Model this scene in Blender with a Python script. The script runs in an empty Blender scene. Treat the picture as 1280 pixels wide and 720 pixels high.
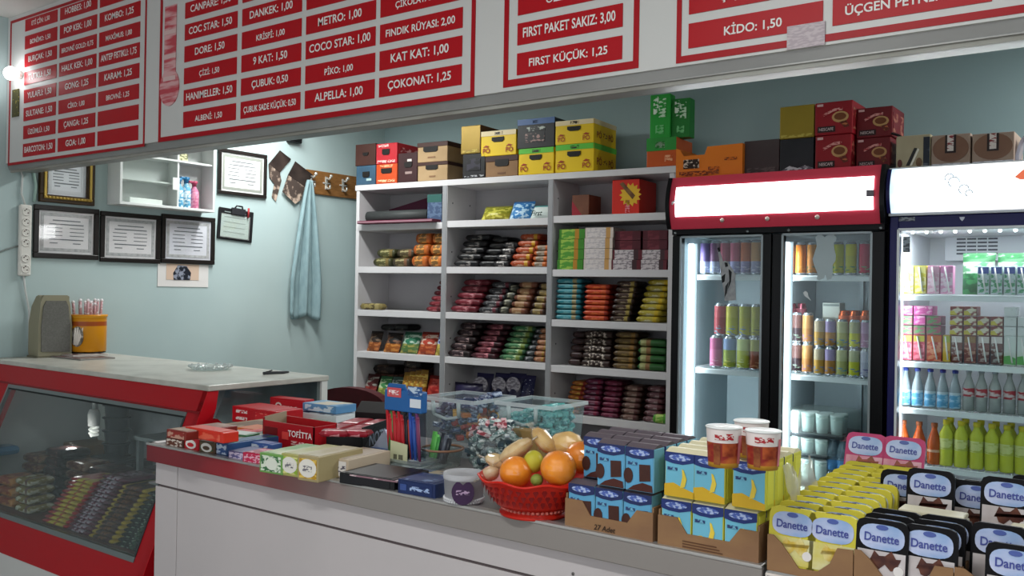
import bpy, bmesh, math, random
from mathutils import Vector, Matrix
random.seed(7)
S = bpy.context.scene
COL = S.collection
PI = math.pi

# ---------------------------------------------------------------- camera
CAM_Z = 1.52
FPX = 1135.52                      # focal length in pixels of the 1280x720 frame
YAW, PITCH, ROLL = 0.63508204, 0.00266213, 0.01750703
def cam_axes():
    cy, sy, cp, sp, cr, sr = math.cos(YAW), math.sin(YAW), math.cos(PITCH), math.sin(PITCH), math.cos(ROLL), math.sin(ROLL)
    ry = Matrix(((cy, sy, 0), (-sy, cy, 0), (0, 0, 1)))
    b = Matrix(((1, 0, 0), (0, 0, -1), (0, 1, 0)))
    rp = Matrix(((1, 0, 0), (0, cp, sp), (0, -sp, cp)))
    rr = Matrix(((cr, -sr, 0), (sr, cr, 0), (0, 0, 1)))
    return rr @ rp @ b @ ry
AX = cam_axes()
cam_data = bpy.data.cameras.new('camera')
cam_data.sensor_width = 36.0
cam_data.lens = 36.0 * FPX / 1280.0
cam_data.clip_start = 0.02
cam = bpy.data.objects.new('camera', cam_data)
COL.objects.link(cam)
r_, d_, f_ = AX[0], AX[1], AX[2]
cam.matrix_world = Matrix(((r_[0], -d_[0], -f_[0], 0), (r_[1], -d_[1], -f_[1], 0), (r_[2], -d_[2], -f_[2], CAM_Z), (0, 0, 0, 1)))
S.camera = cam

# ---------------------------------------------------------------- world, exposure, big lights
S.view_settings.view_transform = 'Standard'
S.view_settings.look = 'None'
S.view_settings.gamma = 1.0
S.view_settings.use_curve_mapping = False
S.view_settings.exposure = 0.58
W = bpy.data.worlds.new('daylight')
S.world = W
W.use_nodes = True
W.node_tree.nodes['Background'].inputs[0].default_value = (0.93, 0.96, 1.0, 1)
W.node_tree.nodes['Background'].inputs[1].default_value = 1.0     # daylight through the open shop front
def area(name, loc, size, power, col=(1, 1, 1), rot=(0, 0, 0)):
    l = bpy.data.lights.new(name, 'AREA')
    l.shape = 'RECTANGLE'; l.size, l.size_y = size; l.energy = power; l.color = col
    o = bpy.data.objects.new(name, l); o.location = loc; o.rotation_euler = rot
    COL.objects.link(o); return o
TUBES = [(-1.2, 0.35, 20), (1.0, 0.35, 16), (-4.45, 3.9, 30), (0.95, 4.6, 62)]   # ceiling fluorescent fittings (x, y, watts), the last added to brighten the back wall
for tx, ty, te in TUBES:
    area('fluorescent_light', (tx, ty, 2.885), (1.15, 0.12), te, (0.97, 1.0, 0.98))

# ---------------------------------------------------------------- where a sight line of the photograph meets a plane of the room
def ray(px, py):
    return AX.transposed() @ Vector(((px - 640) / FPX, (py - 360) / FPX, 1))
def at_z(px, py, z):
    d = ray(px, py); t = (z - CAM_Z) / d.z
    return Vector((d.x * t, d.y * t, z))
def at_y(px, py, y):
    d = ray(px, py); t = y / d.y
    return Vector((d.x * t, y, CAM_Z + d.z * t))
def at_x(px, py, x):
    d = ray(px, py); t = x / d.x
    return Vector((x, d.y * t, CAM_Z + d.z * t))

def radius(wpx, p):
    """radius of a round thing at p that shows wpx wide"""
    return wpx / 2 * (p.y * f_[1] + p.x * f_[0]) / FPX

# ---------------------------------------------------------------- materials
def lin(h):
    h = h.lstrip('#'); o = []
    for i in (0, 2, 4):
        c = int(h[i:i + 2], 16) / 255
        o.append(c / 12.92 if c <= 0.04045 else ((c + 0.055) / 1.055) ** 2.4)
    return (*o, 1.0)
_mats = {}
def _new(key):
    m = bpy.data.materials.new(key); m.use_nodes = True
    return m, m.node_tree, m.node_tree.nodes['Principled BSDF']
def paint(h, rough=0.5, metal=0.0, emit=0.0, spec=0.22, bump=0.0):
    k = ('paint', h, rough, metal, emit, spec, bump)
    if k in _mats: return _mats[k]
    m, t, p = _new('paint_' + h.lstrip('#'))
    p.inputs['Base Color'].default_value = lin(h)
    p.inputs['Roughness'].default_value = rough
    p.inputs['Metallic'].default_value = metal
    p.inputs['Specular IOR Level'].default_value = spec
    if emit:
        p.inputs['Emission Color'].default_value = lin(h); p.inputs['Emission Strength'].default_value = emit
    if bump:
        tc = t.nodes.new('ShaderNodeTexCoord'); n = t.nodes.new('ShaderNodeTexNoise'); b = t.nodes.new('ShaderNodeBump')
        n.inputs['Scale'].default_value = 60; b.inputs['Strength'].default_value = bump; b.inputs['Distance'].default_value = 0.01
        t.links.new(tc.outputs['Object'], n.inputs['Vector']); t.links.new(n.outputs['Fac'], b.inputs['Height']); t.links.new(b.outputs['Normal'], p.inputs['Normal'])
    _mats[k] = m; return m
def mottled(h1, h2, scale=6, rough=0.6, stretch=(1, 1, 1), lo=0.35, hi=0.65, detail=4, metal=0.0, bump=0.0):
    """two colours mixed by a noise pattern: plaster, cardboard, printed wrappers"""
    k = ('mottled', h1, h2, scale, rough, stretch, lo, hi, detail, metal, bump)
    if k in _mats: return _mats[k]
    m, t, p = _new('mottled_' + h1.lstrip('#'))
    tc = t.nodes.new('ShaderNodeTexCoord'); mp = t.nodes.new('ShaderNodeMapping'); n = t.nodes.new('ShaderNodeTexNoise'); r = t.nodes.new('ShaderNodeValToRGB')
    mp.inputs['Scale'].default_value = stretch
    n.inputs['Scale'].default_value = scale; n.inputs['Detail'].default_value = detail
    r.color_ramp.elements[0].position = lo; r.color_ramp.elements[0].color = lin(h1)
    r.color_ramp.elements[1].position = hi; r.color_ramp.elements[1].color = lin(h2)
    L = t.links.new
    L(tc.outputs['Object'], mp.inputs['Vector']); L(mp.outputs['Vector'], n.inputs['Vector']); L(n.outputs['Fac'], r.inputs['Fac']); L(r.outputs['Color'], p.inputs['Base Color'])
    p.inputs['Roughness'].default_value = rough; p.inputs['Metallic'].default_value = metal; p.inputs['Specular IOR Level'].default_value = 0.22
    if bump:
        b = t.nodes.new('ShaderNodeBump'); b.inputs['Strength'].default_value = bump; b.inputs['Distance'].default_value = 0.01
        L(n.outputs['Fac'], b.inputs['Height']); L(b.outputs['Normal'], p.inputs['Normal'])
    _mats[k] = m; return m
def printed(bg, fg, scale=60, amount=0.5, rough=0.35, stretch=(1, 1, 2.2)):
    return mottled(bg, fg, scale, rough, stretch, amount - 0.03, amount + 0.03, 2)
def glow(h, strength):
    k = ('glow', h, strength)
    if k in _mats: return _mats[k]
    m = bpy.data.materials.new('glow_' + h.lstrip('#')); m.use_nodes = True; t = m.node_tree; t.nodes.clear()
    e = t.nodes.new('ShaderNodeEmission'); o = t.nodes.new('ShaderNodeOutputMaterial')
    e.inputs[0].default_value = lin(h); e.inputs[1].default_value = strength
    t.links.new(e.outputs[0], o.inputs[0]); _mats[k] = m; return m
def clear(tint='ffffff', gloss=0.08, milk=0.0, milkcol='ffffff', rough=0.03):
    """thin clear sheet: see-through, a little reflection at grazing angles, optional milkiness"""
    k = ('clear', tint, gloss, milk, milkcol, rough)
    if k in _mats: return _mats[k]
    m = bpy.data.materials.new('clear_' + tint); m.use_nodes = True; t = m.node_tree; t.nodes.clear(); N = t.nodes.new; L = t.links.new
    tr = N('ShaderNodeBsdfTransparent'); tr.inputs[0].default_value = lin(tint)
    gl = N('ShaderNodeBsdfGlossy'); gl.inputs['Roughness'].default_value = rough
    lw = N('ShaderNodeLayerWeight'); lw.inputs[0].default_value = 0.5
    fr = N('ShaderNodeMath'); fr.operation = 'POWER'; fr.inputs[1].default_value = 4.0; L(lw.outputs['Facing'], fr.inputs[0])
    mu = N('ShaderNodeMath'); mu.operation = 'MULTIPLY_ADD'; mu.inputs[1].default_value = 0.35; mu.inputs[2].default_value = gloss * 0.2
    mx = N('ShaderNodeMixShader'); o = N('ShaderNodeOutputMaterial')
    L(fr.outputs[0], mu.inputs[0]); L(mu.outputs[0], mx.inputs[0]); L(tr.outputs[0], mx.inputs[1]); L(gl.outputs[0], mx.inputs[2])
    out = mx
    if milk:
        df = N('ShaderNodeBsdfDiffuse'); df.inputs[0].default_value = lin(milkcol)
        m2 = N('ShaderNodeMixShader'); m2.inputs[0].default_value = milk
        L(mx.outputs[0], m2.inputs[1]); L(df.outputs[0], m2.inputs[2]); out = m2
    L(out.outputs[0], o.inputs[0]); _mats[k] = m; return m

# ---------------------------------------------------------------- mesh builder
class MB:
    def __init__(s): s.bm = bmesh.new(); s.mats = []
    def mi(s, m):
        if m not in s.mats: s.mats.append(m)
        return s.mats.index(m)
    def add(s, vs, fs, m, M=None, smooth=False):
        i = s.mi(m)
        bv = [s.bm.verts.new((M @ Vector(v)) if M else v) for v in vs]
        for f in fs:
            try:
                fc = s.bm.faces.new([bv[k] for k in f]); fc.material_index = i; fc.smooth = smooth
            except ValueError: pass
        return s
    def box(s, x0, x1, y0, y1, z0, z1, m, bev=0.0, M=None):
        b = min(bev, abs(x1 - x0) * .45, abs(y1 - y0) * .45, abs(z1 - z0) * .45)
        if b <= 0:
            vs = [(x, y, z) for x in (x0, x1) for y in (y0, y1) for z in (z0, z1)]
            fs = [(0, 1, 3, 2), (4, 6, 7, 5), (0, 4, 5, 1), (2, 3, 7, 6), (0, 2, 6, 4), (1, 5, 7, 3)]
            return s.add(vs, fs, m, M)
        t = bmesh.new(); bmesh.ops.create_cube(t, size=1)
        for v in t.verts: v.co = Vector((x0 + (v.co.x + .5) * (x1 - x0), y0 + (v.co.y + .5) * (y1 - y0), z0 + (v.co.z + .5) * (z1 - z0)))
        bmesh.ops.bevel(t, geom=t.edges[:], offset=b, segments=2, affect='EDGES', profile=0.5)
        t.verts.index_update()
        s.add([v.co.copy() for v in t.verts], [[v.index for v in f.verts] for f in t.faces], m, M); t.free()
        return s
    def prism(s, pts, axis, a0, a1, m, M=None):
        """polygon pts in the plane across AXIS, pushed from a0 to a1"""
        def P(p, a): return (a, p[0], p[1]) if axis == 'x' else (p[0], a, p[1]) if axis == 'y' else (p[0], p[1], a)
        n = len(pts); vs = [P(p, a0) for p in pts] + [P(p, a1) for p in pts]
        fs = [tuple(range(n - 1, -1, -1)), tuple(range(n, 2 * n))] + [(i, (i + 1) % n, n + (i + 1) % n, n + i) for i in range(n)]
        return s.add(vs, fs, m, M)
    def lathe(s, prof, m, n=20, c=(0, 0, 0), M=None, smooth=True, sx=1, sy=1):
        """prof: (r, z) or (r, z, material) rings; the material of a ring colours the band above it"""
        k = len(prof); vs = []
        for q in prof:
            for i in range(n):
                a = 2 * PI * i / n; vs.append((c[0] + q[0] * math.cos(a) * sx, c[1] + q[0] * math.sin(a) * sy, c[2] + q[1]))
        i0 = len(s.bm.verts)
        bv = [s.bm.verts.new((M @ Vector(v)) if M else v) for v in vs]
        for j in range(k - 1):
            mt = prof[j][2] if len(prof[j]) > 2 else m; ix = s.mi(mt)
            for i in range(n):
                f = s.bm.faces.new((bv[j * n + i], bv[j * n + (i + 1) % n], bv[(j + 1) * n + (i + 1) % n], bv[(j + 1) * n + i])); f.material_index = ix; f.smooth = smooth
        for j, o in ((0, -1), (k - 1, 1)):
            if prof[j][0] > 1e-5:
                mt = prof[j][2] if len(prof[j]) > 2 else m
                if j: mt = prof[j - 1][2] if len(prof[j - 1]) > 2 else m
                f = s.bm.faces.new([bv[j * n + i] for i in (range(n) if o > 0 else range(n - 1, -1, -1))]); f.material_index = s.mi(mt)
        return s
    def shell(s, prof, m, n=20, c=(0, 0, 0), sx=1, sy=1):
        """open lathe without end caps"""
        k = len(prof); ix = s.mi(m)
        bv = [s.bm.verts.new((c[0] + q[0] * math.cos(2 * PI * i / n) * sx, c[1] + q[0] * math.sin(2 * PI * i / n) * sy, c[2] + q[1])) for q in prof for i in range(n)]
        for j in range(k - 1):
            for i in range(n):
                f = s.bm.faces.new((bv[j * n + i], bv[j * n + (i + 1) % n], bv[(j + 1) * n + (i + 1) % n], bv[(j + 1) * n + i])); f.material_index = ix; f.smooth = True
        return s
    def tube(s, pts, r, m, n=8, closed=False):
        pts = [Vector(p) for p in pts]; k = len(pts); rings = []; ix = s.mi(m)
        up = Vector((0, 0, 1))
        for i, p in enumerate(pts):
            a = pts[(i - 1) % k] if (i or closed) else p; b = pts[(i + 1) % k] if (i < k - 1 or closed) else p
            t = (b - a).normalized() if (b - a).length > 1e-9 else Vector((0, 0, 1))
            u = t.cross(up if abs(t.z) < .95 else Vector((1, 0, 0))).normalized(); w = t.cross(u)
            rr = r[i] if isinstance(r, (list, tuple)) else r
            rings.append([s.bm.verts.new(p + (u * math.cos(2 * PI * j / n) + w * math.sin(2 * PI * j / n)) * rr) for j in range(n)])
        for i in range(k if closed else k - 1):
            A, B = rings[i], rings[(i + 1) % k]
            for j in range(n):
                f = s.bm.faces.new((A[j], A[(j + 1) % n], B[(j + 1) % n], B[j])); f.material_index = ix; f.smooth = True
        if not closed:
            for R_, o in ((rings[0], 1), (rings[-1], -1)):
                f = s.bm.faces.new(R_[::o]); f.material_index = ix
        return s
    def ball(s, c, r, m, n=14, sc=(1, 1, 1), wob=0.0, seed=0, smooth=True):
        t = bmesh.new(); bmesh.ops.create_uvsphere(t, u_segments=n, v_segments=max(6, n * 2 // 3), radius=1)
        rnd = random.Random(seed); t.verts.index_update()
        vs = []
        for v in t.verts:
            q = v.co * (1 + (rnd.random() - .5) * wob); vs.append((c[0] + q.x * r * sc[0], c[1] + q.y * r * sc[1], c[2] + q.z * r * sc[2]))
        s.add(vs, [[v.index for v in f.verts] for f in t.faces], m, None, smooth); t.free(); return s
    def grid(s, fn, nu, nv, m, smooth=True):
        """surface fn(u, v) for u, v in 0..1"""
        vs = [fn(i / nu, j / nv) for j in range(nv + 1) for i in range(nu + 1)]
        fs = [(j * (nu + 1) + i, j * (nu + 1) + i + 1, (j + 1) * (nu + 1) + i + 1, (j + 1) * (nu + 1) + i) for j in range(nv) for i in range(nu)]
        return s.add(vs, fs, m, None, smooth)
    def mesh(s, name):
        bmesh.ops.recalc_face_normals(s.bm, faces=s.bm.faces[:])
        me = bpy.data.meshes.new(name); s.bm.to_mesh(me); s.bm.free()
        for m in s.mats: me.materials.append(m)
        return me
    def build(s, name, parent=None, loc=(0, 0, 0), rz=0.0):
        return put(s.mesh(name), name, parent, loc, rz)
def put(me, name, parent=None, loc=(0, 0, 0), rz=0.0):
    o = bpy.data.objects.new(name, me); COL.objects.link(o)
    o.location = loc; o.rotation_euler = (0, 0, rz)
    if parent: o.parent = parent
    return o
def tag(o, label=None, cat=None, group=None, kind=None):
    if label: o['label'] = label
    if cat: o['category'] = cat
    if group: o['group'] = group
    if kind: o['kind'] = kind
    return o
def empty(name, label, cat, loc=(0, 0, 0), rz=0.0, group=None):
    o = bpy.data.objects.new(name, None); COL.objects.link(o); o.empty_display_size = .05
    o.location = loc; o.rotation_euler = (0, 0, rz)
    return tag(o, label, cat, group)
def copy_tree(o, loc, rz, label=None, group=None):
    r = o.copy(); COL.objects.link(r); r.location = loc; r.rotation_euler = (0, 0, rz)
    if label: r['label'] = label
    if group: r['group'] = group
    for ch in list(o.children):
        c = ch.copy(); COL.objects.link(c); c.parent = r
        for g in list(ch.children):
            e = g.copy(); COL.objects.link(e); e.parent = c
    return r
# lettering: text curves turned into meshes and fitted to a width and a height (all at once at the end of the script)
_texts = []
def lettering(s, m, parent, org, w, h, xdir=(1, 0, 0), zdir=(0, 0, 1), name='lettering', squeeze=True, shear=0.0, deep=0.0012):
    cu = bpy.data.curves.new(name, 'FONT'); cu.body = s; cu.size = 1; cu.extrude = 0.0; cu.shear = shear; cu.resolution_u = 3
    cu.offset = 0.018
    o = bpy.data.objects.new('text_source', cu); COL.objects.link(o)
    _texts.append((o, m, parent, Vector(org), w, h, Vector(xdir), Vector(zdir), name, squeeze, deep))
def finish_texts():
    bpy.context.view_layer.update()
    dg = bpy.context.evaluated_depsgraph_get(); cache = {}
    for o, m, parent, org, w, h, xd, zd, name, squeeze, deep in _texts:
        me = bpy.data.meshes.new_from_object(o.evaluated_get(dg))
        me.name = name
        xs = [v.co.x for v in me.vertices]; ys = [v.co.y for v in me.vertices]
        if xs:
            bw, bh = max(xs) - min(xs), max(ys) - min(ys); cx, cy = (max(xs) + min(xs)) / 2, (max(ys) + min(ys)) / 2
            sy = h / bh; sx = min(sy, w / bw) if squeeze else w / bw
            if not squeeze: pass
            for v in me.vertices:
                v.co = org + xd * ((v.co.x - cx) * sx) + zd * ((v.co.y - cy) * sy)
        me.materials.clear(); me.materials.append(m)
        put(me, name, parent)
    for t in _texts:
        cu = t[0].data; bpy.data.objects.remove(t[0]); bpy.data.curves.remove(cu)
    _texts.clear()
ORD = ['second', 'third', 'fourth', 'fifth', 'sixth', 'seventh', 'eighth', 'ninth', 'tenth', 'eleventh', 'twelfth']
def layer(i, n):
    return 'the only one' if n == 1 else 'lowest of its stack' if i == 0 else 'topmost of its stack' if i == n - 1 else ORD[i - 1] + ' up its stack'

# ================================================================ the room
XL, YB, ZC = -5.25, 5.34, 2.98
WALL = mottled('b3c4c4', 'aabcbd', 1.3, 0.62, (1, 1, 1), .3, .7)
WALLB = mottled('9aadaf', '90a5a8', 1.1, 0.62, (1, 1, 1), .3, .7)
def struct(mb, name, parent=None):
    o = mb.build(name, parent)
    if not parent: o['kind'] = 'structure'
    return o
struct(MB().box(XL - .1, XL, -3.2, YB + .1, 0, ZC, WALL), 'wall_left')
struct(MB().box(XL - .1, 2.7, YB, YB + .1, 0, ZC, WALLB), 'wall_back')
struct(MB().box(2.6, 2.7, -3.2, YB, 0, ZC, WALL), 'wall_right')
struct(MB().box(XL - .1, 2.7, -3.2, YB + .1, -.1, 0, mottled('9a958c', '8b867e', 3, .35)), 'floor')
struct(MB().box(XL - .1, 2.7, -3.2, YB + .1, ZC, ZC + .1, mottled('d8d8d4', 'd0d0cc', 2, .8)), 'ceiling')
# header beam that carries the price board, with its grey metal edge below
GREY = mottled('9d9c9a', '8f8e8c', 3, .38, (1, 1, 1), .3, .7, metal=.35)
b = MB().box(XL, 2.6, 2.40, 2.52, 2.18, ZC, paint('c9c8c4', .45))
b.prism([(2.384, 2.176), (2.396, 2.142), (2.396, 2.138), (2.53, 2.138), (2.53, 2.18), (2.40, 2.18)], 'x', XL, 2.6, GREY)
b.box(XL, 2.6, 2.404, 2.416, 2.126, 2.139, mottled('a8a69f', '8d8a82', 4, .5))
struct(b, 'trim_header_beam')
WHITE_BOARD = paint('cdccca', .32)
struct(MB().box(XL + .005, 2.59, 2.376, 2.40, 2.172, ZC - .002, WHITE_BOARD), 'trim_sign_board')
# ceiling fittings that hold the lit tubes
for i, (tx, ty, te) in enumerate(TUBES):
    t = empty('ceiling_light', ['white fluorescent ceiling fitting before the price board, nearer its thermometer sticker', 'white fluorescent ceiling fitting before the price board, above the chest freezer side', 'white fluorescent ceiling fitting above the display case, behind the price board', 'white fluorescent ceiling fitting added above the navy cooler to brighten the back wall'][i], 'ceiling light', (tx, ty, ZC))
    MB().box(-.62, .62, -.06, .06, -.05, 0, paint('e8e8e6', .4), .008).build('housing', t)
    MB().tube([(-.6, 0, -.068), (.6, 0, -.068)], .016, glow('f4fff8', 6), 10).build('tube', t)

# ================================================================ the price boards
RED = paint('b0101c', .38); RED2 = paint('a50f1b', .38); INK = paint('e6e2df', .4)
YS = 2.376
def board(label, x0, x1, z0, z1, cols, top, wid, rows):
    """cols: list of columns (x0, x1); rows[c]: texts from the bottom row up"""
    t = empty('price_board', label, 'sign', ((x0 + x1) / 2, YS, z0), 0, 'red and white price boards')
    ox, oz = (x0 + x1) / 2, z0
    f = MB()
    for a, bb, c, d in ((x0, x1, z0, z0 + wid), (x0, x0 + wid * .8, z0 + wid, z1 - wid), (x1 - wid * .8, x1, z0 + wid, z1 - wid), (x0, x1, z1 - wid, z1)):
        f.box(a - ox, bb - ox, -.0025, 0, c - oz, d - oz, RED2)
    f.build('border', t)
    for (c0, c1), txt in zip(cols, rows):
        for k, s in enumerate(txt):
            za = top + k * .0970
            zb = min(za + .0705, z1 - .02)
            p = MB().box(c0 - ox, c1 - ox, -.003, 0, za - oz, zb - oz, RED).build('price_plate', t)
            if s: lettering(s, INK, p, ((c0 + c1) / 2 - ox, -.0045, za + .0345 - oz), (c1 - c0) * .88, .0375)
    return t
board('price board at the far end by the wall, three columns of red plates', -5.215, -3.885, 2.158, 2.955,
      [(-5.046, -4.706), (-4.676, -4.319), (-4.293, -3.938)], 2.193, .014,
      [['BARCOTON: 1,50', 'ÜZÜMLÜ: 1,50', 'SULTANE: 1,50', 'YULAFLI: 1,50', 'TUTKU: 1,50', 'BURÇAK: 1,50', 'BONİMO: 1,50', 'ETİ ÇİN: 1,50'],
       ['GOA: 1,00', 'ÇANGA: 1,25', 'CİKO: 1,00', 'GONG: 1,25', 'HALK KEK: 1,00', 'BROVNİ GOLD: 0,75', 'POP KEK: 1,00', 'HOBBES: 1,00'],
       ['', '', 'BROVNİ: 1,25', 'KARAM: 1,25', 'ANTEP FISTIKLI: 1,75', 'MAXİMUS: 1,00', 'KOMBO: 1,25', '']])
board('widest price board with four columns of red plates and a thermometer-shaped sticker', -3.773, -1.922, 2.168, 2.955,
      [(-3.58, -3.207), (-3.174, -2.801), (-2.773, -2.392), (-2.368, -1.978)], 2.216, .021,
      [['ALBENİ: 1,50', 'HANIMELLER: 1,50', 'ÇİZİ: 1,50', 'DORE: 1,50', 'COC STAR: 1,50', 'CANPARE: 1,50', ''],
       ['ÇUBUK SADE KÜÇÜK: 0,50', 'ÇUBUK: 0,50', '9 KAT: 1,50', 'KRİSPİ: 1,00', 'DANKEK: 1,00', ''],
       ['ALPELLA: 1,00', 'PİKO: 1,00', 'COCO STAR: 1,00', 'METRO: 1,00', ''],
       ['ÇOKONAT: 1,25', 'KAT KAT: 1,00', 'FINDIK RÜYASI: 2,00', 'ÇİKOLATA: 1,50']])
board('narrow price board with one column of chewing gum prices', -1.80, -1.30, 2.184, 2.955, [(-1.745, -1.356)], 2.218, .023,
      [['FIRST KÜÇÜK: 1,25', 'FIRST PAKET SAKIZ: 3,00', 'OLİPS: 1,25']])
board('price board nearest the camera, its plates wide and partly cut off', -1.178, .36, 2.180, 2.955, [(-1.14, -.76), (-.735, -.366), (-.34, .03)], 2.218, .019,
      [['KİDO: 1,50', 'ŞİŞE SU: 0,50'], ['ÜÇGEN PEYNİR: 0,50', ''], ['', '']])
# thermometer-like red sticker on the widest board
st = empty('sticker', 'faded red thermometer-shaped sticker at the edge of the widest price board', 'sticker', (-3.69, YS - .001, 2.34))
m = MB()
FAD = mottled('c04a55', 'd9a6a8', 9, .35, (.4, 1, 3), .45, .55)
m.box(-.045, .045, -.0025, 0, .07, .44, FAD)
m.prism([(.075 * math.cos(a * PI / 10), .07 + .085 * math.sin(a * PI / 10) - .0) for a in range(20)], 'y', -.0035, 0, FAD)
m.build('printed_strip', st)
for z in (.31, .20, .10):
    MB().box(-.047, .047, -.0045, -.0025, z, z + .02, paint('d8b8b6', .4)).build('pale_band', st)
# small notes taped to the board
n = MB().box(-.05, .05, -.003, 0, 0, .062, mottled('c9bcc0', 'b5a6ad', 50, .5, (1, 1, 4), .45, .55)).build('paper_note', None, (-.803, YS - .003, 2.172))
tag(n, 'small printed paper note taped to lower edge of the nearest price board', 'note')
n = MB().box(-.038, .038, -.003, 0, 0, .15, printed('a89c45', '4e4a2a', 40, .36, .5)).build('sticker', None, (-5.135, YS - .003, 2.42))
tag(n, 'small yellow sticker under the white glare on the price board', 'sticker')
# glare on the board's far end, added as a glowing ball in a holder
bl = empty('glare_ball', 'bright white glare at far end of the price board, modelled as glowing ball', 'glare', (-5.08, YS - .002, 2.64))
MB().tube([(0, 0, 0), (0, -.03, 0)], .022, paint('e5e5e0', .4), 12).build('socket', bl)
MB().ball((0, -.055, 0), .036, glow('ffffff', 14), 16).build('bulb', bl)  # emissive ball added in place of the glare
# black bracket under the beam on the far wall
p = at_x(365, 173, XL)
m = MB().box(0, .05, -.055, .055, -.035, .035, paint('17181a', .5), .006); m.box(.05, .062, -.02, .02, -.02, .02, paint('0c0c0d', .3), .004)
tag(m.build('wall_sensor', None, (XL, p.y, p.z)), 'small black box fixed high on the wall above the towel', 'wall sensor')

# ================================================================ left wall: pictures, cabinet, rack
def wall_frame(name, label, px0, px1, ytl, ybl, fr, mats, border=.028, thick=.022, ornate=False, group=None, tilt=0.0, content=None):
    a, c = at_x(px0, ytl, XL), at_x(px0, ybl, XL); e = at_x(px1, (ytl + ybl) / 2, XL)
    w, h = e.y - a.y, a.z - c.z
    t = empty(name, label, 'picture', (XL, a.y, c.z), PI / 2, group)      # local x runs along +Y, local -y points into the room
    t.rotation_euler = (tilt, 0, PI / 2)
    m = MB(); B = border
    for x0, x1, z0, z1 in ((0, w, 0, B), (0, w, h - B, h), (0, B, B, h - B), (w - B, w, B, h - B)):
        m.box(x0, x1, -thick, -.002, z0, z1, mats[0], .004)
    if ornate:
        for x0, x1, z0, z1 in ((B * .45, w - B * .45, B * .45, B * .8), (B * .45, B * .8, B * .45, h), (w - B * .8, w - B * .45, B * .45, h)):
            m.box(x0, x1, -thick - .008, -thick + .002, z0, z1, mats[3], .003)
        k = int(w / .022)
        for i in range(k): m.ball((B * .6 + i * (w - B * 1.2) / (k - 1), -thick - .006, B * .62), .009, mats[3], 6)
    m.build('frame', t)
    d = MB().box(B, w - B, -.008, -.002, B, h - B, mats[1]).build('document', t)
    M1 = mats[2]
    q = MB()
    for x0, x1, z0, z1 in ((B + .012, w - B - .012, B + .012, B + .03), (B + .012, w - B - .012, h - B - .03, h - B - .012), (B + .012, B + .03, B + .03, h - B - .03), (w - B - .03, w - B - .012, B + .03, h - B - .03)):
        q.box(x0, x1, -.0095, -.008, z0, z1, M1)
    q.build('ornamental_border', d)
    q = MB(); ik = paint('6f7378', .6)
    for i in range(7):
        ww = (w - 2 * B) * (.5 if i == 0 else .62); zz = h - B - .05 - i * (h - 2 * B - .09) / 7
        if i in (2, 3, 4):
            for xx in (.16, .56): q.box(B + (w - 2 * B) * xx, B + (w - 2 * B) * (xx + .26), -.0095, -.008, zz - .004, zz, ik)
        elif i == 6:
            for xx in (.2, .62): q.box(B + (w - 2 * B) * xx, B + (w - 2 * B) * (xx + .14), -.0095, -.008, zz - .005, zz, ik)
        else: q.box(w / 2 - ww / 2, w / 2 + ww / 2, -.0095, -.008, zz - .006, zz, ik)
    q.build('print', d)
    MB().box(B, w - B, -.0135, -.0125, B, h - B, clear('ffffff', .08)).build('glass', t)
    return t
DARKF = paint('211d1c', .3); PAPER = paint('d8d6d8', .6)
wall_frame('certificate_frame', 'framed certificate in an ornate gilded frame half hidden by the price board', 48, 116, 186, 252, None,
           (paint('3a2a17', .35), paint('d8dbe0', .5), paint('cfd2d6', .6), paint('a58a45', .3, .6)), .045, .03, True)
PS = mottled('9d9fa0', 'b6b6b8', 60, .6)
wall_frame('certificate_frame', 'black framed certificate beside the white power strip', 41, 122, 255, 322, None, (DARKF, PAPER, PS), .03, .02, group='row of three black framed certificates')
wall_frame('certificate_frame', 'black framed certificate in the middle of the row of three, with a bright reflection', 124.5, 199, 263.5, 327, None, (DARKF, PAPER, PS), .028, .02, group='row of three black framed certificates')
wall_frame('certificate_frame', 'black framed certificate right above the small pinned photo', 201, 267, 267, 328.5, None, (DARKF, paint('cfd0d8', .6), PS), .028, .02, group='row of three black framed certificates')
wall_frame('certificate_frame', 'black framed certificate between the wall cabinet and the dark photos', 272, 332, 184.5, 242, None, (DARKF, paint('d5d8d6', .6), paint('8f938c', .6)), .024, .02)
# small pinned photo
a, c, e = at_x(197, 329, XL), at_x(197, 358, XL), at_x(260, 345, XL)
w, h = e.y - a.y, a.z - c.z
t = empty('photo_print', 'small unframed photo print pinned below a black frame', 'picture', (XL, a.y, c.z), PI / 2)
MB().box(0, w, -.004, -.001, 0, h, paint('dad6d4', .5)).build('paper', t)
q = MB().box(w * .16, w * .80, -.006, -.004, h * .30, h, paint('cfb5a2', .5)); q.build('picture_print', t)
q = MB(); q.prism([(w * .30, h * .3), (w * .62, h * .3), (w * .64, h * .62), (w * .55, h * .92), (w * .38, h * .95), (w * .29, h * .6)], 'y', -.0075, -.006, mottled('1e222c', '8b90a0', 26, .5, (1, 1, 1), .5, .56)); q.build('dark_figure', t)
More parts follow.
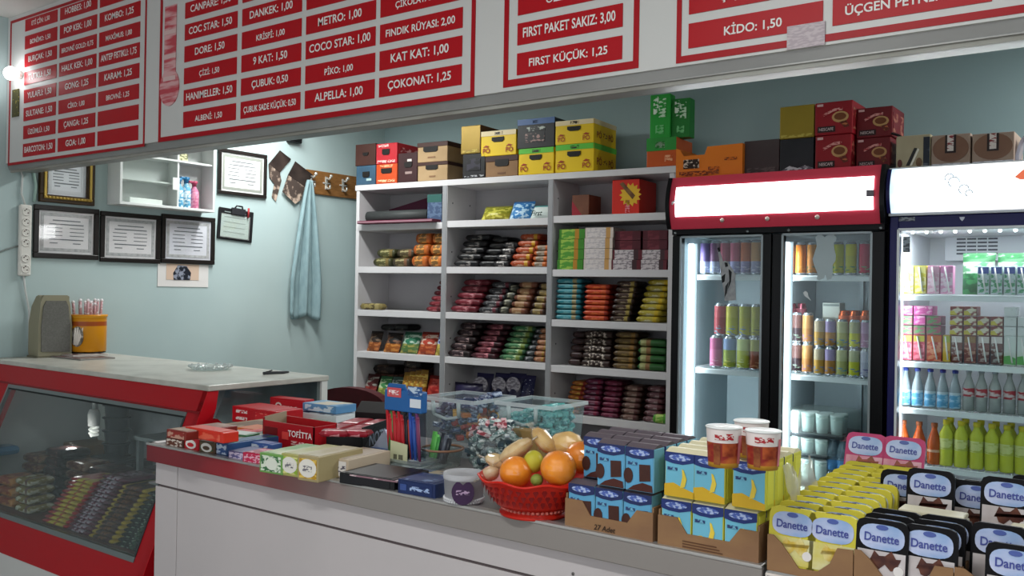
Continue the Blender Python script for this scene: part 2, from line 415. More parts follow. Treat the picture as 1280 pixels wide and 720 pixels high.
# clipboard
a, c, e = at_x(271, 258, XL), at_x(271, 298, XL), at_x(314, 285, XL)
w, h = e.y - a.y, a.z - c.z
t = empty('clipboard', 'black clipboard hanging slightly tilted with papers under plastic', 'clipboard', (XL, a.y, c.z), PI / 2); t.rotation_euler = (0, .06, PI / 2)
MB().box(0, w, -.012, -.002, 0, h, paint('1d1d20', .4), .006).build('board', t)
d = MB().box(.02, w - .04, -.016, -.012, .02, h - .045, paint('c3c8c4', .5)).build('papers', t)
q = MB()
for i in range(5): q.box(.04, w - .07, -.0175, -.016, .05 + i * .034, .056 + i * .034, paint('7c8584', .6))
q.build('print', d)
MB().box(.014, w - .034, -.020, -.018, .014, h - .04, clear('eef4f2', .25, .12)).build('plastic_sleeve', t)
q = MB().box(w * .32, w * .72, -.03, -.012, h - .04, h + .008, paint('2a2a2e', .3), .006); q.tube([(w * .40, -.02, h), (w * .44, -.03, h + .022), (w * .60, -.03, h + .022), (w * .64, -.02, h)], .006, paint('3a3a3e', .25, .8)); q.build('clip', t)
q = MB().tube([(w * .80, -.026, h * .78), (w * .80, -.026, h + .02)], .007, paint('9c2f33', .4)); q.build('pen', t)
# two dark photos pinned askew
SN = mottled('4a3f3a', 'b5a090', 16, .4, (1, 1, 1), .48, .58)
for i, (dark, low, lab) in enumerate((([(349, 188), (363, 199), (349, 216), (335, 205)], [(335, 205), (349, 216), (351, 226), (344, 252), (339, 246), (342, 230), (336, 222)], 'dark pinned snapshot, the one nearer the framed certificate'),
                                      ([(366, 202), (388, 219), (378, 234), (357, 219)], [(357, 219), (378, 234), (373, 250), (366, 255), (350, 240)], 'dark pinned snapshot overlapping the end of hook board'))):
    P = [at_x(x, y, XL) for x, y in dark]; o0 = P[0]
    o = MB().prism([(p.y - o0.y, p.z - o0.z) for p in P], 'x', .006 + i * .02, .009 + i * .02, mottled('2a2321', '3d332f', 12, .4)).build('snapshot', None, (XL, o0.y, o0.z))
    tag(o, lab, 'picture')
    P = [at_x(x, y, XL) for x, y in low]
    MB().prism([(p.y - o0.y, p.z - o0.z) for p in P], 'x', .005 + i * .02, .008 + i * .02, SN).build('figures_print', o)
# hook board
a, c, e = at_x(381, 211.5, XL), at_x(381, 241.5, XL), at_x(462, 235, XL)
w, h = e.y - a.y, a.z - c.z
rack = empty('coat_rack', 'brown wooden hook board on the wall holding a towel', 'coat rack', (XL, a.y, c.z), PI / 2)
MB().box(0, w, -.022, -.001, 0, h, mottled('8d6238', '7b532c', 6, .4, (3, 1, 12)), .005).build('board', rack)
HK = paint('d6d3cc', .25, .6)
hooks = [.04, .19, .36, .53]
for x in hooks:
    k = MB().box(x - .012, x + .012, -.028, -.022, h * .25, h * .8, HK, .003)
    k.tube([(x, -.026, h * .72), (x, -.06, h * .68), (x, -.075, h * .78)], .008, HK); k.ball((x, -.077, h * .80), .013, HK, 8)
    k.tube([(x, -.026, h * .36), (x, -.05, h * .26), (x, -.066, h * .30), (x, -.07, h * .42)], .008, HK)
    k.tube([(x - .035, -.03, h * .52), (x, -.026, h * .5), (x + .035, -.03, h * .52)], .006, HK)
    k.build('hook', rack)
# towel on the second hook: gathered at the top, falling in folds
TW = mottled('90a9ae', '80999f', 40, .95, (1, 1, .3), .3, .7, bump=.3)
ya, yb, zt, zb = at_x(356, 395, XL).y, at_x(397, 395, XL).y, at_x(378, 226, XL).z, at_x(376, 397, XL).z
yc = at_x(379, 230, XL).y
def towel(u, v):
    z = zt + (zb - zt) * v - (.02 * math.sin(u * 9) * v)
    sp = .10 + .90 * min(1, v * 1.35) ** .8
    mid = yc + ((ya + yb) / 2 - yc) * v
    y = mid + (u - .5) * (yb - ya) * sp
    d = .035 + .022 * math.sin(u * 15 + v * 1.5) * (.5 + v * .5) + .012 * math.sin(u * 31) + .03 * (1 - v)
    if u < .35: z += (.35 - u) * .05 * v
    return (XL + d, y, z)
m = MB().grid(towel, 36, 30, TW)
tw = m.build('towel')
sm = tw.modifiers.new('thickness', 'SOLIDIFY'); sm.thickness = .007
tag(tw, 'pale blue towel hanging from the hook board in long folds', 'towel')
# white wall cabinet with sliding glass
a, c, e = at_x(150, 185, XL + .0), at_x(150, 254.8, XL + .0), at_x(269, 267, XL)
DP = .14
y0, y1 = at_x(150, 230, XL + DP).y, at_x(269, 230, XL + DP).y
z0 = at_x(150, 254.8, XL + DP).z; z1 = at_x(270, 184, XL + DP).z
w, h = y1 - y0, z1 - z0
WHT = paint('d3d6d5', .45)
cab = empty('wall_cabinet', 'white wall cabinet with sliding glass doors, partly behind the price board', 'cabinet', (XL, y0, z0), PI / 2)
m = MB(); T = .016
for q in ((0, w, -DP, 0, 0, T), (0, w, -DP, 0, h - T, h), (0, T, -DP, 0, T, h - T), (w - T, w, -DP, 0, T, h - T), (T, w - T, -.012, 0, T, h - T)): m.box(*q, WHT, .002)
m.build('body', cab)
MB().box(w * .60, w * .60 + .012, -DP + .02, -.012, T, h - T, WHT).build('partition', cab)
MB().box(T, w - T, -DP + .012, -.012, h * .70, h * .70 + .012, WHT).build('shelf', cab)
MB().box(T, w * .60, -DP + .02, -.012, h * .36, h * .36 + .01, WHT).build('shelf', cab)
MB().box(T, w * .57, -DP + .002, -DP + .005, T, h * .70, clear('fbfdfc', .12)).build('glass_door', cab)
MB().box(w * .53, w * .60, -DP - .004, -DP + .006, h * .28, h * .46, paint('e6e8e6', .3)).build('finger_pull', cab)
def cabp(x, y, z): return (XL - y, y0 + x, z0 + z)
def sprayer(label, x, cols, hh):
    t = empty('spray_bottle', label, 'bottle', cabp(x, -.075, T + .001), PI / 2)
    MB().lathe([(.026, 0), (.030, .006), (.030, hh * .62), (.014, hh * .76), (.012, hh * .82)], printed(cols[0], cols[1], 30, .5), 14).build('bottle', t)
    m = MB().lathe([(.014, hh * .80), (.014, hh * .88), (.018, hh * .90), (.018, hh)], paint(cols[2], .35), 12); m.box(-.045, .02, -.012, .012, hh * .92, hh, paint(cols[2], .35), .004); m.build('trigger', t)
sprayer('blue spray bottle in the wall cabinet beside the pink one', w * .66, ('4f93b8', 'c8dfe6', '3f7fa8'), .19)
sprayer('blue bottle behind the pink sprayer, against the cabinet wall', w * .74, ('5e9fc0', 'd5e3ea', '2f6f9a'), .20)
sprayer('pink spray bottle in the wall cabinet', w * .83, ('c06a8c', 'd890a8', 'a03f5a'), .18)
q = MB().box(-.04, .04, -.03, .03, 0, .05, printed('6a6f52', 'c9c7a0', 40, .5), .003); o = q.build('small_box', None, cabp(w * .67, -.07, h * .70 + .0125), PI / 2); tag(o, 'small green printed box on upper shelf of the wall cabinet', 'box')
q = MB().box(-.11, .11, -.03, .03, 0, .035, paint('f1f3f1', .5), .004); o = q.build('paper_stack', None, cabp(w * .30, -.07, T), PI / 2); tag(o, 'stack of white paper lying in the wall cabinet behind glass', 'paper')
# power strip with its leads
a, c = at_x(30, 256, XL), at_x(30, 345, XL)
ps = empty('power_strip', 'white six-outlet power strip fixed upright on the wall', 'power strip', (XL, a.y, c.z), PI / 2)
hh = a.z - c.z
PW = paint('d9d6d0', .4)
MB().box(-.034, .034, -.03, -.002, 0, hh, PW, .01).build('body', ps)
for i in range(6):
    zz = hh * (.10 + .145 * i) + (.03 if i > 1 else 0)
    m = MB(); m.lathe([(.022, 0), (.024, .003), (.020, .0035), (.018, .001)], PW, 16, M=Matrix.Translation((0, -.030, zz)) @ Matrix.Rotation(PI / 2, 4, 'X'))
    for dx, dz in ((-.009, .006), (.009, -.006), (0, .014)): m.tube([(dx, -.0305, zz + dz), (dx, -.0325, zz + dz)], .0036, paint('3a2020', .5), 8)
    m.build('socket', ps)
CB = paint('c6c8c6', .5)
p0 = at_x(26, 222, XL)
MB().tube([(0, -.012, hh), (-.02, -.01, hh + .06), (-.015, -.008, hh + .16), (-.06, -.008, hh + .30)], .006, CB).build('lead', ps)
MB().tube([(0, -.012, 0), (.01, -.012, -.08), (.035, -.01, -.2), (.04, -.01, -.45)], .006, CB).build('lead', ps)
MB().tube([(-.03, -.012, hh * .42), (-.1, -.01, hh * .36), (-.22, -.008, hh * .2), (-.4, -.008, hh * .1)], .005, paint('7b8280', .5)).build('lead', ps)
MB().tube([(.05, -.01, hh + .02), (.06, -.01, hh + .11), (.04, -.008, hh + .2)], .009, paint('9bb5ac', .5)).build('lead', ps)

# ================================================================ red display case
CRED = paint('a30f1a', .28); CREDB = paint('b8141f', .25); STEEL = paint('8d9192', .3, .8); MARB = mottled('bdbbb3', 'a6a49c', 7, .3, (1, 1, 1), .42, .7)
CX0, CX1 = -5.235, -3.275                     # left and right ends
YF, YBK, ZT = 2.315, 2.97, 1.10
case = empty('display_case', 'red glass-fronted display case with pale marble top and wrapped biscuits inside', 'display case', ((CX0 + CX1) / 2, 2.6, 0))
ox, oy = (CX0 + CX1) / 2, 2.6
def cb(m, x0, x1, y0, y1, z0, z1, mt, bev=0): return m.box(x0 - ox, x1 - ox, y0 - oy, y1 - oy, z0, z1, mt, bev)
def slope(z): return 2.31 - (1.075 - z) * .40   # y of the leaning front at height z
m = MB(); cb(m, CX0, CX1 + .015, YF - .01, YBK, ZT - .024, ZT, MARB, .004); m.build('top', case)
def slab(m, x0, x1, za, zb, th, mt, off=0.0):
    pts = [(slope(za) - off - oy, za), (slope(zb) - off - oy, zb), (slope(zb) - off + th - oy, zb), (slope(za) - off + th - oy, za)]
    return m.prism(pts, 'x', x0 - ox, x1 - ox, mt)
m = MB(); slab(m, CX0, CX1, .985, 1.076, .05, CRED); slab(m, CX0, CX1, .985, .992, .02, paint('7c0c15', .3), .006); m.build('fascia', case)
m = MB(); slab(m, CX0, CX1, .27, .405, .05, CRED); m.build('lower_band', case)
m = MB(); slab(m, CX1 - .085, CX1, .405, .985, .05, CRED); m.build('front_post', case)
m = MB(); slab(m, CX0, CX0 + .30, .405, .985, .05, CRED); m.build('front_post', case)
ZG0, ZG1, XG0, XG1 = .405, .985, CX0 + .30, CX1 - .085
m = MB()
slab(m, XG0, XG1, .968, .985, .018, STEEL, .004); slab(m, XG0, XG1, .405, .425, .018, STEEL, .004); slab(m, XG0, XG0 + .016, .425, .968, .018, STEEL, .004); slab(m, XG1 - .010, XG1, .425, .968, .018, paint('3a3d3f', .4), .004)
slab(m, XG0, XG1, .960, .968, .02, paint('1d1f20', .5), 0)
m.build('glass_frame', case)
m = MB(); slab(m, XG0 + .016, XG1 - .01, .425, .968, .004, clear('eef2f2', .16, .05, 'b5bcbe'), -.004); m.build('front_glass', case)  # faint milkiness colours in the hazy reflections and dust on the pane
# right end: red corner post, glass, white back post
XE = CX1
m = MB()
m.prism([(slope(1.076) - oy, 1.076), (slope(.27) - oy, .27), (slope(.27) + .10 - oy, .27), (slope(1.0) + .07 - oy, 1.0), (slope(1.03) + .07 - oy, 1.076)], 'x', XE - .03 - ox, XE + .004 - ox, CREDB)
m.prism([(slope(.5) - oy, .27), (YBK - oy, .27), (YBK - oy, .82), (2.52 - oy, .82), (2.36 - oy, .955), (slope(.955) + .06 - oy, .955), (slope(.27) + .08 - oy, .27)], 'x', XE - .026 - ox, XE + .002 - ox, CREDB)
cb(m, XE - .03, XE + .004, YBK - .035, YBK, .27, 1.076, paint('d8d8d5', .4)); m.build('end_panel', case)
MB().prism([(2.41 - oy, 1.072), (2.36 - oy, .96), (2.52 - oy, .825), (YBK - .035 - oy, .825), (YBK - .035 - oy, 1.072)], 'x', XE - .014 - ox, XE - .010 - ox, clear('e4eaea', .16)).build('end_glass', case)
m = MB(); cb(m, CX0, CX1, YBK - .03, YBK - .005, .27, ZT - .024, mottled('b4babd', '868c90', 4, .3, (1, 1, 1), .35, .65)); m.build('back_panel', case)
m = MB(); cb(m, CX0, CX0 + .02, 2.05, YBK - .03, .27, ZT - .03, paint('b9bdbd', .5)); m.build('side_panel', case)
m = MB(); cb(m, CX0 + .02, CX1 - .03, 2.07, YBK - .03, .395, .415, paint('6b4238', .5)); m.build('shelf_floor', case)
m = MB(); m.prism([(1.992 - oy, .0), (1.992 - oy, .27), (YBK - oy, .27), (YBK - oy, 0)], 'x', CX0 - ox, CX1 - ox, paint('c9c8c6', .45)); m.build('base', case)
# lamp hanging inside the case
lp = at_y(118, 500, 2.60)
t = empty('case_lamp', 'white compact fluorescent bulb hanging inside the display case', 'lamp', (lp.x, 2.60, .74))
MB().tube([(0, 0, .10), (0, 0, .335)], .010, paint('d5d7d5', .4), 10).build('stem', t)
MB().lathe([(.018, .012), (.030, .016), (.032, .075), (.026, .10), (.018, .105)], paint('e2e2df', .4), 16).build('socket', t)
sp = [(.020 * math.cos(a * .7), .020 * math.sin(a * .7), .010 - a * .0022) for a in range(24)]
MB().tube(sp, .0075, paint('f0f0ea', .4, 0, .35), 8).build('spiral_tube', t)
pl = bpy.data.lights.new('case_fill_light', 'POINT'); pl.energy = .8; pl.shadow_soft_size = .03; pl.color = (1, .98, .94)  # fill light added to brighten the goods inside the case
plo = bpy.data.objects.new('case_fill_light', pl); plo.location = (lp.x, 2.48, .66); COL.objects.link(plo)
# things stored inside
dp = at_y(142, 560, 2.80)
m = MB()
for i in range(7): m.lathe([(.060, i * .072), (.066, i * .072 + .058), (.078, i * .072 + .063), (.078, i * .072 + .069), (.060, i * .072 + .072)], mottled('2f3336', '3d4245', 8, .3), 16)
tag(m.build('reflection_column', None, (dp.x + .03, 2.80, .4155)), 'tall dark ridged column inside the display case, built for a reflection', 'cups')  # solid ridged column added in place of a dark reflection in the case
pp = at_y(134, 540, 2.86)
m = MB(); pts = [(-.09, 0), (.06, 0)] + [(.06 + (.018 if i % 2 else 0), .05 + i * .05) for i in range(11)] + [(-.09, .6)]
m.prism(pts, 'y', -.008, .008, mottled('ccd5d0', 'bcc7c2', 5, .5)); tag(m.build('white_tray', None, (pp.x, 2.86, .4155)), 'pale upright tray with a scalloped edge inside the display case', 'tray')

# generic flow-wrapped pack: pillow with crimped ends, printed patch on its front
_pk = {}
def pack_mesh(L, D, H, wrap, patch, accent=None, p0=.2, p1=.68, boxy=False):
    k = (round(L, 3), round(D, 3), round(H, 3), wrap.name, patch.name, accent.name if accent else '', p0, boxy)
    if k in _pk: return _pk[k]
    m = MB(); accent = accent or wrap
    if boxy:
        t = [0, p0, p1, p1 + .16, 1]
        for i in range(4):
            mt = (wrap, patch, accent, wrap)[i]
            m.box(t[i] * L, t[i + 1] * L, 0, D, 0, H * .97, mt, 0 if 0 < i < 3 else 0)
        me = m.mesh('carton'); _pk[k] = me; return me
    xs = [0, .03, .04, .075, p0, p0 + .001, p1, p1 + .001, p1 + .16, p1 + .161, .925, .96, .97, 1.0]
    hs = [.12, .12, .4, .9, 1, 1, 1, 1, 1, 1, .9, .4, .12, .12]
    n = 12; rows = []
    for x, h in zip(xs, hs):
        ring = []
        for j in range(n):
            a = 2 * PI * (j + .5) / n; c, s_ = math.cos(a), math.sin(a)
            yy = D / 2 + D / 2 * math.copysign(abs(c) ** .40, c) * (1 if h > .3 else .94)
            zz = H / 2 + H / 2 * .98 * math.copysign(abs(s_) ** .42, s_) * h
            ring.append(m.bm.verts.new((x * L, yy, zz)))
        rows.append(ring)
    for i in range(len(xs) - 1):
        mt = patch if p0 <= xs[i] + .0005 and xs[i + 1] <= p1 + .002 else accent if p1 < xs[i] + .0005 < p1 + .16 else wrap
        ix = m.mi(mt)
        for j in range(n):
            f = m.bm.faces.new((rows[i][j], rows[i + 1][j], rows[i + 1][(j + 1) % n], rows[i][(j + 1) % n])); f.material_index = ix; f.smooth = True
    m.bm.faces.new(rows[0]); m.bm.faces.new(rows[-1])
    me = m.mesh('wrapped_pack'); _pk[k] = me; return me
def pack_stack(what, where, grp, cat, pos, rz, n, L, D, H, mats, step=(0, 0), boxy=False, jit=.006, name='biscuit_pack', p=(.2, .68)):
    """n packs on top of each other; step = shift along and back per layer"""
    me = pack_mesh(L, D, H, *mats, p0=p[0], p1=p[1], boxy=boxy)
    c, s = math.cos(rz), math.sin(rz)
    for i in range(n):
        jx = (random.random() - .5) * jit; jy = (random.random() - .5) * jit
        du, dv = step[0] * i + jx, step[1] * i + jy
        o = put(me, name, None, (pos[0] + c * du - s * dv, pos[1] + s * du + c * dv, pos[2] + i * H), rz)
        tag(o, '%s, %s, %s' % (what, layer(i, n), where), cat, grp)
# stacks of biscuits behind the slanted glass
SIL = printed('7a2230', 'c7bcc0', 30, .58)
def case_stack(what, px0, px1, pyb, pyt, n, mats):
    z0 = .4155
    a = at_y(px0, pyb, 2.14); e = at_y(px1, pyb, 2.14)
    top = at_y(px0, pyt, 2.22); H = max(.018, (top.z - z0) / n)
    pack_stack(what, 'in the display case', what + 's in the display case', 'biscuits', (a.x, 2.10, z0), 0, n, e.x - a.x, .17, H, mats, (.004, .011))
case_stack('red and yellow wrapped biscuit', 62, 95, 672, 606, 11, (paint('a8202a', .3), printed('b3202b', 'd9c24a', 22, .55, .3), paint('c9b040', .3)))
case_stack('purple and silver wrapped biscuit', 93, 124, 690, 600, 13, (paint('5e1f38', .3), printed('6a2340', 'b9a7b5', 34, .53, .25), None))
case_stack('brown and gold wrapped biscuit', 120, 152, 700, 622, 12, (paint('c2a63c', .3), printed('3b1b18', '8a5a3a', 40, .55, .3), paint('4a1a1c', .3)))
case_stack('black and green wrapped biscuit', 153, 180, 706, 612, 12, (paint('20241f', .25), printed('1d231f', '9fb09a', 34, .62, .2), paint('31503a', .25)))
def loose(name, label, cat, px, py, y, L, D, H, mats, rz=0, z=None, tilt=0):
    p = at_y(px, py, y); me = pack_mesh(L, D, H, *mats)
    o = put(me, name, None, (p.x, y, p.z if z is None else z), rz); o.rotation_euler = (tilt, 0, rz)
    return tag(o, label, cat)
BR = printed('5b2c22', '8f6a52', 24, .5, .3); GO = printed('8d7a44', 'd2cdb5', 20, .5, .25); OR = printed('9b4326', 'c98a4c', 22, .5, .3)
for i in range(3):
    loose('biscuit_pack', 'orange-brown wrapped biscuit pack at far left of the display case, ' + layer(i, 3), 'biscuits', 6, 0, 2.12 + .012 * i, .17, .14, .045, (OR, OR), 0, .4155 + i * .045)
for i in range(4):
    loose('biscuit_pack', 'gold wrapped pack beside the red and yellow biscuits, ' + layer(i, 4), 'biscuits', 30, 0, 2.11 + .012 * i, .13, .13, .038, (GO, GO, BR), .05, .4155 + i * .038)
loose('sweet_bag', 'bright blue sweet bag at far left edge of the display case', 'sweets', -6, 0, 2.30, .12, .12, .05, (paint('3f86b5', .3), printed('3f86b5', '7fb4d5', 25, .5)), 0, .575)
DK = printed('3a2226', '75504c', 26, .52, .3)
for px, y, n, wd, mt in ((24, 2.36, 4, 'dark brown wrapped pack behind the orange-brown ones', (BR, BR)), (50, 2.38, 5, 'plum wrapped pack behind the gold ones', (paint('2a1a1c', .3), DK)), (77, 2.40, 4, 'brown wrapped pack behind the red and yellow biscuits', (BR, BR)), (106, 2.40, 4, 'dark red wrapped pack below the hanging bulb', (paint('3a1418', .3), DK)), (146, 2.44, 3, 'black wrapped pack behind the brown and gold biscuits', (paint('1a1618', .3), DK))):
    p = at_y(px, 600, y); pack_stack(wd, 'in the case', wd + 's in the display case', 'biscuits', (p.x, y, .4155), 0, n, .19, .15, .048, mt, (.002, .004))
for i, (px, y, lab) in enumerate(((78, 2.68, 'wide brown carton at the back of the display case, far left'), (112, 2.56, 'wide black carton at the back of the case, beside the brown carton'), (141, 2.62, 'black carton below the bulb inside the display case'), (176, 2.62, 'dark red carton at the back of the case near its right end'))):
    p = at_y(px, 600, y)
    m = MB().box(0, .24 if i < 2 else .18, 0, .22 if i == 0 else .12, 0, (.19, .19, .18, .17)[i], (mottled('8a6534', '7b592c', 5, .5), paint('17181a', .4), paint('1c1b1d', .4), printed('3d1a1a', '8c6a3c', 20, .6))[i], .004)
    m.box(.02, .18, -.0015, 0, .05, .12, (paint('9c7a3d', .5), paint('26282b', .4), paint('2b2b2e', .4), paint('6d2a26', .4))[i])
    tag(m.build('carton', None, (p.x, y, .4155)), lab, 'box')
pz = at_y(35, 560, 2.5)
# silver packs seen through the end glass
for i in range(4):
    o = put(pack_mesh(.16, .13, .05, printed('6d7274', 'c3c9ca', 20, .5, .2), printed('7d8284', '4a4e52', 22, .5, .2)), 'biscuit_pack', None, (-3.5, 2.45 + .12 * i, .80), .3 * (-1) ** i)
    tag(o, 'silver foil pack seen through the end glass of the case, %s from the front' % ['first', 'second', 'third', 'last'][i], 'biscuits', 'foil packs behind the end glass')
m = MB(); m.box(-4.0, -3.31, 2.42, 2.93, .78, .797, paint('9aa0a0', .3)); 
for x in (-3.98, -3.33):
    for y in (2.44, 2.90): m.box(x - .012, x + .012, y - .012, y + .012, .4155, .78, paint('6e7374', .4))
o = m.build('inner_shelf', None); tag(o, 'small grey shelf inside the right end of the display case', 'shelf')

# ---------------------------------------------------------------- on top of the case
def monitor():
    """its back to the wall, its front turned to the customer side"""
    P = at_z(46, 447.5, ZT); wd = at_x(88, 440, P.x).y - P.y; dp = min(P.x - at_y(22, 440, P.y).x, P.x - XL - .03); h = at_x(60, 369, P.x).z - ZT
    t = empty('speaker', 'old beige desktop speaker with grey front standing on the display case', 'speaker', (P.x, P.y, ZT), PI / 2)
    BG = paint('8b8671', .55)
    prof = [(.0, .0), (dp * .9, .0), (dp, h * .10), (dp, h * .55), (dp * .75, h * .82), (dp * .35, h * .98), (.02, h), (0, h * .98)]
    MB().prism(prof, 'x', .012, wd - .012, BG).build('body', t)
    m = MB(); f = [(0, .01), (wd, .01), (wd * 1.0, h * .5), (wd * .93, h * .86), (wd * .84, h), (wd * .14, h), (wd * .05, h * .9), (0, h * .5)]
    m.prism(f, 'y', -.014, .004, BG); m.build('bezel', t)
    f2 = [(wd * .08, h * .10), (wd * .93, h * .08), (wd * .93, h * .5), (wd * .86, h * .82), (wd * .79, h * .91), (wd * .20, h * .91), (wd * .12, h * .82), (wd * .07, h * .5)]
    MB().prism(f2, 'y', -.020, -.014, mottled('6b6a66', '605f5b', 120, .8)).build('grille', t)
    MB().box(.0, wd, -.012, dp * .9, 0, .010, paint('6f6b5a', .6)).build('foot', t)
monitor()
# papers and booklets under the jar
for i, (x0, x1, yb, zz, lab, colr, rz) in enumerate(((42, 175, 445, 0, 'lowest grey booklet of the flat pile under the orange jar', '8d8a86', .02), (48, 160, 443, .008, 'pale magazine in the middle of the flat pile under the orange jar', 'c2bbb6', -.05), (44, 100, 440, .015, 'folded paper on top of the pile beside the beige speaker', 'b5a79e', .18))):
    a = at_z(x0, yb, ZT); e = at_z(x1, yb, ZT)
    m = MB().box(0, (e - a).length * .82, 0, .20, 0, .0075, paint(colr, .5), .001); m.box(.004, (e - a).length * .8, -.001, .196, .0076, .0079, printed(colr, '5f4a48', 14, .42, .5))
    tag(m.build('magazine', None, (a.x, a.y + .015, ZT + zz + .0005), rz), lab, 'magazine', 'papers on the display case')
a = at_z(110, 447, ZT)
jw = radius(45, a); jy = a.y + jw * .8; jc = at_y(110, 430, jy).x
zt = at_y(110, 393, jy).z
jar = empty('jar', 'orange tin jar full of wrapped sticks on the display case', 'jar', (jc, jy, ZT + .024))
Hh = zt - ZT - .024
OG = paint('cf8a1c', .3)
MB().lathe([(jw * .9, 0, OG), (jw * .97, .006, OG), (jw * .97, Hh * .70, paint('9c4a1e', .3)), (jw * .97, Hh * .82, OG), (jw * .97, Hh * .93, paint('e0a637', .3)), (jw * 1.02, Hh * .95, OG), (jw * 1.02, Hh)], OG, 28).build('body', jar)
m = MB(); m.lathe([(.001, 0), (.045, 0), (.001, .0)], paint('e9e3da', .4), 16, M=Matrix.Translation((jw * .45, -jw * .885, Hh * .42)) @ Matrix.Rotation(.45, 4, 'Z') @ Matrix.Rotation(PI / 2, 4, 'X') @ Matrix.Diagonal((.9, 1.3, 1, 1)))
for i in range(4): m.tube([(jw * (.35 + i * .07), -jw * .965 - .002 + .02 * (.1 * i), Hh * .2), (jw * (.40 + i * .08), -jw * .94 - .002 + .035 * i * .3, Hh * .66)], .006, paint('ded6cc', .4), 6)
m.build('printed_picture', jar)
for i in range(15):
    an = i * 2.4; r = jw * (.25 + .5 * ((i * 7) % 10) / 10)
    m = MB().tube([(r * math.cos(an), r * math.sin(an), Hh * .7), (r * 1.15 * math.cos(an), r * 1.15 * math.sin(an), Hh + .055 + .012 * (i % 3))], .008, printed('d9cfd2', 'b98f92', 40, .4, .3), 7)
    m.ball((r * 1.15 * math.cos(an), r * 1.15 * math.sin(an), Hh + .058 + .012 * (i % 3)), .010, paint('e3dce0', .3), 7); m.build('wrapped_stick', jar)
# black lid that the jar stands on
m = MB().lathe([(jw * .85, 0), (jw * .95, .004), (jw * .95, .007), (jw * .8, .008)], paint('151515', .4), 24); tag(m.build('dark_lid', None, (jc, jy, ZT + .0157)), 'black round lid lying under the orange jar', 'lid')
# glass ashtray and pen
g = at_z(263, 462, ZT)
m = MB().lathe([(.0, .004), (.07, .004), (.085, .016), (.105, .022), (.107, .019), (.09, .006), (.08, 0), (0, 0)], clear('e6ecec', .5, .12), 28)
for i in range(14): m.ball((.1 * math.cos(i * PI / 7), .1 * math.sin(i * PI / 7), .019), .008, clear('e9efef', .6, .25), 6)
tag(m.build('glass_ashtray', None, (g.x, g.y + .0, ZT + .0005)), 'round clear glass ashtray lying on the marble top', 'ashtray')
a, e = at_z(329, 468.5, ZT), at_z(361, 467, ZT)
dv = e - a; m = MB().tube([(0, 0, 0), (dv.length * .8, 0, 0), (dv.length, 0, 0)], [.007, .007, .004], paint('3b3d3f', .35), 10); m.tube([(0.0, 0, .002), (.045, 0, .012)], .003, paint('2a2b2d', .4), 6)
tag(m.build('pen', None, (a.x, a.y, ZT + .0075), math.atan2(dv.y, dv.x)), 'dark grey pen lying on the marble top near the glass ashtray', 'pen')

# ================================================================ white counter
KX0, KX1, KY0, KY1, KZ = -2.965, -.70, 1.85, 2.62, .95
LAM = mottled('c2babb', 'bbb4b5', 2, .42); SEAM = paint('5b5152', .5)
ctr = empty('shop_counter', 'long white shop counter with a red and grey edge strip', 'counter', ((KX0 + KX1) / 2, 2.2, 0))
ox, oy = (KX0 + KX1) / 2, 2.2
m = MB(); m.box(KX0 - ox, KX1 - ox, KY0 + .008 - oy, KY1 - oy, KZ - .022, KZ, mottled('6f6a6a', '8a8686', 4, .3)); m.build('worktop', ctr)
# front edge strip: its colour runs from dark red to grey towards the right
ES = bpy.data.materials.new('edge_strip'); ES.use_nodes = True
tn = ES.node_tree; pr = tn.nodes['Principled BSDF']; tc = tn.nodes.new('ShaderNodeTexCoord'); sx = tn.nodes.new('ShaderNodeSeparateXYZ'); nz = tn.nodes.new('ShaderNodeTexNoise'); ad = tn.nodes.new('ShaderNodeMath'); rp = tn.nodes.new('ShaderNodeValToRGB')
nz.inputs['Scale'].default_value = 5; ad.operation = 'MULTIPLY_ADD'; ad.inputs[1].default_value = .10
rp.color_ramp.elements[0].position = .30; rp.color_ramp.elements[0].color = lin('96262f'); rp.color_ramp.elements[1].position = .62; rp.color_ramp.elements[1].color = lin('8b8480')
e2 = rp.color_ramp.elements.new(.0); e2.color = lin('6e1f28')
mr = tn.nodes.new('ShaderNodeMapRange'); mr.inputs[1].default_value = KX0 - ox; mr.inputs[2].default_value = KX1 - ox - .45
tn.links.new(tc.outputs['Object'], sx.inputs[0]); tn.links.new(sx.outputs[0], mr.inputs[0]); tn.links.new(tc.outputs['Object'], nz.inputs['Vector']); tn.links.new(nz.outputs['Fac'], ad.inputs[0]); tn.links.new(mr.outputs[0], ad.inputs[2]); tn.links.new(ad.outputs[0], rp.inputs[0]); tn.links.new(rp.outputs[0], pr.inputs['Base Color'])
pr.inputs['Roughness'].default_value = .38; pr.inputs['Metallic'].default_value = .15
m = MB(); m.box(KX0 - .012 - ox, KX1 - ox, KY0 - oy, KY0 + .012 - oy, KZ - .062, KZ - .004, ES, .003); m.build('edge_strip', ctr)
m = MB(); m.box(KX0 - .014 - ox, KX1 - ox, KY0 - .002 - oy, KY0 + .024 - oy, KZ - .005, KZ + .003, paint('b5b2b0', .3, .6), .002); m.box(KX0 - .014 - ox, KX0 + .01 - ox, KY0 - oy, KY1 - oy, KZ - .005, KZ + .003, paint('c9c6c6', .3, .4), .002); m.build('metal_rim', ctr)
YP = KY0 + .022
sx1 = at_y(221, 640, YP).x; zs = at_y(197, 606, YP).z; zs2 = at_y(560, 700, YP).z
xe = at_y(890, 715, YP).x
xs = [KX0 + .012, sx1, xe, KX1]
m = MB(); m.box(KX0 + .016 - ox, KX1 - ox, YP + .004 - oy, KY1 - .01 - oy, .0, KZ - .022, SEAM); m.build('carcass', ctr)
